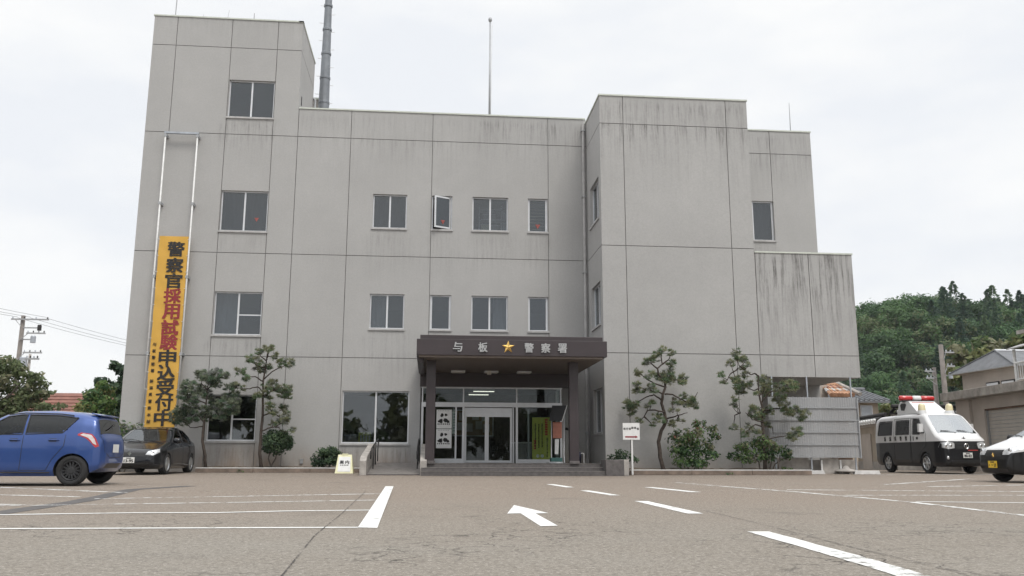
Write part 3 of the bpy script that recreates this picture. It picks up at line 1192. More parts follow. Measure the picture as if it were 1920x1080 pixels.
b4 = [(xa - .205, yy(gz + .06), gz + .06), (xa + .205, yy(gz + .06), gz + .06), (xa + .205, yy(gz + .06) + .01, gz + .06), (xa - .205, yy(gz + .06) + .01, gz + .06)]
t4 = [(xa - .185, yy(gz + .53), gz + .53), (xa + .185, yy(gz + .53), gz + .53), (xa + .185, yy(gz + .53) + .01, gz + .53), (xa - .185, yy(gz + .53) + .01, gz + .53)]
m.hexa(b4, t4, M['white'])
m.build('white_panel', ab)
m = MB()
uzv = Vector((0, lean, 1)).normalized()
for c0, dx in (('案', -.085), ('内', .085)):
    put_text(m, c0, (xa + dx, yy(gz + .36) - .004, gz + .36), .125, .12, M['ink'], bold=.03, depth=.002, uz=uzv)
for k in range(5):
    x = xa - .13 + k * .055
    z = gz + .25
    m.hexa([(x, yy(z) - .003, z), (x + .035, yy(z) - .003, z), (x + .035, yy(z), z), (x, yy(z), z)],
           [(x, yy(z + .03) - .003, z + .03), (x + .035, yy(z + .03) - .003, z + .03), (x + .035, yy(z + .03), z + .03), (x, yy(z + .03), z + .03)], M['ink'])
m.build('lettering', ab)

sg = thing('direction_sign', (6.35, 27.2, .08), 'small white sign on a post with black writing and a red arrow pointing right', 'sign')
xs, ysg = 6.33, 27.2
m = MB()
m.box(xs - .27, ysg, 1.16, xs + .27, ysg + .012, 1.68, M['white'])
m.build('sign_plate', sg)
m = MB()
m.box(xs - .01, ysg + .013, .07, xs + .045, ysg + .05, 1.62, M['white_steel'])
m.build('post', sg)
m = MB()
for k, (c0, dz) in enumerate(zip('来庁者駐車場', (0, 0, 0, .03, .03, 0))):
    put_text(m, c0, (xs - .215 + k * .085, ysg - .003, 1.50 + dz), .07, .07, M['ink'], bold=.02, depth=.002)
m.build('lettering', sg)
m = MB()
m.prism([(xs - .20, ysg - .003, 1.225), (xs + .13, ysg - .003, 1.225), (xs + .13, ysg - .003, 1.205), (xs + .21, ysg - .003, 1.247), (xs + .13, ysg - .003, 1.29), (xs + .13, ysg - .003, 1.27), (xs - .20, ysg - .003, 1.27)], (0, .003, 0), M['red_ink'])
m.build('arrow', sg)


def poster(x0, x1, z0, z1, y, label, grp):
    t = thing('poster', ((x0 + x1) / 2, y, z0), label, 'poster', grp)
    m = MB()
    m.box(x0, y, z0, x1, y + .004, z1, M['white'])
    m.build('sheet', t)
    m = MB()
    w_, h_ = x1 - x0, z1 - z0
    r = random.Random(5)
    for (cx_, cz_, rx, rz) in ((.36, .70, .11, .10), (.62, .72, .10, .08), (.30, .40, .13, .11), (.60, .44, .17, .12), (.76, .36, .1, .09), (.17, .38, .09, .06)):
        pts = []
        for k in range(14):
            a = 2 * math.pi * k / 14
            rr = .75 + .4 * r.random()
            pts.append((x0 + w_ * (cx_ + rx * rr * math.cos(a)), y - .002, z0 + h_ * (cz_ + rz * rr * math.sin(a))))
        m.prism(pts, (0, .002, 0), M['ink'])
    for k in range(7):
        m.box(x0 + w_ * (.08 + .12 * k), y - .002, z0 + h_ * .20, x0 + w_ * (.15 + .12 * k), y, z0 + h_ * .27, M['ink'])
        m.box(x0 + w_ * (.1 + .11 * k), y - .002, z0 + h_ * .92, x0 + w_ * (.16 + .11 * k), y, z0 + h_ * .96, M['alu_dark'])
    m.build('printed_figures', t)


poster(.24, .78, 1.60, 2.26, EY + .02, 'upper of two black and white posters inside the left entrance pane', 'posters in the entrance pane')
poster(.24, .78, .92, 1.58, EY + .02, 'lower of two black and white posters inside the left entrance pane', 'posters in the entrance pane')
t = thing('paper_notice', (.92, EY, 1.4), 'narrow vertical white notice beside the two black and white posters', 'notice')
m = MB()
m.box(.795, EY + .06, 1.42, .885 + .06, EY + .064, 2.2, M['white'])
m.build('sheet', t)
m = MB()
for k in range(7):
    m.box(.83, EY + .057, 1.5 + k * .095, .91, EY + .06, 1.56 + k * .095, M['alu_dark'])
m.build('printed_marks', t)
t = thing('information_board', (3.95, 31.2700, .41), 'tall yellow green information panel with red and black vertical writing right of the doors', 'notice board')
m = MB()
m.box(3.66, 31.2200, .50, 4.36, 31.2600, 2.02, M['lime'])
m.build('panel', t)
m = MB()
m.box(3.64, 31.2100, 2.02, 4.38, 31.2700, 2.06, M['ink'])
m.box(3.642, 31.2200, .50, 3.659, 31.2700, 2.02, M['ink'])
m.box(4.361, 31.2200, .50, 4.379, 31.2700, 2.02, M['ink'])
m.build('panel_edge', t)
m = MB()
r = random.Random(3)
for (x, z0, z1, mt) in ((3.78, .9, 1.8, 'ink'), (3.90, .95, 1.78, 'ink'), (4.02, .95, 1.8, 'ink'), (4.2, .6, 1.3, 'ink')):
    z = z1
    while z > z0:
        m.box(x - .025, 31.2170, z - .035, x + .025 * r.uniform(.5, 1), 31.2200, z, M[mt])
        z -= .05
for k in range(7):
    m.box(4.12, 31.2170, 1.9 - k * .085, 4.22, 31.2200, 1.965 - k * .085, M['red'])
for k in range(4):
    m.box(3.72, 31.2170, 1.15 - k * .085, 3.80, 31.2200, 1.21 - k * .085, M['red'])
for x in (3.86, 4.02):
    m.lathe([(0, 31.2160), (.06, 31.2160), (.06, 31.2195)], M['white'], 12, (x, 0, .66), axis='y')
m.build('printed_text', t)
# display stand with a tilted black head panel and an orange poster
t = thing('display_stand', (4.35, 29.6, .41), 'metal display stand with tilted black header panel and orange leaflet in front of the porch', 'display stand')
m = MB()
for x in (4.12, 4.55):
    m.tube([(x - .02, 29.35, .43), (x, 29.6, .7), (x + .04, 29.75, 2.05)], .018, M['alu'], 8)
    m.tube([(x - .1, 29.2, .43), (x - .08, 29.9, .43)], .02, M['alu'], 8)
m.tube([(4.04, 29.2, .43), (4.47, 29.2, .43)], .02, M['alu'], 8)
m.build('stand_frame', t, smooth=True)
m = MB()
m.hexa([(4.05, 29.55, 1.83), (4.48, 29.55, 1.83), (4.48, 29.60, 1.83), (4.05, 29.60, 1.83)],
       [(4.18, 29.72, 2.36), (4.68, 29.72, 2.36), (4.68, 29.77, 2.36), (4.18, 29.77, 2.36)], M['black'])
m.build('header_panel', t)
m = MB()
m.tube([(4.69, 29.7, 2.37), (4.49, 29.53, 1.82)], .016, M['white_steel'], 6)
m.build('header_edge', t)
m = MB()
m.hexa([(4.19, 29.70, 1.25), (4.5, 29.70, 1.25), (4.5, 29.72, 1.25), (4.19, 29.72, 1.25)],
       [(4.20, 29.76, 1.80), (4.52, 29.76, 1.80), (4.52, 29.78, 1.80), (4.20, 29.78, 1.80)], simple('faded_orange', (.40, .16, .11), .7))
m.hexa([(4.24, 29.62, .72), (4.36, 29.62, .72), (4.36, 29.64, .72), (4.24, 29.64, .72)],
       [(4.26, 29.68, 1.22), (4.40, 29.68, 1.22), (4.40, 29.70, 1.22), (4.26, 29.70, 1.22)], M['white'])
m.box(4.08, 29.3, .47, 4.45, 29.7, .60, simple('teal_plastic', (.06, .16, .15), .6))
m.build('leaflet_holder', t)
# umbrella bucket with a bent hose beside the right column
t = thing('hose_bucket', (5.2, 30.6, .41), 'dark blue bucket with a curved black hose beside the right canopy column', 'bucket')
m = MB()
m.lathe([(.0, .415), (.15, .415), (.18, .80), (.165, .80), (.14, .44), (0, .44)], simple('navy_plastic', (.018, .02, .04), .5), 18, (5.1, 30.3, 0))
m.build('bucket_body', t, smooth=True)
m = MB()
m.tube([(5.1, 30.3, .6), (5.1, 30.3, 1.0), (5.03, 30.3, 1.35), (4.9, 30.3, 1.55), (4.72, 30.3, 1.6)], .045, M['black'], 8)
m.tube([(5.14, 30.32, .6), (5.16, 30.3, 1.0), (5.1, 30.3, 1.2)], .03, M['alu_dark'], 8)
m.build('hose', t, smooth=True)
m = MB()
for x in (4.86, 5.34):
    m.tube([(x, 30.2, .41), (x, 30.2, .75)], .015, M['white_steel'], 6)
m.tube([(4.86, 30.2, .75), (5.34, 30.2, .75)], .015, M['white_steel'], 6)
m.build('stand', t)
# things seen in the ground-floor window
t = thing('cardboard_box', (-2.9, 32.4, 1.1), 'pale cardboard box behind the ground floor window left of the ramp', 'box')
m = MB()
m.box(-3.08, 32.35, 1.12, -2.6, 32.6, 1.42, M['conc'])
m.box(-3.085, 32.345, 1.36, -2.595, 32.605, 1.425, M['sill'])
m.build('carton', t)
t = thing('leaflet_rack', (-2.3, 32.4, 1.1), 'small yellow green leaflet behind the ground floor window beside the box', 'leaflet')
m = MB()
m.hexa([(-2.56, 32.33, 1.13), (-2.12, 32.33, 1.13), (-2.12, 32.35, 1.13), (-2.56, 32.35, 1.13)],
       [(-2.56, 32.43, 1.5), (-2.12, 32.43, 1.5), (-2.12, 32.45, 1.5), (-2.56, 32.45, 1.5)], M['lime'])
m.build('leaflet', t)
m = MB()
for k in range(4):
    m.box(-2.5 + k * .1, 32.326, 1.16, -2.44 + k * .1, 32.33, 1.38, M['white'])
m.build('printed_columns', t)
t = thing('office_desk', (-1.6, 34.5, .41), 'grey office desk seen dimly through the ground floor window', 'desk')
m = MB()
m.box(-2.3, 34.2, 1.08, -.9, 34.9, 1.12, M['sill'])
m.build('desk_top', t)
for x in (-2.25, -1.0):
    m = MB()
    m.box(x, 34.25, .41, x + .05, 34.85, 1.08, M['alu_dark'])
    m.build('leg', t)

# ================================================================== PLANTERS, PANEL SCREEN, UNDERCROFT
def planter(x0, x1, yk, yb, name_label, brown):
    t = thing('planting_bed', ((x0 + x1) / 2, yk, .09), name_label, 'planting bed')
    m = MB()
    z0 = G(yk)
    n = max(2, int((x1 - x0) / 1.8))
    for k in range(n):
        a, b = x0 + (x1 - x0) * k / n, x0 + (x1 - x0) * (k + 1) / n
        m.box(a + .006, yk, z0 - .05, b - .006, yk + .14, z0 + .13, M['kerb_side'] if brown else M['kerb_top'])
        m.box(a + .005, yk - .003, z0 + .13, b - .005, yk + .143, z0 + .165, M['kerb_top'])
    m.build('kerb', t, bevel=.008)
    m = MB()
    nx, ny = 40, 6
    vs = [[(x0 + (x1 - x0) * i / nx, yk + .14 + (yb - yk - .14) * j / ny, z0 + .10 + .05 * rng.random() + .06 * j / ny) for i in range(nx + 1)] for j in range(ny + 1)]
    for j in range(ny):
        for i in range(nx):
            m.poly([vs[j][i], vs[j][i + 1], vs[j + 1][i + 1], vs[j + 1][i]], M['soil'])
    m.build('soil', t)
    return t


planter(-7.75, -2.1, 30.4, 31.99, 'narrow planting bed with a white topped kerb under the left windows', True)  # brown kerb face mixes stain with painted shade under the white top
planter(6.3, 12.2, 27.3, 29.19, 'planting bed with a stained brown kerb in front of the blank right wing', True)

scr_m = NT('ribbed_translucent_sheet')
scr_m.set(Roughness=0.55)
wv = scr_m.n('ShaderNodeTexWave', wave_type='BANDS', bands_direction='X')
wv.inputs['Scale'].default_value = 6.5
scr_m.l(scr_m.coord(), wv.inputs['Vector'])
cl = scr_m.ramp(wv.outputs['Fac'], 0.2, (.33, .335, .345), .8, (.37, .375, .385))
vv = scr_m.noise(1.0, 5, .6, scr_m.coord((3.0, 1, .3)))
scr_m.color(scr_m.mix(scr_m.rng(vv, .35, .65, 0, .35), cl, (.27, .275, .285)))
trn = scr_m.n('ShaderNodeBsdfTransparent')
msx = scr_m.n('ShaderNodeMixShader')
msx.inputs[0].default_value = 0.12
scr_m.l(scr_m.b.outputs[0], msx.inputs[1])
scr_m.l(trn.outputs[0], msx.inputs[2])
scr_m.l(msx.outputs[0], scr_m.o.inputs['Surface'])
scr = thing('screen_fence', (13.4, 28.9, .09), 'grey ribbed translucent screen on a steel frame under the overhanging block', 'screen')
m = MB()
n = 150
xs0, xs1 = 11.5, 14.66
zz = [.62, 2.66]
for k in range(n):
    a, b = xs0 + (xs1 - xs0) * k / n, xs0 + (xs1 - xs0) * (k + 1) / n
    ya = 28.9 + .004 * math.sin(k * math.pi / 2)
    yb_ = 28.9 + .004 * math.sin((k + 1) * math.pi / 2)
    m.poly([(a, ya, zz[0]), (b, yb_, zz[0]), (b, yb_, zz[1]), (a, ya, zz[1])], scr_m.m)
m.build('ribbed_sheet', scr)
for z in (2.30, 1.88, 1.47, 1.05, .64):
    m = MB()
    m.box(xs0, 28.86, z - .016, xs1 + .02, 28.885, z + .016, M['alu_dark'])
    m.build('rail', scr)
for x in (11.7, 12.95, 14.52):
    m = MB()
    m.box(x - .022, 28.95, .09, x + .022, 28.99, 3.38, M['steel'])
    m.build('post', scr)
m = MB()
m.box(14.65, 28.84, .60, 14.69, 28.93, 2.66, M['alu_dark'])
m.build('edge_trim', scr)
lw = thing('low_wall', (13.2, 29.4, .09), 'low grey concrete wall pieces behind and below the ribbed screen', 'wall')
m = MB()
m.box(11.43, 29.3, .05, 13.0, 29.45, .62, M['conc'])
m.box(13.35, 29.05, .05, 13.95, 29.2, .60, M['conc'])
m.box(13.0, 29.6, .05, 14.9, 29.75, .55, M['conc'])
m.build('wall_block', lw, bevel=.01)
m = MB()
for x in (13.3, 13.97):
    m.box(x, 29.0, .05, x + .05, 29.04, .55, M['white_steel'])
m.build('pipe_guard', lw)
for (x, y, lab) in ((12.75, 28.5, 'pale concrete kerb block lying below the ribbed screen beside the bed'), (14.6, 28.35, 'pale concrete wheel stop lying below the right end of the ribbed screen')):
    t = tag(MB().hexa([(x - .45, y, .07), (x + .45, y, .07), (x + .45, y + .2, .07), (x - .45, y + .2, .07)],
                      [(x - .42, y + .03, .20), (x + .42, y + .03, .20), (x + .42, y + .17, .20), (x - .42, y + .17, .20)], M['kerb_top']).build('wheel_stop', bevel=.01), lab, 'wheel stop')
t = thing('manhole_cover', (14.0, 28.8, .09), 'small grey upturned dish shaped cover on the ground below the screen', 'cover')
m = MB()
m.lathe([(0, .36), (.06, .35), (.12, .26), (.36, .20), (.38, .16), (.1, .12), (.1, .08)], M['conc'], 20, (14.05, 28.75, 0))
m.build('dish', t, smooth=True)

# ================================================================== VEHICLES
def interp(tab, x, smooth=True):
    if x <= tab[0][0]: return tab[0][1]
    for (a, fa), (b, fb) in zip(tab, tab[1:]):
        if x <= b:
            t = (x - a) / (b - a)
            return fa + (fb - fa) * t
    return tab[-1][1]


def smooth_tab(tab, n, r):
    """sample a polyline and round its corners"""
    xs = np.linspace(tab[0][0], tab[-1][0], n)
    ys = np.array([interp(tab, x) for x in xs])
    dx = xs[1] - xs[0]
    k = max(1, int(r / dx))
    pad = np.concatenate([2 * ys[0] - ys[1:k + 1][::-1], ys, 2 * ys[-1] - ys[-k - 1:-1][::-1]])
    ker = np.hanning(2 * k + 3)[1:-1]
    ker /= ker.sum()
    ys = np.convolve(pad, ker, 'valid')
    return xs, ys


class Body:
    """smooth car body: top and bottom side profiles, plan half-width and tumblehome"""
    def __init__(s, L, top, bot, plan, tumble, rc=.10, ry=.16, crown=.03, rt=.06):
        s.L = L
        s.top = smooth_tab(top, 500, rt)
        s.bot = smooth_tab(bot, 500, .05)
        s.plan = smooth_tab(plan, 500, .03)
        s.tum = smooth_tab(tumble, 200, .06)
        s.rc, s.ry, s.crown = rc, ry, crown

    def zt(s, x): return float(np.interp(x, *s.top))
    def zb(s, x): return float(np.interp(x, *s.bot))
    def pl(s, x): return float(np.interp(x, *s.plan))

    def width(s, x, z):
        zt, zb = s.zt(x), s.zb(x)
        w = s.pl(x) * float(np.interp(z, *s.tum))
        u = min(1.0, max(0.0, (zt - z) / s.rc))
        w -= s.ry * (1 - math.sqrt(max(0, 1 - (1 - u) ** 2)))
        v = min(1.0, max(0.0, (z - zb) / .08))
        w -= .05 * (1 - math.sqrt(max(0, 1 - (1 - v) ** 2)))
        return max(w, 0.02)

    def ztop(s, x, y):
        """height of the skin above (x, y)"""
        zt = s.zt(x)
        w = s.width(x, zt - s.rc)
        w0 = max(.02, w - s.ry)
        c = s.crown * min(1.0, abs(y) / max(w, .1)) ** 2
        a = abs(y)
        if a <= w0: return zt - c
        u = min(1.0, (a - w0) / s.ry)
        return zt - c - s.rc * (1 - math.sqrt(max(0, 1 - u * u)))

    def xfront(s, y, z, rear=False):
        def inside(x):
            return s.zb(x) < z < s.ztop(x, y) and s.width(x, z) > abs(y)
        xs = np.arange(0, s.L * .5, .01)
        prev = 0.0
        for x in xs:
            xx = s.L - x if rear else x
            if inside(xx):
                lo, hi = prev, x
                for _ in range(12):
                    m_ = (lo + hi) / 2
                    if inside(s.L - m_ if rear else m_): hi = m_
                    else: lo = m_
                return s.L - hi if rear else hi
            prev = x
        return s.L if rear else 0.0

    def mesh(s, mb, mat, nx=110):
        t = np.linspace(0, 1, nx)
        xs = (0.5 - 0.5 * np.cos(np.pi * t)) * .75 + t * .25
        xs = xs * s.L
        rings = []
        nz, ny = 22, 8
        for x in xs:
            zb, zt = s.zb(x), s.zt(x)
            ring = []
            w_b = s.width(x, zb + .001)
            for k in range(4):
                ring.append((w_b * k / 4, zb))
            for k in range(nz):
                q = k / (nz - 1)
                q = 1 - (1 - q) ** 1.6
                z = zb + (zt - .0005 - zb) * q
                y = s.width(x, z)
                c = s.crown * min(1.0, y / max(s.width(x, zt - s.rc), .1)) ** 2 if z > zt - s.rc else s.crown * max(0, 1 - (zt - s.rc - z) / .15)
                ring.append((y, z - (c if z > zt - s.rc else c)))
            yl = ring[-1][0]
            for k in range(1, ny + 1):
                y = yl * (1 - k / ny)
                ring.append((y, s.ztop(x, y)))
            full = [(x, -a, b) for a, b in ring] + [(x, a, b) for a, b in ring[::-1][1:-1]]
            i = len(mb.v)
            mb.v += full
            rings.append((i, len(full)))
        k0 = mb.mi(mat)
        for (a, n), (b, _) in zip(rings, rings[1:]):
            for q in range(n):
                w_ = (q + 1) % n
                mb.f.append((a + q, a + w_, b + w_, b + q))
                mb.m.append(k0)
        for i, n in (rings[0], rings[-1]):
            mb.f.append(tuple(i + q for q in range(n)))
            mb.m.append(k0)

    # patches that follow the skin -----------------------------------
    def scan(s, poly, nz=10):
        """scanline rows of a polygon in (a, z)"""
        zs = [p[1] for p in poly]
        z0, z1 = min(zs), max(zs)
        rows = []
        for k in range(nz + 1):
            z = z0 + (z1 - z0) * (k / nz)
            z = min(max(z, z0 + 1e-4), z1 - 1e-4)
            hit = []
            for (a, b) in zip(poly, poly[1:] + poly[:1]):
                if (a[1] - z) * (b[1] - z) <= 0 and abs(a[1] - b[1]) > 1e-9:
                    hit.append(a[0] + (b[0] - a[0]) * (z - a[1]) / (b[1] - a[1]))
            rows.append((z, min(hit), max(hit)))
        return rows

    def patch(s, mb, poly, mat, how, off=.006, nz=10, na=10, sgn=-1):
        rows = s.scan(poly, nz)
        k = mb.mi(mat)
        base = len(mb.v)
        for (z, a0, a1) in rows:
            for j in range(na + 1):
                a = a0 + (a1 - a0) * j / na
                if how == 'side':
                    zz = min(z, s.zt(a) - .02)
                    mb.v.append((a, sgn * (s.width(a, zz) + off), zz))
                elif how == 'front':
                    mb.v.append((s.xfront(a, z) - off, a, z))
                elif how == 'rear':
                    mb.v.append((s.xfront(a, z, True) + off, a, z))
        for r_ in range(nz):
            for j in range(na):
                i = base + r_ * (na + 1) + j
                mb.f.append((i, i + 1, i + na + 2, i + na + 1))
                mb.m.append(k)
        return mb

    def top_patch(s, mb, x0, x1, k0, k1, mat, off=.008, nx=12, ny=14):
        """patch on the upper skin from x0 to x1; k0, k1: half width at both ends"""
        k = mb.mi(mat)
        base = len(mb.v)
        for i in range(nx + 1):
            x = x0 + (x1 - x0) * i / nx
            kk = k0 + (k1 - k0) * i / nx
            sl = (s.zt(x + .01) - s.zt(x - .01)) / .02
            nl = math.hypot(1, sl)
            for j in range(ny + 1):
                y = kk * (-1 + 2 * j / ny)
                mb.v.append((x - sl / nl * off, y, s.ztop(x, y) + off / nl))
        for i in range(nx):
            for j in range(ny):
                q = base + i * (ny + 1) + j
                mb.f.append((q, q + 1, q + ny + 2, q + ny + 1))
                mb.m.append(k)
        return mb

    def seam(s, mb, pts, mat, how='side', sgn=-1, r=.006, closed=False):
        P = []
        q = pts + (pts[:1] if closed else [])
        for a, b in zip(q, q[1:]):
            n = max(2, int(math.hypot(a[0] - b[0], a[1] - b[1]) / .08))
            for k in range(n):
                P.append((a[0] + (b[0] - a[0]) * k / n, a[1] + (b[1] - a[1]) * k / n))
        P.append(q[-1])
        out_ = []
        for a, z in P:
            if how == 'side': out_.append((a, sgn * (s.width(a, z) + .001), z))
            elif how == 'front': out_.append((s.xfront(a, z) - .001, a, z))
            else: out_.append((s.xfront(a, z, True) + .001, a, z))
        mb.tube(out_, r, mat, 5)
        return mb


def paint(name, c, **kw):
    return simple(name, c, .28, kw.get('metal', 0.0), var=.03, coat=.8)


M['tyre'] = simple('tyre_rubber', (.022, .022, .023), .85, var=.2, vs=9, bump=.2)
M['rim'] = simple('alloy_rim', (.55, .56, .57), .3, .8, var=.06)
M['rim_dark'] = simple('steel_wheel', (.032, .033, .036), .55, .3, var=.1)
M['well'] = simple('wheel_well', (.012, .012, .013), .9, var=0)
M['cglass'] = glass_mat('car_glass', (.16, .18, .175), .05, .01)
M['cglass_dark'] = glass_mat('tinted_car_glass', (.035, .038, .037), .06, .01)
M['wscreen'] = glass_mat('windscreen_glass', (.55, .60, .56), .36, .03)
M['wscreen_dark'] = glass_mat('dim_windscreen_glass', (.45, .48, .46), .07, .02)
M['seatcloth'] = simple('seat_cloth', (.05, .05, .055), .9, var=.15)
M['headlamp'] = simple('headlamp_lens', (.60, .61, .62), .12, .35, var=.22, vs=14, coat=.8)
M['tail'] = simple('tail_lamp_red', (.42, .012, .018), .15, var=.1, coat=.8)
M['tail_clear'] = simple('tail_lamp_clear', (.62, .56, .55), .18, .2, var=.15, vs=16, coat=.8)
M['plate'] = simple('number_plate', (.70, .70, .68), .5, var=.04)
M['plate_y'] = simple('yellow_number_plate', (.70, .46, .04), .5, var=.04)
M['chrome'] = simple('chrome', (.72, .73, .74), .12, 1.0, var=.03)
M['grille'] = simple('grille_black', (.015, .015, .016), .4, var=.1)


def wheel(car, x, y, r, wid, rim='rim', spokes=10, label=None):
    """tyre with a rim on its outer side; outer side at y (sign of y tells the side)"""
    sg = 1 if y > 0 else -1
    m = MB()
    k = r * .66
    prof = [(k, -.01), (k + .02, 0.0), (r - .04, .012), (r - .008, -.02), (r, -.05), (r, -wid + .05), (r - .008, -wid + .02), (r - .04, -wid), (k, -wid)]
    m.lathe([(a, sg * b) for a, b in prof], M['tyre'], 32, (x, y, r), axis='y')
    m.lathe([(k, sg * -.10), (0, sg * -.10)], M['well'], 32, (x, y, r), axis='y')
    w_ = m.build('wheel', car, smooth=True)
    fix_normals(w_)
    q = MB()
    rm = M[rim]
    q.lathe([(k, sg * -.012), (k - .012, sg * .0), (k - .03, sg * -.02), (k - .035, sg * -.07)], rm, 32, (x, y, r), axis='y')
    q.lathe([(0, sg * -.008), (.055, sg * -.010), (.075, sg * -.03), (.08, sg * -.06)], rm, 20, (x, y, r), axis='y')
    for i in range(spokes):
        a = 2 * math.pi * i / spokes
        ca_, sa_ = math.cos(a), math.sin(a)
        t = .018 if spokes > 6 else .035

        def P(rad, tt, d): return (x + rad * ca_ - tt * sa_, y + sg * d, r + rad * sa_ + tt * ca_)
        q.hexa([P(.06, -t, -.05), P(.06, t, -.05), P(.06, t, -.02), P(.06, -t, -.02)],
               [P(k - .01, -t * .8, -.05), P(k - .01, t * .8, -.05), P(k - .01, t * .8, -.015), P(k - .01, -t * .8, -.015)], rm)
    q.build('rim', w_, smooth=False)
    if label: w_['label'] = label
    return w_


def cut_arches(body, arches, L):
    """wheel openings cut out of the body with dark wells"""
    for (x, r, z, yhalf) in arches:
        for sg in (-1, 1):
            c = MB()
            c.lathe([(r, sg * (yhalf - .30)), (r, sg * (yhalf + .3))], M['well'], 40, (x, 0, z), axis='y', closed=True)
            co = c.build('arch_cutter')
            fix_normals(co)
            co.parent = body.parent
            md = body.modifiers.new('arch', 'BOOLEAN')
            md.operation = 'DIFFERENCE'
            md.object = co
            md.solver = 'EXACT'
            try: md.material_mode = 'TRANSFER'
            except Exception: pass
            dg = bpy.context.evaluated_depsgraph_get()
            me = bpy.data.meshes.new_from_object(body.evaluated_get(dg))
            body.modifiers.clear()
            old = body.data
            body.data = me
            bpy.data.meshes.remove(old)
            bpy.data.objects.remove(co)


def carve(body, B, regions):
    """open the body skin where glass sits: drop faces whose middle lies in one of the window outlines"""
    def inpoly(p, poly):
        c = False
        for (a, b) in zip(poly, poly[1:] + poly[:1]):
            if (a[1] > p[1]) != (b[1] > p[1]) and p[0] < (b[0] - a[0]) * (p[1] - a[1]) / (b[1] - a[1]) + a[0]:
                c = not c
        return c
    bm = bmesh.new()
    bm.from_mesh(body.data)
    dead = []
    for f in bm.faces:
        c = f.calc_center_median()
        for how, poly in regions:
            if how == 'side' and abs(c.y) > .35 and abs(f.normal.z) < .75 and inpoly((c.x, c.z), poly): dead.append(f); break
            if how == 'top' and abs(c.y) < np.interp(c.x, (poly[0], poly[1]), (poly[2], poly[3])) and poly[0] < c.x < poly[1] and c.z > B.zt(c.x) - .12: dead.append(f); break
    bmesh.ops.delete(bm, geom=dead, context='FACES')
    bm.to_mesh(body.data)
    bm.free()


def shrink(poly, d):
    cx_ = sum(p[0] for p in poly) / len(poly)
    cz_ = sum(p[1] for p in poly) / len(poly)
    r = []
    for (a, z) in poly:
        l = math.hypot(a - cx_, z - cz_)
        r.append((a + (cx_ - a) * d / l, z + (cz_ - z) * d / l))
    return r


def mk_plate(car, B, z, y, mat, txt, how='front', w=.33, h=.165, off=.02, small=None):
    x = B.xfront(y, z, how == 'rear')
    m = MB()
    sx = -1 if how == 'front' else 1
    x0 = x + sx * off
    m.box(x0, y - w / 2, z - h / 2, x0 + sx * .012, y + w / 2, z + h / 2, M[mat])
    p = m.build('number_plate', car, bevel=.003)
    if txt:
        m = MB()
        ux = (0, -1, 0) if how == 'front' else (0, 1, 0)
        put_text(m, txt, (x0 + sx * .014, y, z - .02), w * .78, h * .50, M['ink'], bold=.02, depth=.002, ux=ux)
        if small:
            put_text(m, small, (x0 + sx * .014, y, z + .055), w * .42, h * .2, M['ink'], bold=.02, depth=.002, ux=ux)
        m.build('plate_lettering', p)
    return p


def seats(car, rows, zf, w):
    """dark seats and dashboard seen through the glass"""
    for x in rows:
        for y in (-w * .25, w * .25):
            m = MB()
            m.hexa([(x, y - .24, zf), (x + .12, y - .24, zf), (x + .12, y + .24, zf), (x, y + .24, zf)],
                   [(x + .12, y - .22, zf + .60), (x + .2, y - .22, zf + .60), (x + .2, y + .22, zf + .60), (x + .12, y + .22, zf + .60)], M['seatcloth'])
            m.box(x + .13, y - .13, zf + .62, x + .2, y + .13, zf + .78, M['seatcloth'])
            m.build('seat', car, bevel=.02)


def finish_body(car, B, mat, arches, L, glassregs):
    m = MB()
    B.mesh(m, mat)
    o = m.build('body', car, smooth=True)
    fix_normals(o)
    cut_arches(o, arches, L)
    carve(o, B, glassregs)
    o.data.polygons.foreach_set('use_smooth', [True] * len(o.data.polygons))
    try:
        o.data.set_sharp_from_angle(angle=R(38))
    except Exception:
        pass
    # inner floor so one does not look through the shell
    m = MB()
    m.box(.5, -B.pl(L / 2) * .8, B.zb(L / 2) + .06, L - .35, B.pl(L / 2) * .8, B.zb(L / 2) + .12, M['well'])
    m.build('cabin_floor', car)
    return o


def side_glass(car, B, poly, mat, door=None, sgn=-1, frame=True, rubber=.012):
    m = MB()
    B.patch(m, poly, M[mat], 'side', off=-.004, sgn=sgn)
    p = m.build('side_window', door or car, smooth=True)
    if frame:
        m = MB()
        B.seam(m, poly, M['black'], 'side', sgn, rubber, closed=True)
        m.build('window_seal', p if door is None else door)
    return p


# ---------------------------------------------------------------- blue hatchback (faces left)
FRX = -6.97 - 3.10 - .10
hb = thing('hatchback_car', (FRX, 19.15, G(19)), 'blue five door hatchback with black steel wheels parked at the left edge', 'car')
OFF[hb.name] = Vector((0, 0, 0))
L_ = 3.78
B = Body(L_, [(0, .56), (.06, .70), (.25, .83), (.95, .99), (1.65, 1.42), (1.95, 1.49), (2.5, 1.505), (3.1, 1.47), (3.38, 1.41), (3.45, 1.38), (3.62, 1.02), (3.74, .93), (3.78, .72)],
         [(0, .34), (.1, .22), (.3, .19), (2.8, .19), (3.45, .26), (3.66, .34), (3.78, .44)],
         [(0, .50), (.1, .66), (.3, .77), (.7, .835), (1.5, .845), (2.6, .845), (3.2, .835), (3.5, .775), (3.68, .68), (3.78, .52)],
         [(0, .95), (.3, 1.0), (.75, 1.0), (.95, .965), (1.2, .87), (1.4, .77), (1.52, .70)], rc=.09, ry=.15)
blue = NT('blue_metallic_paint')
blue.set(Roughness=.34, Metallic=.35)
blue.b.inputs['Coat Weight'].default_value = .7
blue.b.inputs['Coat Roughness'].default_value = .05
blue.color(blue.ramp(blue.noise(2.0, 3), .3, (.026, .066, .235), .7, (.032, .080, .27)))
wa = [(1.18, 1.00), (1.75, 1.36), (2.02, 1.40), (2.10, 1.40), (2.10, 1.01)]
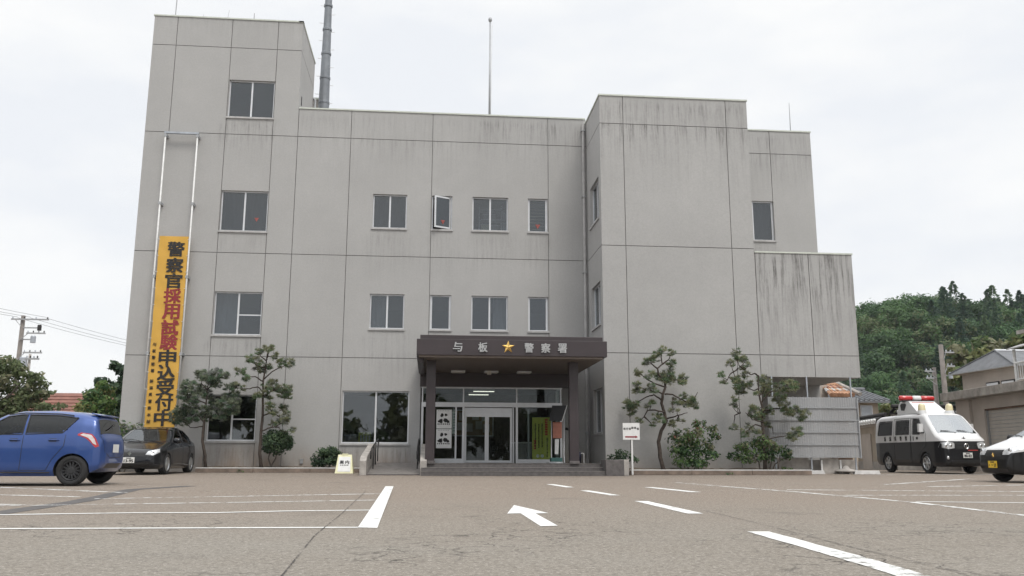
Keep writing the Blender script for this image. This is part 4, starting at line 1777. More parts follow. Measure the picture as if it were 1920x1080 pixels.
wb = [(2.16, 1.01), (2.16, 1.40), (2.75, 1.385), (3.10, 1.335), (2.86, 1.04)]
allw = [(1.13, .99), (1.74, 1.385), (2.05, 1.42), (2.75, 1.405), (3.14, 1.34), (2.90, 1.02)]
finish_body(hb, B, blue.m, [(.72, .335, .30, .84), (3.10, .335, .30, .84)], L_,
            [('side', wa), ('side', wb), ('top', (1.02, 1.62, .62, .50)), ('top', (3.48, 3.61, .54, .60))])
for sg in (-1, 1):
    d = MB()
    B.seam(d, [(1.14, .98), (1.10, .62), (1.16, .30), (2.12, .29), (2.13, .62), (2.13, .99)], M['black'], 'side', sg, .0055)
    d1 = d.build('door', hb)
    d = MB()
    B.seam(d, [(2.13, .30), (2.62, .30), (2.72, .52), (2.92, .78), (2.93, 1.0)], M['black'], 'side', sg, .0055)
    d2 = d.build('door', hb)
    side_glass(hb, B, wa, 'cglass', d1, sg)
    side_glass(hb, B, wb, 'cglass_dark', d2, sg)
    for (x, dd) in ((1.98, d1), (2.72, d2)):
        m = MB()
        y = sg * (B.width(x, .90) + .012)
        m.tube([(x - .10, y - sg * .012, .895), (x - .07, y + sg * .015, .90), (x + .07, y + sg * .015, .90), (x + .10, y - sg * .012, .895)], .014, blue.m, 8)
        B.patch(m, [(x - .09, .865), (x - .09, .925), (x + .05, .925), (x + .05, .865)], M['black'], 'side', .001, 4, 4, sg)
        m.build('handle', dd)
    m = MB()
    B.seam(m, [(1.74, 1.40), (2.05, 1.435), (2.75, 1.42), (3.0, 1.39)], M['black'], 'side', sg, .012)
    m.build('rain_visor', hb)
    m = MB()
    B.seam(m, [(1.16, .26), (2.7, .26)], M['black'], 'side', sg, .012)
    m.build('sill_trim', hb)
    m = MB()
    B.patch(m, [(3.12, 1.00), (3.22, 1.05), (3.40, 1.03), (3.54, .94), (3.66, .76), (3.56, .75), (3.44, .83), (3.30, .95)], M['tail'], 'side', .006, 10, 10, sg)
    tl = m.build('tail_light', hb, smooth=True)
    m = MB()
    B.patch(m, [(3.20, 1.00), (3.26, 1.03), (3.40, 1.005), (3.51, .92), (3.58, .80), (3.48, .83), (3.35, .95)], M['tail_clear'], 'side', .011, 8, 8, sg)
    m.build('lamp_lens', tl, smooth=True)
    m = MB()
    x, z = 1.30, 1.02
    y0 = sg * (B.width(x, z))
    m.lathe([(0, 0), (.06, .01), (.085, .06), (.085, .14), (.06, .18), (0, .19)], blue.m, 14, (x - .02, y0 + sg * .06 - .09 * 0, z + .03), axis='y')
    m.build('wing_mirror', hb, smooth=True)
    m = MB()
    B.patch(m, [(.10, .62), (.16, .76), (.62, .84), (.50, .66)], M['headlamp'], 'side', .006, 8, 8, sg)
    m.build('headlight', hb, smooth=True)
    for x in (.72, 3.10):
        wheel(hb, x, sg * .825, .30, .185, 'rim_dark', 14)
m = MB()
B.top_patch(m, 1.02, 1.62, .62, .50, M['cglass'], off=-.004)
m.build('windscreen', hb, smooth=True)
m = MB()
B.top_patch(m, 3.475, 3.612, .55, .61, M['cglass_dark'], off=.002)
m.build('rear_window', hb, smooth=True)
m = MB()
m.hexa([(3.30, -.56, 1.425), (3.52, -.53, 1.385), (3.52, .53, 1.385), (3.30, .56, 1.425)],
       [(3.30, -.56, 1.45), (3.53, -.53, 1.405), (3.53, .53, 1.405), (3.30, .56, 1.45)], blue.m)
m.build('roof_spoiler', hb, bevel=.008)
mk_plate(hb, B, .74, 0, 'plate', None, 'rear')
m = MB()
B.seam(m, [(-.62, .98), (-.55, .66), (-.30, .56), (.30, .56), (.55, .66), (.62, .98)], M['black'], 'rear', r=.006)
m.build('tailgate', hb)
m = MB()
m.tube([(3.64, -.2, 1.12), (3.60, -.1, 1.14), (3.56, .25, 1.24)], .01, M['black'], 6)
m.build('rear_wiper', hb)
m = MB()
B.patch(m, [(-.42, .34), (-.38, .44), (.38, .44), (.42, .34)], M['grille'], 'rear', .004, 3, 8)
m.build('rear_diffuser', hb, smooth=True)
seats(hb, (1.75, 2.55), .55, 1.5)
for o in hb.children_recursive:                 # short, upright tail
    if o.type == 'MESH' and o.name.split('.')[0] not in ('wheel', 'rim', 'seat'):
        for v_ in o.data.vertices:
            if v_.co.x > 3.42: v_.co.x = 3.42 + (v_.co.x - 3.42) * .60

# ---------------------------------------------------------------- dark sedan (faces the camera)
sd = thing('sedan_car', (-8.72, 26.75, G(27)), 'dark grey four door sedan with silver wheels parked below the yellow banner', 'car', rz=R(90))
OFF[sd.name] = Vector((0, 0, 0))
L_ = 4.45
B = Body(L_, [(0, .52), (.05, .66), (.18, .76), (.55, .86), (1.12, .98), (1.90, 1.39), (2.25, 1.46), (2.7, 1.47), (3.2, 1.41), (3.85, 1.10), (4.3, 1.06), (4.42, .95), (4.45, .7)],
         [(0, .30), (.12, .19), (.4, .17), (3.4, .17), (4.1, .22), (4.35, .30), (4.45, .42)],
         [(0, .58), (.08, .70), (.28, .81), (.7, .865), (1.5, .88), (3.2, .88), (4.0, .84), (4.3, .76), (4.45, .6)],
         [(0, .95), (.3, 1.0), (.7, 1.0), (.92, .965), (1.15, .86), (1.38, .74), (1.48, .68)], rc=.09, ry=.16)
blk = simple('dark_car_paint', (.010, .011, .014), .22, .0, var=.1, coat=.5, spec=.3)
wa = [(1.32, .97), (1.95, 1.33), (2.38, 1.38), (2.40, .97)]
wb = [(2.47, .97), (2.46, 1.38), (2.9, 1.36), (3.35, 1.17), (3.42, .99)]
finish_body(sd, B, blk, [(.86, .345, .31, .86), (3.48, .345, .31, .86)], L_,
            [('side', wa), ('side', wb), ('top', (1.18, 1.88, .66, .52)), ('top', (3.28, 3.82, .5, .6))])
for sg in (-1, 1):
    d = MB()
    B.seam(d, [(1.30, .95), (1.26, .6), (1.32, .27), (2.42, .27), (2.43, .95)], M['black'], 'side', sg, .005)
    d1 = d.build('door', sd)
    d = MB()
    B.seam(d, [(2.44, .27), (3.05, .27), (3.2, .6), (3.42, .8), (3.45, .97)], M['black'], 'side', sg, .005)
    d2 = d.build('door', sd)
    side_glass(sd, B, wa, 'cglass', d1, sg)
    side_glass(sd, B, wb, 'cglass', d2, sg)
    for x, dd in ((2.25, d1), (3.2, d2)):
        m = MB()
        y = sg * (B.width(x, .86) + .012)
        m.tube([(x - .1, y - sg * .01, .86), (x - .07, y + sg * .015, .865), (x + .07, y + sg * .015, .865), (x + .1, y - sg * .01, .86)], .013, blk, 8)
        m.build('handle', dd)
    m = MB()
    B.patch(m, [(sg * .44, .57), (sg * .50, .69), (sg * .76, .765), (sg * .80, .66), (sg * .66, .56)], M['headlamp'], 'front', .006, 8, 8)
    hl = m.build('headlight', sd, smooth=True)
    m = MB()
    y = sg * .62
    x = B.xfront(y, .65)
    m.lathe([(.0, -.014), (.05, -.012), (.06, 0)], M['chrome'], 16, (x, y, .65), axis='x')
    m.build('lamp_reflector', hl, smooth=True)
    m = MB()
    x, z = 1.46, .98
    y0 = sg * B.width(x, z)
    m.lathe([(0, 0), (.07, .02), (.09, .07), (.09, .16), (.06, .21), (0, .22)], blk, 14, (x, y0 + (0 if sg > 0 else -.0), z + .04), axis='y')
    mi_ = m.build('wing_mirror', sd, smooth=True)
    if sg < 0: mi_.location.y = -.22
    for x in (.86, 3.48):
        wheel(sd, x, sg * .86, .315, .205, 'rim', 10)
m = MB()
B.top_patch(m, 1.18, 1.88, .66, .52, M['wscreen_dark'], off=-.004)
m.build('windscreen', sd, smooth=True)
m = MB()
B.top_patch(m, 3.28, 3.82, .50, .60, M['cglass_dark'], off=.003)
m.build('rear_window', sd, smooth=True)
m = MB()
B.patch(m, [(-.40, .54), (-.44, .66), (.44, .66), (.40, .54)], M['grille'], 'front', .005, 6, 16)
for z in (.57, .60, .63):
    B.seam(m, [(-.41, z), (.41, z)], M['black'], 'front', r=.008)
m.build('grille', sd, smooth=True)
m = MB()
x = B.xfront(0, .63)
m.prism([(x - .03, 0, .555), (x - .03, .062, .62), (x - .025, 0, .685), (x - .03, -.062, .62)], (-.014, 0, 0), M['chrome'])
m.build('emblem', sd)
m = MB()
B.patch(m, [(-.55, .24), (-.60, .34), (.60, .34), (.55, .24)], M['grille'], 'front', .004, 4, 16)
m.build('lower_intake', sd, smooth=True)
mk_plate(sd, B, .43, 0, 'plate', '13-95', 'front', small='300')
m = MB()
for y in (-.45, .15):
    m.tube([(1.12, y - .1, B.ztop(1.12, y) + .02), (1.20, y + .2, B.ztop(1.2, y) + .025), (1.26, y + .48, B.ztop(1.26, min(.6, y + .48)) + .02)], .010, M['black'], 6)
m.build('wiper', sd)
m = MB()
m.hexa([(1.35, -.6, .95), (1.6, -.6, .9), (1.6, .6, .9), (1.35, .6, .95)], [(1.3, -.6, .98), (1.62, -.6, .98), (1.62, .6, .98), (1.3, .6, .98)], M['seatcloth'])
m.build('dashboard', sd)
seats(sd, (2.0, 2.95), .5, 1.5)

# ---------------------------------------------------------------- police van (faces the camera)
pv = thing('police_van', (17.27 + .84, 29.35 - 1.08, .09), 'black and white police van with raised red light bar in front of the garage', 'van', rz=R(90))
OFF[pv.name] = Vector((0, 0, 0))
L_ = 4.65
B = Body(L_, [(0, .66), (.03, .98), (.12, 1.12), (.42, 1.26), (1.14, 1.90), (1.34, 1.965), (2.6, 1.985), (4.3, 1.96), (4.52, 1.90), (4.61, 1.4), (4.65, .8)],
         [(0, .36), (.1, .25), (.3, .22), (4.3, .24), (4.58, .32), (4.65, .42)],
         [(0, .62), (.06, .72), (.2, .80), (.5, .845), (1.2, .85), (4.2, .85), (4.5, .82), (4.62, .74), (4.65, .7)],
         [(0, .95), (.3, 1.0), (1.05, 1.0), (1.3, .985), (1.7, .92), (1.86, .87), (2.0, .82)], rc=.10, ry=.14, rt=.05)
vp = NT('black_over_white_livery')
vp.set(Roughness=.3)
vp.b.inputs['Specular IOR Level'].default_value = .3
vp.b.inputs['Coat Weight'].default_value = .45
vp.b.inputs['Coat Roughness'].default_value = .06
geo = vp.n('ShaderNodeTexCoord')
sep = vp.n('ShaderNodeSeparateXYZ')
vp.l(geo.outputs['Object'], sep.inputs[0])
f_ = vp.math('GREATER_THAN', sep.outputs['Z'], 1.02)
vp.color(vp.mix(f_, (.009, .009, .011), (.68, .68, .68)))
wv_ = [[(1.06, 1.31), (1.46, 1.76), (1.83, 1.78), (1.84, 1.28)], [(2.08, 1.28), (2.08, 1.76), (2.98, 1.76), (2.98, 1.28)], [(3.24, 1.28), (3.24, 1.76), (4.20, 1.75), (4.28, 1.28)]]
finish_body(pv, B, vp.m, [(1.08, .365, .33, .84), (3.65, .365, .33, .84)], L_,
            [('side', w_) for w_ in wv_] + [('top', (.46, 1.13, .72, .62))])
whm = simple('white_car_paint', (.68, .68, .68), .3, var=.02, coat=.7)
for sg in (-1, 1):
    d = MB()
    B.seam(d, [(.98, 1.28), (1.0, .9), (1.42, .66), (1.48, .30), (1.93, .29), (1.95, 1.80), (1.46, 1.80), (.98, 1.28)], M['black'], 'side', sg, .005)
    d1 = d.build('door', pv)
    d = MB()
    B.seam(d, [(1.98, .29), (3.10, .29), (3.11, 1.82), (1.98, 1.82), (1.98, .29)], M['black'], 'side', sg, .005)
    d2 = d.build('door', pv)
    d2['label'] = 'sliding side door'
    side_glass(pv, B, wv_[0], 'cglass_dark', d1, sg)
    side_glass(pv, B, wv_[1], 'cglass_dark', d2, sg)
    side_glass(pv, B, wv_[2], 'cglass_dark', None, sg)
    for (x, hw, h0, h1, dd) in ((1.93, .025, 1.06, 1.22, d2), (1.76, .025, 1.06, 1.20, d1), (1.52, .06, 1.10, 1.18, d1)):
        m = MB()
        B.patch(m, [(x - hw, h0), (x - hw, h1), (x + hw, h1), (x + hw, h0)], M['black'], 'side', .012, 4, 6, sg)
        m.build('handle', dd)
    m = MB()
    B.patch(m, [(sg * .42, .80), (sg * .40, .97), (sg * .60, 1.005), (sg * .80, .98), (sg * .82, .82), (sg * .64, .77)], M['headlamp'], 'front', .008, 8, 10)
    hl = m.build('headlight', pv, smooth=True)
    for y, rr in ((sg * .54, .055), (sg * .69, .06)):
        m = MB()
        m.lathe([(.0, -.016), (rr * .85, -.014), (rr, 0)], M['chrome'], 16, (B.xfront(y, .88), y, .88), axis='x')
        m.build('lamp_reflector', hl, smooth=True)
    m = MB()
    m.lathe([(0, -.012), (.05, -.012), (.055, 0)], M['headlamp'], 14, (B.xfront(sg * .66, .50), sg * .66, .50), axis='x')
    m.build('fog_light', pv, smooth=True)
    m = MB()
    x = 1.12
    y0 = sg * (B.width(x, 1.4) + .03)
    m.box(x - .06, y0 if sg > 0 else y0 - .16, 1.33, x + .05, y0 + .16 if sg > 0 else y0, 1.60, whm)
    m.box(x + .051, (y0 if sg > 0 else y0 - .16) + .012, 1.345, x + .058, (y0 + .16 if sg > 0 else y0) - .012, 1.585, M['chrome'])
    m.tube([(x, sg * B.width(x, 1.3), 1.30), (x, y0 + sg * .06, 1.34)], .022, M['black'], 8)
    m.build('wing_mirror', pv, bevel=.02)
    for x in (1.08, 3.65):
        wheel(pv, x, sg * .835, .33, .20, 'rim', 6)
    # livery writing along the side (reads towards the rear of the photo's left)
    tm = MB()
    pos = (2.25, 2.62, 2.99, 3.36, 3.73)
    for k, c0 in enumerate('新潟県警察'):
        x = pos[4 - k] if sg > 0 else pos[k]
        put_text(tm, c0, (x, sg * (B.width(x, 1.145) + .004), 1.145), .135, .15, M['ink'], bold=.03, depth=.002,
                 ux=(-1, 0, 0) if sg > 0 else (1, 0, 0))
    tm.build('side_lettering', pv)
    # yellow-white reflector bars by the door
m = MB()
B.top_patch(m, .46, 1.13, .72, .62, M['wscreen'], off=-.003)
m.build('windscreen', pv, smooth=True)
m = MB()
B.patch(m, [(-.40, .80), (-.42, .985), (0, .93), (.42, .985), (.40, .80)], M['grille'], 'front', .006, 8, 18)
B.patch(m, [(-.40, .76), (-.40, .985), (.40, .985), (.40, .76)], M['grille'], 'front', .004, 8, 18)
for z in (.80, .84, .925):
    B.seam(m, [(-.37, z), (.37, z)], M['black'], 'front', r=.010)
m.build('grille', pv, smooth=True)
m = MB()
x = B.xfront(0, .86)
m.lathe([(.066, -.03), (.075, -.036), (.084, -.03), (.084, -.01), (.066, -.01), (.066, -.03)], M['chrome'], 20, (x, 0, .865), axis='x')
m.box(x - .033, -.012, .80, x - .02, .012, .93, M['chrome'])
m.build('emblem', pv)
m = MB()
xe = B.xfront(0, 1.13)
for k in range(5):
    a0, a1, am = R(90 + 72 * k - 36), R(90 + 72 * k + 36), R(90 + 72 * k)
    c0 = (xe - .03, 0, 1.10)
    def pp(r, a, dx=0): return (xe - .025 + dx, r * math.cos(a), 1.10 + r * math.sin(a))
    m.poly([pp(0, 0, -.02), pp(.035, a0), pp(.085, am)], M['ink'])
    m.poly([pp(0, 0, -.02), pp(.085, am), pp(.035, a1)], M['ink'])
m.build('star_emblem', pv)
m = MB()
B.seam(m, [(-.40, .735), (-.05, .735)], M['red'], 'front', r=.012)
m.build('red_trim', pv)
m = MB()
B.patch(m, [(-.55, .33), (-.58, .44), (.58, .44), (.55, .33)], M['grille'], 'front', .004, 4, 16)
m.build('lower_intake', pv, smooth=True)
mk_plate(pv, B, .58, 0, 'plate', '80-02', 'front', small='800', off=.03)
m = MB()
for y in (-.55, .05):
    m.tube([(.44, y, B.ztop(.44, y) + .02), (.50, y + .25, B.ztop(.50, y + .25) + .025), (.53, y + .5, B.ztop(.53, y + .5) + .02)], .012, M['black'], 6)
m.build('wiper', pv)
m = MB()
m.hexa([(.55, -.72, 1.05), (1.1, -.72, 1.05), (1.1, .72, 1.05), (.55, .72, 1.05)], [(.62, -.72, 1.2), (1.05, -.72, 1.22), (1.05, .72, 1.22), (.62, .72, 1.2)], M['seatcloth'])
m.build('dashboard', pv)
seats(pv, (1.5, 2.5, 3.5), .95, 1.6)
# raised light carrier and bar
m = MB()
prof = [(1.75, 1.97), (2.45, 2.40), (3.05, 2.42), (3.16, 2.34), (3.22, 1.965)]
inn = [(2.3, 2.15), (2.62, 2.52), (2.92, 2.54), (3.0, 2.2)]
for sg in (-1, 1):
    yb_, yt_ = sg * .58, sg * .50
    v0 = [(x, yb_ + (yt_ - yb_) * (z - 1.97) / .45, z) for x, z in prof]
    m.prism(v0, (0, -sg * .05, 0), whm)
m.hexa([(1.75, -.575, 1.972), (1.82, -.575, 1.972), (1.82, .575, 1.972), (1.75, .575, 1.972)], [(2.45, -.5, 2.398), (2.52, -.5, 2.398), (2.52, .5, 2.398), (2.45, .5, 2.398)], whm)
m.box(2.45, -.5, 2.38, 3.06, .5, 2.42, whm)
m.hexa([(3.17, -.57, 1.97), (3.22, -.57, 1.97), (3.22, .57, 1.97), (3.17, .57, 1.97)], [(3.06, -.5, 2.40), (3.1, -.5, 2.40), (3.1, .5, 2.40), (3.06, .5, 2.40)], whm)
m.build('light_carrier', pv, bevel=.012)
m = MB()
for sg in (-1, 1):
    pts = [(2.72, 2.10), (2.62, 2.30), (2.70, 2.345), (2.98, 2.36), (3.04, 2.30), (2.95, 2.12)]
    m.prism([(x, sg * (.58 - .08 * (z - 1.97) / .45 + .004), z) for x, z in pts], (0, -sg * .004, 0), M['black'])
m.build('carrier_opening', pv)
m = MB()
m.box(2.40, -.42, 2.345, 2.43, .42, 2.385, M['red'])
m.build('front_warning_strip', pv)
lb = MB()
lb.box(2.66, -.62, 2.42, 2.94, .62, 2.46, M['black'])
lbo = lb.build('light_bar', pv, bevel=.01)
redl = simple('red_lamp_lens', (.55, .02, .02), .12, var=.1, coat=1.0)
for (y0, y1, mt) in ((-.68, -.17, redl), (-.165, .165, M['white']), (.17, .68, redl)):
    m = MB()
    prof = []
    m.tube([(2.80, y0, 2.54), (2.80, y0 + .03, 2.54), (2.80, y1 - .03, 2.54), (2.80, y1, 2.54)], [.06, .09, .09, .06], mt, 16)
    m.build('warning_lamp', lbo, smooth=True)
amb = simple('amber_lamp_lens', (.72, .64, .40), .15, var=.1, coat=.8)
for y in (-.52, .52):
    m = MB()
    m.lathe([(0, 2.30), (.08, 2.28), (.12, 2.22), (.13, 2.06), (.14, 1.95), (.0, 1.95)], amb, 18, (1.62, y, 0))
    b_ = m.build('beacon', pv, smooth=True)
    m = MB()
    m.lathe([(.145, 2.06), (.15, 2.05), (.17, 1.94)], whm, 18, (1.62, y, 0))
    m.build('beacon_base', b_, smooth=True)

pv.scale.z = 1.07

# ---------------------------------------------------------------- small patrol car, right edge (faces left)
pc = thing('patrol_car', (13.72, 20.4, G(20)), 'small black and white patrol car with a yellow number plate', 'car')
OFF[pc.name] = Vector((0, 0, 0))
L_ = 3.40
B = Body(L_, [(0, .55), (.05, .74), (.16, .84), (.82, 1.06), (1.55, 1.46), (1.85, 1.52), (2.6, 1.53), (3.1, 1.46), (3.34, 1.05), (3.40, .7)],
         [(0, .34), (.1, .22), (.3, .19), (2.9, .19), (3.3, .3), (3.40, .42)],
         [(0, .52), (.08, .62), (.25, .69), (.6, .73), (1.5, .737), (2.7, .737), (3.15, .70), (3.40, .55)],
         [(0, .95), (.3, 1.0), (.8, 1.0), (1.0, .965), (1.25, .87), (1.45, .78), (1.55, .72)], rc=.09, ry=.14)
pp_ = NT('patrol_car_livery')
pp_.set(Roughness=.28)
pp_.b.inputs['Specular IOR Level'].default_value = .3
pp_.b.inputs['Coat Weight'].default_value = .45
pp_.b.inputs['Coat Roughness'].default_value = .05
geo = pp_.n('ShaderNodeTexCoord')
sep = pp_.n('ShaderNodeSeparateXYZ')
pp_.l(geo.outputs['Object'], sep.inputs[0])
thr = pp_.rng(sep.outputs['X'], .1, .75, .70, .80)
pp_.color(pp_.mix(pp_.math('GREATER_THAN', sep.outputs['Z'], thr), (.009, .009, .010), (.68, .68, .68)))
wa = [(1.08, 1.02), (1.62, 1.37), (1.88, 1.41), (1.88, 1.00)]
wb = [(1.95, 1.00), (1.95, 1.42), (2.7, 1.40), (2.82, 1.02)]
finish_body(pc, B, pp_.m, [(.66, .315, .28, .73), (3.0 - .08, .315, .28, .73)], L_, [('side', wa), ('side', wb), ('top', (.90, 1.53, .56, .46))])
for sg in (-1, 1):
    d = MB()
    B.seam(d, [(1.05, 1.0), (1.02, .6), (1.08, .3), (1.9, .3), (1.92, 1.0)], M['black'], 'side', sg, .005)
    d1 = d.build('door', pc)
    side_glass(pc, B, wa, 'cglass', d1, sg)
    d = MB()
    B.seam(d, [(1.92, .3), (2.6, .3), (2.75, .6), (2.82, 1.0)], M['black'], 'side', sg, .005)
    d2 = d.build('door', pc)
    side_glass(pc, B, wb, 'cglass', d2, sg)
    m = MB()
    if sg < 0:
        B.patch(m, [(sg * .33, .66), (sg * .36, .76), (sg * .52, .87), (sg * .69, .91), (sg * .705, .78), (sg * .55, .66)], M['headlamp'], 'front', .010, 12, 14)
    else:
        B.patch(m, [(sg * .33, .66), (sg * .36, .76), (sg * .52, .87), (sg * .69, .91), (sg * .705, .78), (sg * .55, .66)], M['headlamp'], 'front', .010, 12, 14)
    hl = m.build('headlight', pc, smooth=True)
    m = MB()
    y = sg * .53
    m.lathe([(.0, -.02), (.05, -.017), (.065, 0)], M['chrome'], 16, (B.xfront(y, .76) - .006, y, .76), axis='x')
    m.build('lamp_reflector', hl, smooth=True)
    m = MB()
    x, z = 1.12, 1.06
    y0 = sg * B.width(x, z)
    m.lathe([(0, -.11), (.06, -.10), (.085, -.05), (.085, .05), (.06, .10), (0, .11)], M['black'], 14, (x, y0 + sg * .14, z + .03), axis='y')
    m.build('wing_mirror', pc, smooth=True)
    for x in (.66, 2.92):
        wheel(pc, x, sg * .715, .28, .165, 'rim_dark', 8)
m = MB()
B.top_patch(m, .90, 1.53, .56, .46, M['wscreen'], off=-.004)
m.build('windscreen', pc, smooth=True)
m = MB()
B.patch(m, [(-.30, .62), (-.34, .78), (.34, .78), (.30, .62)], M['grille'], 'front', .008, 6, 16)
for z in (.66, .70, .74):
    B.seam(m, [(-.30, z), (.30, z)], M['black'], 'front', r=.008)
m.build('grille', pc, smooth=True)
m = MB()
x = B.xfront(0, .655)
for k in range(5):
    a0, a1, am = R(90 + 72 * k - 36), R(90 + 72 * k + 36), R(90 + 72 * k)
    def pq(r, a, dx=0): return (x - .02 + dx, r * math.cos(a), .655 + r * math.sin(a))
    m.poly([pq(0, 0, -.02), pq(.03, a0), pq(.065, am)], M['gold'])
    m.poly([pq(0, 0, -.02), pq(.065, am), pq(.03, a1)], M['gold'])
m.build('star_emblem', pc)
mk_plate(pc, B, .43, 0, 'plate_y', '・・11', 'front', small='580', off=.015)
m = MB()
B.patch(m, [(-.45, .25), (-.5, .33), (.5, .33), (.45, .25)], M['grille'], 'front', .004, 4, 14)
m.build('lower_intake', pc, smooth=True)
m = MB()
for y in (-.45, .05):
    m.tube([(.86, y, B.ztop(.86, y) + .015), (.93, y + .22, B.ztop(.93, y + .22) + .02), (.97, y + .42, B.ztop(.97, y + .42) + .018)], .010, M['black'], 6)
m.build('wiper', pc)
m = MB()
m.hexa([(1.0, -.55, .95), (1.35, -.55, .95), (1.35, .55, .95), (1.0, .55, .95)], [(1.05, -.55, 1.06), (1.33, -.55, 1.06), (1.33, .55, 1.06), (1.05, .55, 1.06)], M['seatcloth'])
m.build('dashboard', pc)
seats(pc, (1.7, 2.35), .55, 1.3)
m = MB()
m.box(1.9, -.5, 1.60, 2.15, .5, 1.72, redl)
m.box(1.95, -.45, 1.53, 2.1, .45, 1.60, M['black'])
m.build('light_bar', pc, bevel=.03)

# ================================================================== VEGETATION
def quads_mesh(name, C, U, V, midx, mats, parent=None, kind=None):
    """many small leaf faces: centres C, half-edge vectors U, V"""
    n = len(C)
    vs = np.empty((n, 4, 3))
    vs[:, 0] = C - U * .35 - V
    vs[:, 1] = C + U - V * .25
    vs[:, 2] = C + U * .35 + V
    vs[:, 3] = C - U + V * .25
    off = OFF.get(parent.name, Vector((0, 0, 0))) if parent else Vector((0, 0, 0))
    vs = vs.reshape(-1, 3) - np.array(off)
    me = bpy.data.meshes.new(name)
    me.vertices.add(4 * n)
    me.vertices.foreach_set('co', vs.ravel())
    me.loops.add(4 * n)
    me.loops.foreach_set('vertex_index', np.arange(4 * n, dtype=np.int32))
    me.polygons.add(n)
    me.polygons.foreach_set('loop_start', np.arange(0, 4 * n, 4, dtype=np.int32))
    me.polygons.foreach_set('loop_total', np.full(n, 4, dtype=np.int32))
    me.polygons.foreach_set('material_index', np.asarray(midx, dtype=np.int32))
    for m in mats: me.materials.append(m)
    me.update(calc_edges=True)
    me.validate()
    o = bpy.data.objects.new(name, me)
    COL.objects.link(o)
    if parent:
        o.parent = parent
        OFF[o.name] = off
    if kind: o['kind'] = kind
    return o


def unit(n):
    a = rng.normal(size=(n, 3))
    return a / np.linalg.norm(a, axis=1, keepdims=True)


def clump_leaves(clumps, per, size, up=0.3, shell=.55, flat=1.0):
    """clumps: (x, y, z, rx, ry, rz); leaves spread through each clump, denser towards its skin"""
    Cs, Us, Vs, K = [], [], [], []
    for ci, (x, y, z, rx, ry, rz) in enumerate(clumps):
        n = max(6, int(per * (rx * ry * rz) ** (2 / 3)))
        d = unit(n)
        r = shell + (1 - shell) * rng.random(n)[:, None] ** .6
        r *= (1 + .18 * rng.normal(size=(n, 1)))
        c = np.array([x, y, z]) + d * r * np.array([rx, ry, rz])
        nr = d + unit(n) * .9 + np.array([0, 0, up])
        nr /= np.linalg.norm(nr, axis=1, keepdims=True)
        t = np.cross(nr, unit(n))
        t /= np.linalg.norm(t, axis=1, keepdims=True) + 1e-9
        b = np.cross(nr, t)
        s = size * (.65 + .7 * rng.random((n, 1)))
        Cs.append(c); Us.append(t * s * .5); Vs.append(b * s)
        K.append(np.full(n, ci))
    return np.concatenate(Cs), np.concatenate(Us), np.concatenate(Vs), np.concatenate(K)


LEAF = {}
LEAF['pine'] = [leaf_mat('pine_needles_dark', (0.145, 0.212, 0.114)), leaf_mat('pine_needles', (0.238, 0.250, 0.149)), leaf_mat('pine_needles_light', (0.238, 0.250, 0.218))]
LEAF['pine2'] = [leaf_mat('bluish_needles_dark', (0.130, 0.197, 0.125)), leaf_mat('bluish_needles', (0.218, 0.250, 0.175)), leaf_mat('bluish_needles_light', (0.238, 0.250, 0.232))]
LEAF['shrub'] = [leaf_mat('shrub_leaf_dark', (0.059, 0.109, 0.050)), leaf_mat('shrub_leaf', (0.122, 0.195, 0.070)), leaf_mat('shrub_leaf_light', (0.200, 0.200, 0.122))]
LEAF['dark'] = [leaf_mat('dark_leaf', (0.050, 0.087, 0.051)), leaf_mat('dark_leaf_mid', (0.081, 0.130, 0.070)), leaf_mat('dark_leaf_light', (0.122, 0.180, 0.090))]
LEAF['tree'] = [leaf_mat('tree_leaf_dark', (0.095, 0.141, 0.054)), leaf_mat('tree_leaf', (0.184, 0.200, 0.081)), leaf_mat('tree_leaf_light', (0.200, 0.200, 0.122))]
LEAF['airy'] = [leaf_mat('airy_leaf_dark', (0.113, 0.152, 0.072)), leaf_mat('airy_leaf', (0.185, 0.225, 0.113)), leaf_mat('airy_leaf_light', (0.250, 0.250, 0.159))]
LEAF['cone'] = [leaf_mat('cypress_dark', (0.077, 0.150, 0.056)), leaf_mat('cypress', (0.159, 0.250, 0.077)), leaf_mat('cypress_light', (0.250, 0.250, 0.105))]
LEAF['red'] = leaf_mat('new_red_leaf', (0.170, 0.070, 0.045))
LEAF['flower'] = leaf_mat('white_flower', (0.220, 0.220, 0.220))


def seglist(lines):
    P = []
    for l in lines:
        for a, b in zip(l, l[1:]):
            n = max(1, int((b - a).length / .06))
            for k in range(n + 1):
                P.append(a + (b - a) * k / n)
    return P


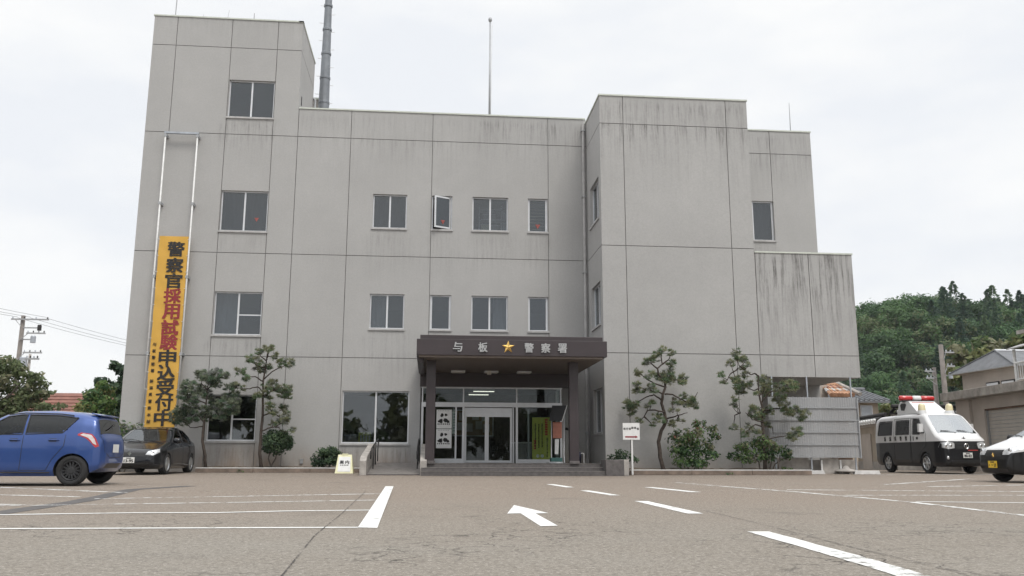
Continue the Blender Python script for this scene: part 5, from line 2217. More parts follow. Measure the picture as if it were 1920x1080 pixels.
def pine(label, X, Y, zb, sc, org, trunk, pads, branches, mats, r0=.10, seed=1, needles=64, nl=.105, group='pruned pines along the front wall', tw=1.0, fat=1.12):
    """pruned garden pine: gnarled trunk, bare limbs and separate needle pads. Outline in sketch units: sc units to the metre"""
    rr = random.Random(seed)
    t = thing('pine_tree', (X, Y, zb), label, 'tree', group)
    ox, oz = org

    def W3(p, d=0.0): return Vector((X + (p[0] - ox) / sc, Y + d, zb + (oz - p[1]) / sc))
    m = MB()
    tr = [W3(p, .06 * math.sin(i * 1.7 + seed)) for i, p in enumerate(trunk)]
    fine = []
    for i in range(len(tr) - 1):
        for k in range(3):
            fine.append(tr[i].lerp(tr[i + 1], k / 3) + Vector((rr.uniform(-.008, .008), rr.uniform(-.01, .01), 0)))
    fine.append(tr[-1])
    n = len(fine)
    m.tube(fine, [r0 * (1.25 if i == 0 else 1) * (1 - .78 * (i / (n - 1))) for i in range(n)], M['bark'], 9)
    to = m.build('trunk', t, smooth=True)
    lines = [tr]
    bm_ = MB()
    pd = {}
    for bi, br in enumerate(branches):
        dep = rr.choice((-1, 1)) * rr.uniform(.15, .55)
        pts = []
        k = len(br) - 1
        for i, p in enumerate(br):
            pts.append(W3(p, dep * i / max(1, k)) + Vector((0, 0, rr.uniform(-.012, .012))))
        ln = [pts[0]]
        for a, b in zip(pts, pts[1:]):
            for q in (1, 2, 3):
                ln.append(a.lerp(b, q / 3) + Vector((rr.uniform(-.012, .012), 0, rr.uniform(-.012, .012))))
        rb_ = r0 * .42
        bm_.tube(ln, [rb_ * (1 - .65 * i / (len(ln) - 1)) for i in range(len(ln))], M['bark'], 6)
        lines.append(ln)
    allp = seglist([[Vector(p) for p in l] for l in lines])
    clumps = []
    for (px, pz, pr) in pads:
        pr *= fat
        q = W3((px, pz), 0)
        best = min(allp, key=lambda a: (a.x - q.x) ** 2 + (a.z - q.z) ** 2 + max(0, a.z - q.z) * .02)
        q.y = best.y + rr.uniform(-.22, .22)
        dist = (best - q).length
        if dist > .05:
            mid = best.lerp(q, .5) + Vector((0, 0, -.05 * dist))
            bm_.tube([best, mid, q], [.014 * tw, .010 * tw, .006], M['bark'], 5)
        clumps.append((q, pr / sc))
    bm_.build('branch', t, smooth=True)
    # needle tufts
    C, U, V, K = [], [], [], []
    for (q, r) in clumps:
        nt_ = max(3, int(150 * r * r * 4))
        for _ in range(nt_):
            a, b = rr.uniform(0, 6.283), rr.random() ** .5
            cx_ = q.x + math.cos(a) * b * r * 1.0
            cy_ = q.y + math.sin(a) * b * r * 1.1
            cz_ = q.z + rr.uniform(-.85, 1.1) * r * (1 - .4 * b)
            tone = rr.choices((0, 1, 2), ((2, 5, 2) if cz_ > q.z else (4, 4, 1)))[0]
            nn = int(needles * .5)
            d = unit(nn) * np.array([.8, .8, .7]) + np.array([0, 0, .55])
            d /= np.linalg.norm(d, axis=1, keepdims=True)
            ln = nl * (.6 + .6 * rng.random((nn, 1)))
            c = np.array([cx_, cy_, cz_]) + d * ln * .55
            s = np.cross(d, unit(nn))
            s /= np.linalg.norm(s, axis=1, keepdims=True) + 1e-9
            C.append(c); V.append(d * ln * .55); U.append(s * .0075); K.append(np.full(nn, tone))
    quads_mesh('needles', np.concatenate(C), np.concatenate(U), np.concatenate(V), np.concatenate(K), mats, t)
    return t


A_tr = [(385, 1020), (370, 900), (365, 750), (370, 600), (368, 480), (362, 330), (372, 220), (375, 150), (385, 95)]
A_pads = [(310, 90, 30), (405, 78, 38), (425, 55, 18), (275, 165, 42), (450, 130, 30), (490, 190, 38), (570, 190, 42), (340, 190, 30), (200, 270, 38), (245, 320, 32), (350, 245, 35), (300, 235, 22), (395, 215, 28), (105, 365, 26), (140, 360, 22), (190, 385, 20), (425, 340, 35), (400, 395, 42), (480, 385, 35), (550, 390, 36), (520, 435, 42), (460, 400, 30), (560, 450, 26), (340, 450, 32), (430, 540, 36), (525, 550, 36), (575, 595, 25), (455, 590, 30), (490, 640, 36), (580, 650, 40), (455, 670, 25), (540, 640, 25), (620, 725, 24), (300, 455, 20), (410, 450, 30)]
A_br = [[(362, 330), (300, 295), (250, 300), (200, 270)], [(358, 410), (320, 365), (250, 385), (190, 385), (105, 365)], [(368, 310), (430, 250), (520, 210), (570, 190)], [(372, 220), (310, 200), (275, 165)], [(380, 150), (395, 110), (405, 80)], [(375, 160), (330, 125), (310, 90)], [(370, 450), (430, 400), (480, 385), (550, 390)], [(370, 600), (430, 575), (525, 550)], [(368, 725), (420, 705), (480, 690), (540, 660), (580, 650)], [(470, 690), (510, 690), (535, 720)], [(440, 570), (470, 590), (490, 610)]]
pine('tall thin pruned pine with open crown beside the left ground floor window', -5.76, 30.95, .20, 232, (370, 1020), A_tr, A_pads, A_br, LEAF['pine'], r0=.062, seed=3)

B_tr = [(440, 1010), (430, 880), (400, 740), (395, 600), (400, 480), (410, 350), (412, 230), (415, 150)]
B_pads = [(320, 110, 55), (290, 85, 38), (420, 140, 60), (520, 110, 52), (570, 120, 40), (600, 220, 38), (500, 190, 45), (250, 230, 58), (330, 240, 50), (220, 320, 52), (300, 350, 50), (400, 300, 50), (230, 440, 62), (130, 470, 58), (95, 540, 45), (200, 550, 55), (300, 520, 50), (400, 510, 45), (450, 450, 52), (520, 440, 60), (600, 400, 60), (650, 450, 55), (560, 510, 50), (690, 370, 45), (640, 330, 52), (560, 310, 40), (460, 360, 40), (350, 450, 50), (640, 290, 40), (680, 440, 40), (280, 300, 40)]
B_br = [[(395, 600), (330, 610), (260, 610), (200, 560)], [(400, 560), (320, 480), (230, 440), (130, 470)], [(400, 480), (500, 450), (600, 400), (690, 370)], [(408, 380), (330, 340), (220, 320)], [(410, 330), (480, 300), (560, 310), (640, 300)], [(412, 240), (330, 180), (300, 100)], [(413, 230), (480, 180), (550, 120)]]
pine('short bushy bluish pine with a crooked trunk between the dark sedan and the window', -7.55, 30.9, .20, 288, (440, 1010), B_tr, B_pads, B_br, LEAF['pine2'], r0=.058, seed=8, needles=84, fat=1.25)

C_tr = [(320, 1015), (300, 900), (290, 780), (312, 690), (355, 610), (345, 540), (325, 470), (330, 400), (360, 340), (355, 290), (305, 240), (295, 190), (338, 150), (335, 90), (335, 50)]
C_pads = [(335, 45, 30), (290, 75, 28), (425, 68, 28), (280, 115, 32), (215, 135, 30), (420, 140, 28), (395, 175, 28), (250, 120, 24), (320, 255, 40), (370, 240, 40), (430, 210, 24), (460, 265, 30), (540, 262, 36), (520, 305, 30), (395, 305, 32), (345, 285, 30), (130, 235, 36), (190, 275, 26), (230, 245, 26), (95, 350, 36), (100, 385, 24), (160, 390, 25), (215, 360, 36), (250, 380, 30), (60, 490, 38), (120, 490, 36), (105, 545, 32), (145, 615, 28), (230, 470, 30), (215, 500, 20), (440, 470, 36), (500, 490, 36), (560, 470, 42), (590, 500, 25), (480, 420, 26), (540, 440, 26), (380, 540, 18), (290, 590, 32), (310, 620, 25), (275, 650, 20), (395, 640, 32), (425, 545, 14), (470, 612, 10), (515, 612, 10), (70, 455, 22), (80, 515, 24)]
C_br = [[(360, 340), (290, 320), (240, 300), (190, 275), (130, 235)], [(338, 395), (280, 380), (220, 370), (95, 350)], [(345, 540), (270, 525), (210, 530), (180, 580), (145, 615)], [(325, 450), (270, 400), (215, 415), (150, 455), (110, 490)], [(350, 395), (410, 400), (470, 440), (500, 462), (560, 450), (592, 388)], [(366, 592), (440, 572), (508, 552)], [(420, 420), (398, 480), (395, 545)], [(180, 580), (240, 618)], [(338, 150), (400, 112), (430, 65)], [(298, 190), (250, 140), (215, 135)], [(355, 300), (430, 280), (540, 262)], [(460, 575), (475, 610)]]
pine('gnarled open pine with a bent bare trunk between the direction sign and the big shrub', 7.62, 28.3, .16, 246, (320, 1015), C_tr, C_pads, C_br, LEAF['pine'], r0=.07, seed=5)

D_tr = [(405, 1010), (402, 820), (400, 690), (402, 600), (412, 520), (385, 430), (383, 340), (390, 245), (352, 215)]
D_pads = [(170, 50, 20), (170, 90, 30), (240, 100, 36), (268, 118, 26), (130, 150, 30), (240, 180, 26), (270, 170, 20), (55, 245, 26), (75, 305, 22), (265, 240, 32), (200, 270, 36), (240, 310, 46), (190, 310, 30), (290, 320, 42), (230, 365, 36), (265, 375, 26), (345, 395, 25), (175, 440, 24), (165, 485, 18), (190, 490, 15), (440, 270, 36), (425, 300, 30), (450, 370, 42), (590, 340, 58), (640, 345, 36), (540, 330, 30), (570, 430, 52), (520, 390, 36), (480, 300, 26), (590, 500, 46), (640, 540, 42), (690, 520, 42), (760, 545, 42), (730, 590, 34), (470, 525, 40), (330, 510, 30), (290, 495, 15), (350, 560, 50), (410, 570, 36), (470, 640, 30), (655, 700, 46), (600, 740, 40), (690, 690, 25), (180, 660, 26), (260, 660, 26), (185, 720, 30), (250, 720, 26), (330, 700, 30)]
D_br = [[(390, 240), (352, 215), (310, 235), (250, 190), (205, 160), (175, 60)], [(215, 180), (190, 200), (130, 230), (90, 300), (75, 305)], [(385, 340), (350, 358), (290, 320)], [(400, 612), (350, 605), (290, 597), (220, 540)], [(220, 540), (187, 560), (188, 620)], [(410, 520), (500, 500), (590, 500), (690, 520), (760, 545)], [(400, 460), (450, 375), (520, 350), (590, 340)], [(402, 760), (500, 735), (580, 720), (655, 690)], [(402, 650), (470, 640), (520, 650), (537, 700)], [(400, 650), (320, 635), (250, 680), (185, 720)], [(385, 400), (440, 350), (440, 275)]]
pine('sprawling pine with long side limbs in front of the ribbed screen and the overhang', 11.0, 28.15, .16, 246, (405, 1010), D_tr, D_pads, D_br, LEAF['pine'], r0=.062, seed=9)


def shrub(name, label, X, Y, zb, sc, org, blobs, mats, per=2600, size=.045, stems=(), seed=1, cat='shrub', extra=None, depth=.9, group=None, split=None):
    rr = random.Random(seed)
    t = thing(name, (X, Y, zb), label, cat, group)
    ox, oz = org
    cl = []
    for b in blobs:
        x, z, r = b[:3]
        rz = b[3] if len(b) > 3 else r
        c = (X + (x - ox) / sc, Y + rr.uniform(-.25, .25) * depth, zb + (oz - z) / sc)
        R_, Z_ = r / sc, rz / sc
        cl.append((*c, R_ * .8, R_ * depth * .8, Z_ * .8))
        for k in range(5):
            a, e = rr.uniform(0, 6.28), rr.uniform(-.4, 1)
            q = .42 * rr.uniform(.7, 1.2)
            cl.append((c[0] + math.cos(a) * R_ * .72, c[1] + math.sin(a) * R_ * depth * .72, c[2] + e * Z_ * .62, R_ * q, R_ * q, Z_ * q))
    C, U, V, K = clump_leaves(cl, per, size)
    tone = np.array([rr.choices((0, 1, 2), (4, 5, 1))[0] for _ in cl])
    mi = tone[K]
    flip = rng.random(len(C)) < .35
    mi[flip] = rng.integers(0, 2, flip.sum())
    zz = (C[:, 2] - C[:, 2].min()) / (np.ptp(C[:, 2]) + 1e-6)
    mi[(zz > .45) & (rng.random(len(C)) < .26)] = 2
    mt = list(mats)
    if extra is not None:
        mt.append(extra[0])
        mi[(rng.random(len(C)) < extra[1]) & (zz > .55)] = len(mt) - 1
    C[:, 2] = np.maximum(C[:, 2], zb + .02)
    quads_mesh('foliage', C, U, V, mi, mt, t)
    m = MB()
    base = list(stems) or [((ox - 20, oz), (ox - 35, oz - 60)), ((ox + 15, oz), (ox + 30, oz - 60))]
    for s_ in base:
        pts = [Vector((X + (p[0] - ox) / sc, Y + rr.uniform(-.1, .1), zb + (oz - p[1]) / sc - .02)) for p in s_]
        m.tube(pts, [.028 * (1 - .3 * i / max(1, len(pts) - 1)) for i in range(len(pts))], M['bark_grey'], 6)
    m.build('stem', t, smooth=True)
    return t


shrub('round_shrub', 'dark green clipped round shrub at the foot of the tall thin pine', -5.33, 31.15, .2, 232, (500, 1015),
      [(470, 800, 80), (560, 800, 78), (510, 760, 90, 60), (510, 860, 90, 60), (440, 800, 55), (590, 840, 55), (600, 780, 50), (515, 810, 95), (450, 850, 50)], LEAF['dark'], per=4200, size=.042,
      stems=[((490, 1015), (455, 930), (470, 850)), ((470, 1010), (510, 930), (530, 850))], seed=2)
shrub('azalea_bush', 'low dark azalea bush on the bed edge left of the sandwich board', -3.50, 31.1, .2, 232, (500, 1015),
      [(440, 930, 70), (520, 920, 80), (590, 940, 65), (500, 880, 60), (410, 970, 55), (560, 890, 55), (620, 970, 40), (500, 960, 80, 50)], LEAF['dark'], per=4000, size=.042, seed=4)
shrub('leafy_shrub', 'large leafy shrub with reddish new tips beside the gnarled open pine', 8.55, 28.25, .16, 246, (500, 1015),
      [(430, 770, 105), (520, 740, 90), (610, 660, 68), (680, 690, 58), (700, 740, 45), (390, 860, 90), (500, 870, 110), (600, 830, 100), (650, 880, 62), (560, 945, 85, 60), (420, 945, 75, 55)],
      LEAF['shrub'], per=1700, size=.052, seed=6, extra=(LEAF['red'], .04))
shrub('leafy_shrub', 'broad leafy shrub with bare stems below the sprawling pine', 10.85, 28.2, .16, 246, (380, 1015),
      [(390, 770, 100, 60), (310, 830, 110, 70), (225, 830, 60), (175, 895, 52), (470, 820, 90), (560, 860, 78), (600, 890, 42), (340, 910, 105, 50), (450, 890, 65), (250, 900, 60)],
      LEAF['shrub'], per=1700, size=.052, seed=7, stems=[((430, 1015), (425, 930), (400, 850)), ((450, 1015), (465, 960), (480, 900)), ((520, 1015), (525, 930), (560, 880)), ((380, 1015), (370, 930), (300, 880)), ((470, 1015), (510, 950), (590, 900))])
shrub('low_bush', 'small dark bush behind the end of the entrance steps', 6.14, 28.0, .41, 246, (900, 860),
      [(840, 820, 50), (900, 790, 58), (960, 810, 50), (1000, 830, 35), (880, 840, 60, 40)], LEAF['dark'], per=2000, size=.045, seed=9)
shrub('flowering_shrub', 'white flowering shrub behind the dark sedan at the building corner', -10.35, 31.2, .1, 178, (500, 1015),
      [(330, 830, 95), (430, 800, 90), (520, 790, 80), (380, 900, 110), (500, 890, 100), (280, 900, 80), (600, 800, 55), (450, 760, 60)], LEAF['shrub'], per=1500, size=.055, seed=12, extra=(LEAF['flower'], .30))
shrub('grass_tuft', 'small green weed tuft in the bed by the stained kerb', 11.6, 28.0, .2, 246, (100, 100), [(90, 85, 28, 20), (120, 90, 22, 15)], LEAF['shrub'], per=1600, size=.04, seed=13, cat='weed', stems=[((95, 100), (90, 88))])


def broadleaf(name, label, X, Y, H, trunk_h, clumps, mats, per, size, seed, group=None, limbs=6, r0=.16, cat='tree', spread=.8):
    rr = random.Random(seed)
    t = thing(name, (X, Y, .05), label, cat, group)
    m = MB()
    m.tube([(X, Y, 0), (X + .05, Y, trunk_h * .5), (X, Y, trunk_h), (X + .1, Y + .1, H * .8)], [r0 * 1.2, r0, r0 * .8, r0 * .25], M['bark_grey'], 9)
    m.build('trunk', t, smooth=True)
    m = MB()
    cl = []
    for (dx, dz, r, rz) in clumps:
        dy = rr.uniform(-.5, .5) * r
        c = (X + dx, Y + dy, dz)
        cl.append((*c, r * .8, r * .8, rz * .8))
        for k in range(7):
            a, e = rr.uniform(0, 6.28), rr.uniform(-.7, 1)
            q = .4 * rr.uniform(.7, 1.2)
            cl.append((c[0] + math.cos(a) * r * spread, c[1] + math.sin(a) * r * spread, c[2] + e * rz * spread * .94, r * q, r * q, rz * q))
        m.tube([(X, Y, min(trunk_h, c[2] - .1)), (X + dx * .5, Y + dy * .5, (trunk_h + c[2]) / 2 - .1), c], [r0 * .45, r0 * .3, r0 * .12], M['bark_grey'], 6)
    m.build('limb', t, smooth=True)
    C, U, V, K = clump_leaves(cl, per, size, shell=.35)
    tone = np.array([rr.choices((0, 1, 2), (3, 4, 2))[0] for _ in cl])
    mi = tone[K]
    flip = rng.random(len(C)) < .35
    mi[flip] = rng.integers(0, 3, flip.sum())
    quads_mesh('crown', C, U, V, mi, mats, t)
    return t


broadleaf('cherry_tree', 'spreading broadleaf tree behind the blue hatchback at the left edge', -19.6, 40, 5.6, 1.8,
          [(-2.6, 5.4, 1.4, 1.0), (-1.0, 5.2, 1.2, .9), (-1.9, 6.1, .8, .5), (-.4, 5.9, .6, .3), (.6, 3.8, 1.1, .8), (1.7, 2.9, .9, .6), (2.4, 2.2, .8, .5), (2.6, 3.3, .5, .2), (3.0, 2.7, .6, .2), (2.1, 4.1, .5, .2), (3.3, 2.2, .5, .15), (-1.6, 3.0, 1.8, 1.1), (.3, 2.4, 1.6, 1.0), (-3.2, 2.6, 1.6, 1.2), (2.0, 3.6, .8, .5), (-.3, 1.6, 1.6, .8), (1.2, 4.4, .7, .5)],
          LEAF['airy'], 680, .105, 21)
broadleaf('garden_tree', 'dark drooping tree peeking out behind the rounded cypress at the building corner', -13.6, 41, 5.0, 2.0,
          [(.2, 4.2, .8, .5), (-.6, 3.6, .9, .5), (.5, 3.1, .9, .6), (.3, 2.2, 1.0, .7), (-.4, 4.5, .5, .3)], LEAF['dark'], 620, .15, 22, r0=.1)
# rounded cypress
cy_c = [(0, .8, .85, .8), (.02, 1.5, .88, .8), (-.02, 2.1, .84, .75), (0, 2.6, .72, .65), (.03, 3.05, .52, .5), (0, 3.4, .3, .3), (.12, 1.8, .78, .8), (-.14, 1.3, .8, .8)]
broadleaf('cypress_tree', 'dense rounded green cypress left of the building corner', -13.15, 36.5, 3.4, .8, cy_c, LEAF['cone'], 2600, .075, 23, r0=.08, spread=.62)
broadleaf('broadleaf_tree', 'light green broadleaf tree rising behind the grey hipped roof', 46.5, 66, 9.8, 4,
          [(-2.6, 8.2, 1.8, 1.3), (-.6, 8.9, 1.9, 1.3), (1.6, 8.5, 1.9, 1.4), (-3.6, 7.0, 1.6, 1.2), (3.2, 7.5, 1.7, 1.3), (0, 7.2, 2.4, 1.6)], LEAF['tree'], 300, .28, 24)
broadleaf('broadleaf_tree', 'small round light green tree between the tiled house and the van', 27.9, 51.5, 4.2, 1.4, [(0, 3.2, .8, .75), (-.3, 2.6, .8, .6), (.4, 2.6, .7, .6)], LEAF['tree'], 700, .14, 25, r0=.07)
broadleaf('hedge_tree', 'low leafy hedge tree at the far left behind the hatchback', -23.5, 44, 3.0, .8, [(-1.5, 1.8, 1.6, 1.2), (.5, 1.7, 1.6, 1.2), (2.2, 1.2, 1.3, .9)], LEAF['tree'], 420, .17, 26, r0=.09)

# trees across the road, behind the camera: they show as the dark shapes mirrored in the glass
cl = []
rr = random.Random(77)
for k in range(22):
    x = -48 + k * 4.4 + rr.uniform(-1.2, 1.2)
    y = -30 + rr.uniform(-4, 4)
    h = rr.uniform(4.5, 9.5)
    for q in range(7):
        r_ = rr.uniform(1.2, 2.3)
        cl.append((x + rr.uniform(-2, 2), y + rr.uniform(-1.5, 1.5), rr.uniform(.8, h), r_, r_, r_ * .9))
C, U, V, K = clump_leaves(cl, 34, .55)
tl_ = quads_mesh('treeline', C, U, V, K % 3, LEAF['tree'], None, 'stuff')
tag(tl_, 'row of leafy trees across the road mirrored in the glass', 'trees')

# weeds in the joints along the kerbs
for (wx, wy, ws, lab) in ((-6.3, 30.3, .10, 'small weed tuft at the kerb below the left ground floor tower window'), (9.4, 27.22, .09, 'small weed tuft at the stained kerb in front of the big leafy shrub'), (-2.5, 30.6, .12, 'weed tuft between the sandwich board and the ramp wall')):
    t = thing('weed_tuft', (wx, wy, .09), lab, 'weed', 'weeds along the kerbs')
    C, U, V, K = clump_leaves([(wx, wy, .13, ws, ws * .6, ws * .8), (wx + .12, wy, .11, ws * .6, ws * .5, ws * .5)], 2600, .04)
    C[:, 2] = np.maximum(C[:, 2], .10)
    quads_mesh('foliage', C, U, V, K, LEAF['shrub'], t)

# ================================================================== HILL AND FOREST
def hill_h(x, y):
    """wooded ridge right of the station"""
    d = (y - 118) / 60.0
    r = max(0.0, min(1.0, d))
    r = r * r * (3 - 2 * r)
    crest = float(np.interp(x, (50, 62, 75, 88, 105, 125, 150, 200, 260), (13, 18, 22, 25.5, 28.8, 30.0, 31, 30, 26)))
    crest += 1.0 * math.sin(x * .13 + 1.0) + .5 * math.sin(x * .29)
    return max(-.5, crest * r - .3)


m = MB()
xs_ = np.linspace(40, 260, 56)
ys_ = np.linspace(112, 260, 36)
gv = [[(x, y, hill_h(x, y)) for x in xs_] for y in ys_]
hm = simple('forest_floor', (.022, .030, .015), 1.0, var=.4, vs=.2)
ix = {}
for j, y in enumerate(ys_):
    for i, x in enumerate(xs_):
        ix[i, j] = len(m.v)
        m.v.append(gv[j][i])
k0 = m.mi(hm)
for j in range(len(ys_) - 1):
    for i in range(len(xs_) - 1):
        m.f.append((ix[i, j], ix[i + 1, j], ix[i + 1, j + 1], ix[i, j + 1]))
        m.m.append(k0)
m.build('hill', smooth=True, kind='structure')

FM = [leaf_mat('conifer_dark', (0.049, 0.093, 0.062), .3, .05), leaf_mat('conifer', (0.081, 0.137, 0.075), .3, .05), leaf_mat('conifer_light', (0.119, 0.181, 0.088), .3, .05),
      leaf_mat('wood_leaf_dark', (0.049, 0.104, 0.039), .3, .05), leaf_mat('wood_leaf', (0.083, 0.153, 0.054), .3, .05), leaf_mat('wood_leaf_light', (0.122, 0.153, 0.071), .3, .05)]
rr = random.Random(44)
Cs, Us, Vs, Ks = [], [], [], []
cnt = 0
tries = 0
sites = []
while len(sites) < 620 and tries < 9000:
    tries += 1
    y = rr.uniform(116, 196)
    a = rr.uniform(.505, .78)
    x = a * y
    if any((x - u) ** 2 + ((y - v) * .75) ** 2 < 3.2 ** 2 for u, v in sites): continue
    sites.append((x, y))
for (x, y) in sites:
    z = hill_h(x, y)
    elev = (z) / y
    p_con = .16 + .30 * min(1, max(0, (elev - .06) / .08)) + (.24 if x / y > .63 else -.12) - (.5 if x / y < .60 and elev > .14 else 0)
    patch = math.sin(x * .11 + 2) * math.cos(y * .09 + x * .05)
    con = rr.random() < p_con + .35 * patch
    if con:
        H = rr.uniform(6.0, 9.5)
        rad = H * rr.uniform(.24, .33)
        n = 420
        h = rng.random(n) ** .75
        prof = (1 - h) ** .8 + .06
        tier = .85 + .25 * np.sin(h * H * 3.3 + rr.uniform(0, 6))
        a = rng.random(n) * 6.283
        rad_ = rad * prof * tier * (.55 + .45 * rng.random(n))
        c = np.stack([x + np.cos(a) * rad_, y + np.sin(a) * rad_, z + H * (.06 + .94 * h)], 1)
        d = np.stack([np.cos(a), np.sin(a), -.35 + .5 * rng.random(n)], 1)
        s = np.cross(d, unit(n))
        s /= np.linalg.norm(s, axis=1, keepdims=True)
        sz = .34 * (.6 + .7 * rng.random((n, 1)))
        Cs.append(c); Us.append(s * sz * .55); Vs.append(d * sz)
        b = rr.choice((0, 0, 1, 1, 2))
        k = np.full(n, b)
        k[rng.random(n) < .3] = max(0, b - 1)
        k[rng.random(n) < .12] = min(2, b + 1)
    else:
        H = rr.uniform(4.5, 7.0)
        cl = []
        for q in range(rr.randint(5, 8)):
            aa = rr.uniform(0, 6.28)
            r_ = rr.uniform(1.1, 2.1)
            cl.append((x + math.cos(aa) * rr.uniform(.3, 2.5), y + math.sin(aa) * rr.uniform(.3, 2.5), z + H * rr.uniform(.45, .85), r_, r_, r_ * .8))
        c, u, v, kk = clump_leaves(cl, 74, .31, up=.6, shell=.72)
        Cs.append(c); Us.append(u); Vs.append(v)
        b = 3 + rr.choice((0, 1, 1, 2) if patch < .2 else (0, 0, 1))
        tone = np.array([min(5, max(3, b + rr.choice((-1, 0, 0, 1)))) for _ in cl])
        k = tone[kk]
        k[rng.random(len(c)) < .25] = max(3, b - 1)
    Ks.append(k)
# undergrowth carpet so that no bare slope shows
nu = 26000
yy_ = rng.uniform(114, 198, nu)
xx_ = rng.uniform(.49, .80, nu) * yy_
zz_ = np.array([hill_h(a, b) for a, b in zip(xx_, yy_)]) + rng.uniform(.2, 3.0, nu)
d = unit(nu) + np.array([0, -.3, .5])
d /= np.linalg.norm(d, axis=1, keepdims=True)
s = np.cross(d, unit(nu))
s /= np.linalg.norm(s, axis=1, keepdims=True)
Cs.append(np.stack([xx_, yy_, zz_], 1)); Us.append(s * .26); Vs.append(np.cross(d, s) * .32); Ks.append(rng.choice([0, 0, 0, 1, 3, 3], nu))
fo_ = quads_mesh('forest', np.concatenate(Cs), np.concatenate(Us), np.concatenate(Vs), np.concatenate(Ks), FM, None, 'stuff')
tag(fo_, 'dark green mixed wood of conifers and broadleaf trees covering the hill', 'forest')

# ================================================================== HOUSES, WALL, POLES BEHIND
M['tile_grey'] = simple('grey_roof_tile', (.135, .14, .15), .65, var=.2, vs=3, bump=.3, bs=8)
M['tile_red'] = simple('red_brown_roof_tile', (.20, .085, .062), .7, var=.25, vs=2)
M['tile_orange'] = simple('orange_clay_tile', (.40, .22, .13), .75, var=.35, vs=4)
M['beige'] = simple('beige_render', (.46, .41, .365), .9, var=.10, vs=1.2, bump=.15)
M['beige_d'] = simple('tan_render', (.38, .325, .26), .9, var=.12, vs=1.2)
M['shutter'] = simple('roller_shutter', (.46, .43, .385), .6, .1, var=.08, vs=1.5)
M['pole'] = simple('concrete_pole', (.20, .18, .165), .9, var=.2, vs=2)
M['timber'] = simple('weathered_timber', (.16, .105, .075), .85, var=.3, vs=3)

# garage, turned a few degrees; its shutter side faces the forecourt. Built in its own coordinates: face at x = 0, corner at y = 0
gr = thing('garage_building', (22.05, 34.9, .05), 'beige flat roofed garage with a roller shutter behind the police van', 'garage', rz=-math.atan(.135))
OFF[gr.name] = Vector((0, 0, 0))
m = MB()
m.box(0, -1.15, 0, .5, 0, 2.93, M['beige'])
m.box(.12, -2.1, 0, .5, -1.15, 2.93, M['beige'])
m.box(.10, -16, 2.48, .5, -2.1, 2.93, M['beige'])
m.box(.5, -.2, 0, 8, 0, 2.93, M['beige'])
m.box(.08, -9.6, 0, .5, -9.0, 2.48, M['beige'])
m.box(7.8, -16, 0, 8, -.2, 2.93, M['beige'])
m.build('wall', gr, bevel=.01)
m = MB()
m.box(-.42, -16, 2.93, 8.4, .45, 3.27, simple('roof_slab_concrete', (.30, .275, .245), .9, var=.35, vs=2.5, bump=.3))
m.build('roof', gr, bevel=.015)
for (y0, y1) in ((-9.0, -2.15), (-16, -9.6)):
    m = MB()
    n = 17
    for k in range(n):
        z0, z1 = .02 + k * 2.42 / n, .02 + (k + 1) * 2.42 / n
        m.box(.26, y0, z0, .30, y1, z1 - .022, M['shutter'])
        m.box(.28, y0, z1 - .022, .31, y1, z1, M['alu_dark'])
    m.build('shutter', gr)
m = MB()
m.box(.20, -2.15, 0, .32, -2.09, 2.42, M['alu_dark'])
m.box(.16, -9.0, 2.42, .33, -2.1, 2.48, M['timber'])
m.build('shutter_frame', gr)

# house with the grey hipped roof that stands behind the garage
hs = thing('hipped_house', (24, 35, .09), 'house with grey hipped tile roof and beige walls above the garage', 'house')
he = 4.28
hx0, hx1, hy0, hy1 = 23.65, 33.5, 33.15, 36.75
m = MB()
m.box(hx0, hy0, .05, hx1, hy1, he, M['beige'])
m.build('wall', hs)
m = MB()
e = [(23.4, 32.85, he), (34.0, 32.85, he), (34.0, 37.1, he), (23.3, 37.1, he)]
r1, r2 = (24.2, 35.1, he + .82), (33.2, 35.1, he + .82)
up = lambda p, d: (p[0], p[1], p[2] + d)
tk = M['tile_grey']
m.poly([up(e[3], .06), up(e[0], .06), up(r1, .06)], tk)
m.poly([up(e[0], .06), up(e[1], .06), up(r2, .06), up(r1, .06)], tk)
m.poly([up(e[1], .06), up(e[2], .06), up(r2, .06)], tk)
m.poly([up(e[2], .06), up(e[3], .06), up(r1, .06), up(r2, .06)], tk)
for a, b in zip(e, e[1:] + e[:1]):
    m.poly([a, b, up(b, .06), up(a, .06)], M['alu_dark'])
m.poly(e[::-1], M['beige_d'])
ro = m.build('roof', hs)
m = MB()
m.tube([up(r1, .08), up(r2, .08)], .06, M['alu'], 8)
for c_, r_ in ((e[0], r1), (e[3], r1)):
    m.tube([up(c_, .07), up(r_, .08)], .04, tk, 6)
m.build('ridge_tile', ro)
for y in (33.2, 34.2):
    m = MB()
    m.box(hx0 - .05, y, 3.2, hx0 + .02, y + .85, 3.78, M['black'])
    wn = m.build('window', hs)
    m = MB()
    m.box(hx0 - .06, y + .05, 3.25, hx0 - .052, y + .8, 3.73, M['alu'])
    m.build('pane', wn)

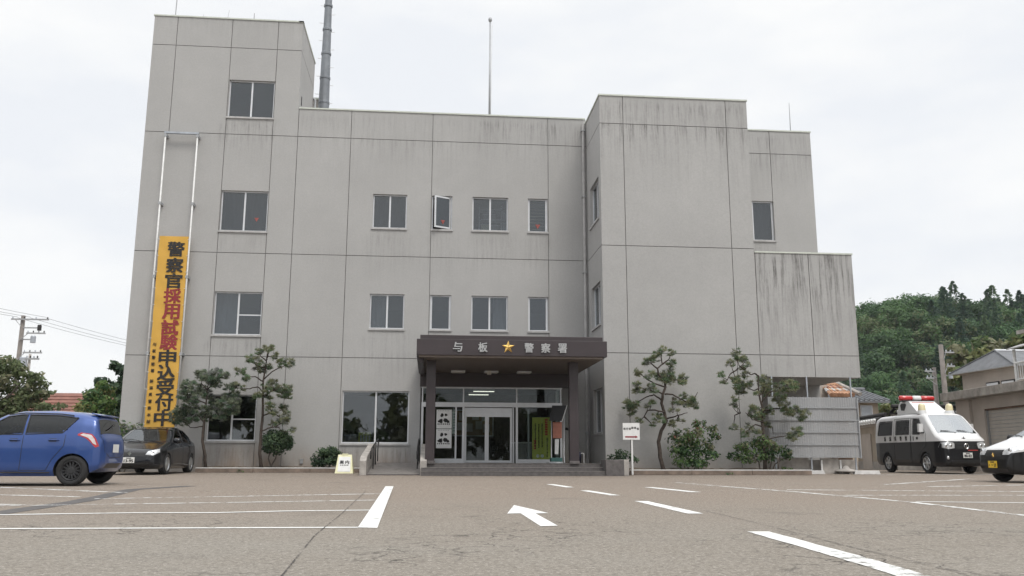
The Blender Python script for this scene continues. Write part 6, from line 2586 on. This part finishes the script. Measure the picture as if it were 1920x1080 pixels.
# roof-top balcony with a white railing at the right edge
bl = thing('balcony', (21.4, 28, 3.32), 'white railed rooftop balcony with a pale curved canopy at the right edge', 'balcony')
bxx = lambda y: 21.25 + .135 * (y - 29.8)
for y in (29.75, 26.5, 23.5):
    m = MB()
    m.tube([(bxx(y), y, 3.3), (bxx(y), y, 4.52)], .055, M['white_steel'], 8)
    m.build('post', bl)
m = MB()
for z, r_ in ((4.02, .045), (3.42, .03)):
    m.tube([(bxx(29.75), 29.75, z), (bxx(23.5), 23.5, z)], r_, M['white_steel'], 8)
for k in range(40):
    y = 29.6 - k * .15
    m.tube([(bxx(y), y, 3.42), (bxx(y), y, 4.02)], .020, M['white_steel'], 5)
m.build('railing', bl)
m = MB()
pts = [(-.18 + 2.4 * math.sin(R(90) * k / 7), 4.52 + .5 * math.sin(R(90) * k / 7) ** .7) for k in range(8)]
for (a, b) in zip(pts, pts[1:]):
    y0, y1 = 23.2, 29.95
    m.hexa([(bxx(y0) + a[0], y0, a[1]), (bxx(y0) + b[0], y0, b[1]), (bxx(y1) + b[0], y1, b[1]), (bxx(y1) + a[0], y1, a[1])],
           [(bxx(y0) + a[0], y0, a[1] + .04), (bxx(y0) + b[0], y0, b[1] + .04), (bxx(y1) + b[0], y1, b[1] + .04), (bxx(y1) + a[0], y1, a[1] + .04)], M['sill'])
m.build('curved_canopy', bl, smooth=False)
eh = thing('upper_house', (25, 24, 3.36), 'house eave with pale roof edge above the balcony at the right edge', 'house')
m = MB()
m.box(24.0, 22, 3.3, 30, 29.6, 5.3, M['beige'])
m.build('wall', eh)
m = MB()
m.hexa([(21.6, 21, 5.12), (30.5, 21, 6.7), (30.5, 30.0, 6.7), (21.6, 30.0, 5.12)], [(21.6, 21, 5.26), (30.5, 21, 6.86), (30.5, 30.0, 6.86), (21.6, 30.0, 5.26)], M['conc'])
m.build('roof', eh)

# Japanese house with grey tiles behind the screen, garden wall capped with tiles
jh = thing('tiled_house', (24.5, 52, .09), 'small house with dark tiled roof and grey shuttered window right of the overhanging block', 'house')
m = MB()
m.box(22.6, 50.0, .05, 26.7, 55, 3.95, M['beige_d'])
m.build('wall', jh)
m = MB()
m.hexa([(22.0, 49.3, 3.82), (27.1, 49.3, 3.82), (27.1, 52.5, 4.62), (22.0, 52.5, 4.62)], [(22.0, 49.3, 3.94), (27.1, 49.3, 3.94), (27.1, 52.5, 4.76), (22.0, 52.5, 4.76)], M['tile_grey'])
m.hexa([(22.0, 52.5, 4.62), (27.1, 52.5, 4.62), (27.1, 55.7, 3.82), (22.0, 55.7, 3.82)], [(22.0, 52.5, 4.76), (27.1, 52.5, 4.76), (27.1, 55.7, 3.94), (22.0, 55.7, 3.94)], M['tile_grey'])
for k in range(17):
    x = 22.1 + k * .31
    m.tube([(x, 49.28, 3.97), (x, 52.5, 4.79)], .06, M['tile_grey'], 6)
jr = m.build('roof', jh)
m = MB()
m.tube([(21.9, 52.5, 4.86), (27.2, 52.5, 4.86)], .12, M['tile_grey'], 8)
m.build('ridge_tile', jr)
m = MB()
m.box(25.55, 49.93, 2.95, 26.3, 50.02, 3.7, M['alu'])
wn = m.build('window', jh)
m = MB()
m.box(25.6, 49.90, 3.0, 26.25, 49.935, 3.65, M['steel'])
m.build('window_shutter', wn)

oh = thing('clay_tiled_house', (21.4, 44, .09), 'low house with orange and brown clay roof tiles seen under the overhang', 'house')
m = MB()
m.box(20.6, 43.0, .05, 21.4, 46, 3.70, M['timber'])
m.box(19.9, 43.6, .05, 20.6, 46, 4.35, M['beige'])
m.build('wall', oh)
m = MB()
m.hexa([(20.2, 42.5, 3.66), (21.45, 42.5, 3.66), (21.6, 44.6, 4.42), (20.9, 44.6, 4.42)], [(20.2, 42.5, 3.72), (21.45, 42.5, 3.72), (21.6, 44.6, 4.48), (20.9, 44.6, 4.48)], M['tile_orange'])
for k in range(7):
    x0_ = 20.25 + k * .19
    for q in range(4):
        f0 = lambda t: (x0_ + (21.5 - x0_) * .30 * t, 42.46 + 2.1 * t, 3.76 + .76 * t)
        m.tube([f0(q / 4), f0(q / 4 + .25)], [.11, .08], (M['tile_orange'], M['tile_red'], M['sill'])[(k * 3 + q * 2) % 3 if (k + q) % 2 else 0], 6)
rf = m.build('roof', oh)
m = MB()
m.tube([(20.8, 44.6, 4.58), (21.7, 44.6, 4.58)], .13, M['sill'], 8)
m.tube([(21.5, 44.4, 4.52), (21.75, 42.4, 3.80)], .11, M['conc'], 8)
m.build('ridge_tile', rf)

gw = thing('garden_wall', (21, 39, .09), 'tan garden wall capped with white edged black tiles behind the police van', 'wall')


def wall_run(P, Q, ztop, gate=None, gap=.27):
    wa_, wb_ = Vector((*P, 0)), Vector((*Q, 0))
    ln = (wb_ - wa_).length
    du = (wb_ - wa_).normalized()
    dn = Vector((du.y, -du.x, 0))
    if dn.x > 0.5: dn = -dn

    def wpt(t, n, z):
        p = wa_ + du * t + dn * n
        return (p.x, p.y, z)

    def wbox(m, t0, t1, n0, n1, z0, z1, mat):
        m.hexa([wpt(t0, n0, z0), wpt(t1, n0, z0), wpt(t1, n1, z0), wpt(t0, n1, z0)], [wpt(t0, n0, z1), wpt(t1, n0, z1), wpt(t1, n1, z1), wpt(t0, n1, z1)], mat)
    m = MB()
    wbox(m, 0, ln, -.1, .1, .05, ztop - .28, M['beige_d'])
    wbox(m, 0, ln, -.13, .13, .05, .45, M['conc'])
    wbox(m, 0, ln, -.14, .14, ztop - .40, ztop - .27, M['beige'])
    m.build('wall', gw)
    m = MB()
    for k in range(int(ln / gap)):
        t = .13 + k * gap
        m.tube([wpt(t, -.34, ztop - .16), wpt(t, 0, ztop), wpt(t, .34, ztop - .16)], .075, M['ink'], 8)
        m.tube([wpt(t, .33, ztop - .16), wpt(t, .43, ztop - .17)], .085, M['white'], 10)
        wbox(m, t - .05, t + .05, .34, .42, ztop - .30, ztop - .17, M['white'])
    wbox(m, 0, ln, -.33, .33, ztop - .27, ztop - .19, M['ink'])
    m.tube([wpt(0, 0, ztop + .1), wpt(ln, 0, ztop + .1)], .09, M['ink'], 8)
    m.build('tile_cap', gw)
    if gate:
        m = MB()
        wbox(m, gate[0], gate[1], .105, .14, .1, 1.75, M['beige'])
        m.build('side_gate', gw)


wall_run((21.4, 42.2), (20.35, 37.5), 2.45, (1.0, 2.6), .42)
wall_run((20.6, 37.4), (24.6, 37.3), 2.80)

# distant red-roofed house on the left
lh = thing('red_roof_house', (-25, 61, .05), 'distant house with a red brown tiled roof between the tree and the cypress', 'house')
m = MB()
m.box(-28.5, 60, 0, -20.8, 66, 2.6, M['beige'])
m.build('wall', lh)
m = MB()
for sgn, y in ((1, 59.2), (-1, 66.8)):
    m.hexa([(-29.2, y, 2.5), (-20.2, y, 2.5), (-20.6, 63, 4.75), (-28.8, 63, 4.75)], [(-29.2, y, 2.65), (-20.2, y, 2.65), (-20.6, 63, 4.92), (-28.8, 63, 4.92)], M['tile_red'])
for k in range(9):
    z = 2.66 + k * .25
    m.box(-29.2 + k * .045, 59.2 + k * .42 - .03, z, -20.2 - k * .045, 59.2 + k * .42 + .02, z + .035, M['tile_red'])
m.build('roof', lh)
m = MB()
m.box(-26, 59.95, 1.0, -24.4, 60.02, 2.1, M['black'])
m.build('window', lh)


# ------------------------------------------------------------------ utility poles and wires
def upole(X, Y, H, label, r=.15, arms=(), box=None, mat='steel', grp=None):
    t = thing('utility_pole', (X, Y, 0), label, 'utility pole', grp)
    m = MB()
    m.tube([(X, Y, -.1), (X, Y, H)], [r, r * .72], M[mat], 12)
    m.build('pole', t, smooth=True)
    for (z, w_, off) in arms:
        m = MB()
        m.box(X - w_ / 2 + off, Y - r - .1, z - .05, X + w_ / 2 + off, Y - r, z + .05, M['alu_dark'])
        m.tube([(X - w_ * .4 + off, Y - r - .05, z), (X, Y - r - .02, z - .5)], .025, M['alu_dark'], 5)
        ca_ = m.build('crossarm', t)
        for k in range(4):
            x = X + off - w_ / 2 + .1 + k * (w_ - .2) / 3
            m = MB()
            m.lathe([(.02, z + .05), (.05, z + .07), (.03, z + .11), (.05, z + .13), (.03, z + .18), (0, z + .19)], M['ink'] if k % 2 else M['steel'], 10, (x, Y - r - .05, 0))
            m.build('insulator', ca_)
    if box:
        for (z, h, rad, off, bm_) in box:
            m = MB()
            m.lathe([(0, z), (rad, z), (rad, z + h), (rad * .8, z + h + .06), (0, z + h + .06)], M[bm_], 14, (X + off, Y - .25, 0))
            m.box(min(X, X + off), Y - .1, z + h * .5, max(X, X + off), Y, z + h * .5 + .08, M['alu_dark'])
            m.build('transformer', t)
    return t


upole(-29.4, 65, 10.6, 'tall utility pole with crossarms and fittings rising above the trees at the left edge', .20, [(10.3, 2.6, .6), (9.3, 1.3, 1.1), (7.9, 1.3, 1.0)], [(8.6, .45, .18, .95, 'steel'), (6.6, .9, .26, .45, 'steel'), (9.5, .35, .14, 1.3, 'ink')], 'pole')
upole(-23.8, 54, 6.6, 'short slim pole beside the tall utility pole at the left edge', .10, [(6.3, .8, .2)], None, 'conc')
upole(37.2, 60, 8.8, 'taller of the two grey utility poles in front of the wooded hill', .22, [(8.2, .7, .45), (7.2, .6, .45)], [(6.3, .4, .14, .4, 'steel')], 'pole')
upole(37.0, 60.8, 7.2, 'shorter of the two grey utility poles in front of the wooded hill', .19, [(6.9, .7, -.5), (6.4, .6, -.5)], None, 'pole')


def wire(a, b, sag, label, grp='power lines over the left trees', r=.011):
    a, b = Vector(a), Vector(b)
    pts = []
    for k in range(21):
        t = k / 20
        p = a.lerp(b, t)
        p.z -= sag * 4 * t * (1 - t)
        pts.append(p)
    m = MB()
    m.tube(pts, r, M['ink'], 5)
    o = m.build('power_line')
    tag(o, label, 'power line', grp)


for dx in (-.4, .5, 1.6):
    wire((-29.4 + dx, 65, 10.5), (-42 + dx * 1.5, 50, 13.2), .5, 'thin power line running from the tall left pole up to the left edge')
    wire((-29.4 + dx, 65, 10.45), (-14 + dx, 95, 10.0), .8, 'thin power line running from the tall left pole down towards the station corner')

# ================================================================== GROUND
asp = NT('worn_asphalt')
asp.set(Roughness=.92)
asp.b.inputs['Specular IOR Level'].default_value = .25
big = asp.noise(.09, 5, .6)
mid = asp.noise(.7, 6, .65)
c_a = asp.mix(asp.rng(big, .38, .62), (.236, .217, .188), (.218, .190, .157))
# redder, dustier asphalt towards the building
co = asp.n('ShaderNodeTexCoord')
sp_ = asp.n('ShaderNodeSeparateXYZ')
asp.l(co.outputs['Object'], sp_.inputs[0])
far = asp.rng(asp.math('ADD', sp_.outputs['Y'], asp.math('MULTIPLY', asp.noise(.25, 4), 6.0)), 9.5, 17.5)
lft = asp.rng(asp.math('ADD', sp_.outputs['X'], asp.math('MULTIPLY', asp.noise(.4, 4), 1.5)), .8, -1.2, 0.0, .75)
fl = asp.math('MAXIMUM', far, asp.math('MULTIPLY', lft, asp.rng(sp_.outputs['Y'], 7.0, 10.0)))
c_a = asp.mix(asp.math('MULTIPLY', fl, .8), c_a, (.222, .172, .134))
c_a = asp.mix(asp.rng(mid, .3, .75, 0, .30), c_a, (.185, .158, .130))
spk = asp.noise(34, 3, .95)
c_a = asp.mix(asp.rng(spk, .54, .63, 0, .85), c_a, (.46, .43, .39))
spd = asp.noise(26, 4, .95, asp.coord((1, 1, 1), (5, 9, 1)))
c_a = asp.mix(asp.rng(spd, .52, .62, 0, .85), c_a, (.095, .084, .072))
# cracks
vz = asp.n('ShaderNodeTexVoronoi', feature='DISTANCE_TO_EDGE')
vz.inputs['Scale'].default_value = 2.3
nv = asp.n('ShaderNodeTexNoise')
nv.inputs['Scale'].default_value = 3.5
nv.inputs['Detail'].default_value = 5
asp.l(co.outputs['Object'], nv.inputs['Vector'])
vm = asp.n('ShaderNodeMixRGB', blend_type='ADD')
vm.inputs['Fac'].default_value = .55
asp.l(co.outputs['Object'], vm.inputs['Color1'])
asp.l(nv.outputs['Color'], vm.inputs['Color2'])
asp.l(vm.outputs['Color'], vz.inputs['Vector'])
ck = asp.rng(vz.outputs['Distance'], .006, .030, 1.0, 0.0)
ck = asp.math('MULTIPLY', ck, asp.rng(asp.noise(.45, 4, .6, asp.coord((1, 1, 1), (2, 8, 4))), .48, .60))
ck = asp.math('MULTIPLY', ck, asp.rng(sp_.outputs['Y'], 12.0, 7.0, .15, 1.0))
c_a = asp.mix(asp.math('MULTIPLY', ck, .95), c_a, (.045, .040, .036))
# worn surface: patches of lost binder and pale grit, a hand or two across
g1 = asp.noise(11, 6, .92, asp.coord((1, 1, 1), (3, 3, 3)))
c_a = asp.mix(asp.rng(g1, .50, .62, 0, .42), c_a, (.105, .092, .078))
g2 = asp.noise(14, 6, .95, asp.coord((1, 1, 1), (13, 5, 2)))
c_a = asp.mix(asp.rng(g2, .53, .64, 0, .50), c_a, (.40, .37, .33))
# oil drips and tyre-darkened bands in the parking bays
oil = asp.noise(.55, 4, .7, asp.coord((1, 1, 1), (21, 4, 2)))
c_a = asp.mix(asp.rng(oil, .60, .74, 0, .40), c_a, (.10, .09, .08))
asp.color(c_a)
asp.bump(asp.noise(70, 3, .8), .55, .012)

m = MB()
xs_ = sorted(set([-400, -200, -120, -70] + list(np.linspace(-45, 45, 31)) + [70, 120, 200, 400]))
ys_ = sorted(set([-60, -20, -6] + list(np.linspace(0, 14, 15)) + list(np.linspace(14, 30, 17)) + [34, 40, 60, 100, 160, 300, 700]))
ix = {}
for j, y in enumerate(ys_):
    for i, x in enumerate(xs_):
        ix[i, j] = len(m.v)
        m.v.append((x, y, G(y)))
k0 = m.mi(asp.m)
for j in range(len(ys_) - 1):
    for i in range(len(xs_) - 1):
        m.f.append((ix[i, j], ix[i + 1, j], ix[i + 1, j + 1], ix[i, j + 1]))
        m.m.append(k0)
m.build('ground', kind='structure')


def worn_paint(name, wear, c=(.70, .70, .68)):
    a = NT(name)
    a.set(Roughness=.8)
    n1 = a.noise(9, 6, .7)
    n2 = a.noise(1.3, 4, .6, a.coord((1, 1, 1), (4, 2, 7)))
    v = a.math('ADD', a.math('MULTIPLY', n1, .62), a.math('MULTIPLY', n2, .38))
    f = a.rng(v, .5 - .16 + wear * .16, .5 - .06 + wear * .16, 1.0, 0.0)
    base = a.ramp(a.noise(3, 4), .3, tuple(x * .9 for x in c), .7, c)
    a.color(base)
    tr_ = a.n('ShaderNodeBsdfTransparent')
    ms = a.n('ShaderNodeMixShader')
    a.l(f, ms.inputs[0])
    a.l(a.b.outputs[0], ms.inputs[1])
    a.l(tr_.outputs[0], ms.inputs[2])
    a.l(ms.outputs[0], a.o.inputs['Surface'])
    return a.m


P0 = worn_paint('road_paint', .02)
P1 = worn_paint('worn_road_paint', .55)
P2 = worn_paint('faded_road_paint', 1.0, (.52, .47, .41))


def strip(pts, w_, mat, name='road_marking', lift=.004, w1=None):
    """painted line along pts, w_ wide (w1 at the far end), laid on the ground"""
    m = MB()
    P = []
    for a, b in zip(pts, pts[1:]):
        n = max(1, int(math.hypot(b[0] - a[0], b[1] - a[1]) / (.12 if w_ < .3 else .35)))
        for k in range(n):
            P.append((a[0] + (b[0] - a[0]) * k / n, a[1] + (b[1] - a[1]) * k / n))
    P.append(pts[-1])
    n = len(P)
    vs = []
    for i, p in enumerate(P):
        a, b = P[max(0, i - 1)], P[min(n - 1, i + 1)]
        dx, dy = b[0] - a[0], b[1] - a[1]
        l = math.hypot(dx, dy)
        nx, ny = -dy / l, dx / l
        ww = (w_ + ((w1 or w_) - w_) * i / (n - 1)) / 2
        wob = ww * (1 + random.uniform(-.07, .07))
        for s_ in (-1, 1):
            x, y = p[0] + nx * wob * s_, p[1] + ny * wob * s_
            vs.append((x, y, G(y) + lift))
    k0 = m.mi(mat)
    m.v = vs
    for i in range(n - 1):
        m.f.append((2 * i, 2 * i + 1, 2 * i + 3, 2 * i + 2))
        m.m.append(k0)
    return m.build(name, kind='structure')


def patch(pts, mat, name='road_marking', lift=.004):
    m = MB()
    m.poly([(x, y, G(y) + lift) for x, y in pts], mat)
    return m.build(name, kind='structure')





# ------------------------------------------------------------------ painted markings and repairs
patch([(-.86, 18.13), (-.70, 18.13), (-.43, 7.80), (-.60, 7.86)], P0)
strip([(-7.0, 8.0), (-3.58, 7.93), (-.60, 7.88)], .10, P0)
strip([(-6.5, 9.3), (-4.43, 9.80), (-3.18, 10.05), (-2.3, 10.02), (-1.6, 10.28), (-.66, 10.40)], .12, P0, lift=.0045)
strip([(-5.6, 11.45), (-4.57, 11.74), (-2.6, 12.25), (-.74, 12.82)], .12, P1)
strip([(-4.8, 13.40), (-4.0, 13.7), (-2.2, 14.4), (-.77, 14.91)], .13, P1)
strip([(-4.7, 15.68), (-2.6, 16.15), (-.83, 16.59)], .14, P2)
strip([(-3.9, 17.90), (-2.2, 18.02), (-.87, 18.13)], .14, P2)
strip([(-11.0, 20.0), (-8.11, 17.76), (-5.04, 15.43)], .14, P1)
strip([(-9.0, 15.9), (-6.72, 14.75), (-5.24, 14.03)], .13, P1)
strip([(-7.2, 12.5), (-5.42, 11.91), (-5.05, 11.77)], .12, P1)
strip([(-12.0, 21.6), (-9.35, 20.44), (-7.2, 20.41), (-5.19, 17.8)], .13, P2)
strip([(-9.9, 26.2), (-7.4, 26.4), (-6.0, 27.6)], .16, P2)
strip([(-4.2, 26.4), (-2.6, 26.3)], .25, P2)
strip([(-7.5, 28.6), (-5.0, 28.4)], .3, P2, lift=.005)
strip([(5.75, 20.2), (6.17, 17.42), (6.57, 15.26), (6.69, 13.51), (6.71, 11.85), (6.42, 9.3), (6.1, 6.5)], .13, P1)
strip([(6.99, 20.2), (9.7, 19.4), (13, 19.0)], .14, P2)
strip([(6.95, 18.1), (9.5, 17.6), (12.5, 17.3)], .13, P2)
strip([(6.75, 16.26), (10.86, 15.34), (13, 15.1)], .13, P1)
strip([(6.85, 14.08), (9.88, 13.97), (12, 13.8)], .12, P1)
strip([(6.85, 11.99), (8.21, 11.63), (11, 11.2)], .12, P0)
strip([(10.4, 17.7), (12.7, 18.45), (14.5, 19.1)], .14, P1)
strip([(10.01, 18.82), (14.86, 23.14)], .14, P1)
strip([(6.73, 24.66), (10.82, 25.82)], .16, P2)
strip([(14.0, 27.3), (20.0, 28.2)], .16, P1)
strip([(2.64, 19.2), (2.81, 17.5)], .17, P0)
strip([(2.84, 16.03), (3.02, 14.22)], .17, P0)
strip([(2.99, 12.35), (2.92, 9.56)], .18, P0)
strip([(2.73, 7.22), (2.60, 5.4)], .18, P0)
strip([(2.60, 5.4), (2.54, 4.75), (2.48, 4.2)], .18, P1)
strip([(4.40, 17.5), (4.70, 15.3)], .20, P0)
patch([(1.10, 11.40), (1.32, 9.74), (1.17, 9.68), (1.16, 7.95), (1.00, 7.90), (1.01, 9.71), (.86, 9.68)], P0)
# grit and silt along the kerbs; dark edge strips mix dirt with painted contact shade
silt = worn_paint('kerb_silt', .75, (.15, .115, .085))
dirt_contact = worn_paint('dirty_contact_edge', .35, (.085, .072, .062))
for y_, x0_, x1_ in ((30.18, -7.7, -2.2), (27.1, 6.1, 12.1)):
    strip([(x0_, y_), (x1_, y_)], .42, silt, 'road_silt_contact', .006)
    strip([(x0_, y_ + .14), (x1_, y_ + .14)], .12, dirt_contact, 'road_silt_contact', .008)
strip([(-2.1, 26.55), (-.3, 26.55)], .30, silt, 'road_silt_contact', .006)
strip([(-.2, 26.08), (6.0, 26.05)], .22, dirt_contact, 'road_silt_contact', .007)
strip([(11.5, 28.3), (15.2, 28.2)], .35, silt, 'road_silt_contact', .006)
# tar repair strip and the two construction joints
tar = simple('tar_repair', (.085, .080, .078), .8, var=.25, vs=5, bump=.4, bs=60)
strip([(-4.5, 7.6), (-4.6, 10.13), (-4.74, 12.7), (-5.33, 16.71), (-4.75, 18.4)], .30, tar, 'road_repair', .0035)
seamm = worn_paint('tar_joint', .65, (.05, .045, .042))
strip([(-.72, 4.2), (-.74, 4.79), (-.87, 7.08), (-.92, 9.65), (-1.02, 13), (-1.1, 16)], .010, seamm, 'road_joint', .006)
strip([(3.1, 14), (3.08, 11.61), (3.18, 10.08), (3.09, 8.45), (2.98, 6.96), (2.89, 5.88), (2.84, 4.5)], .010, seamm, 'road_joint', .006)

# ------------------------------------------------------------------ thin summer haze, felt only at the wooded hill
hz_m = bpy.data.materials.new('thin_haze')
hz_m.use_nodes = True
ht = hz_m.node_tree
ht.nodes.clear()
ho = ht.nodes.new('ShaderNodeOutputMaterial')
hv = ht.nodes.new('ShaderNodeVolumePrincipled')
hv.inputs['Color'].default_value = (.88, .92, .97, 1)
hv.inputs['Density'].default_value = .0002
ht.links.new(hv.outputs[0], ho.inputs['Volume'])
hzb = MB()
hzb.box(-420, -80, -1.6, 420, 720, 60, hz_m)
hzo = hzb.build('haze', kind='stuff')
tag(hzo, 'thin pale haze softening the wooded hill', 'haze')
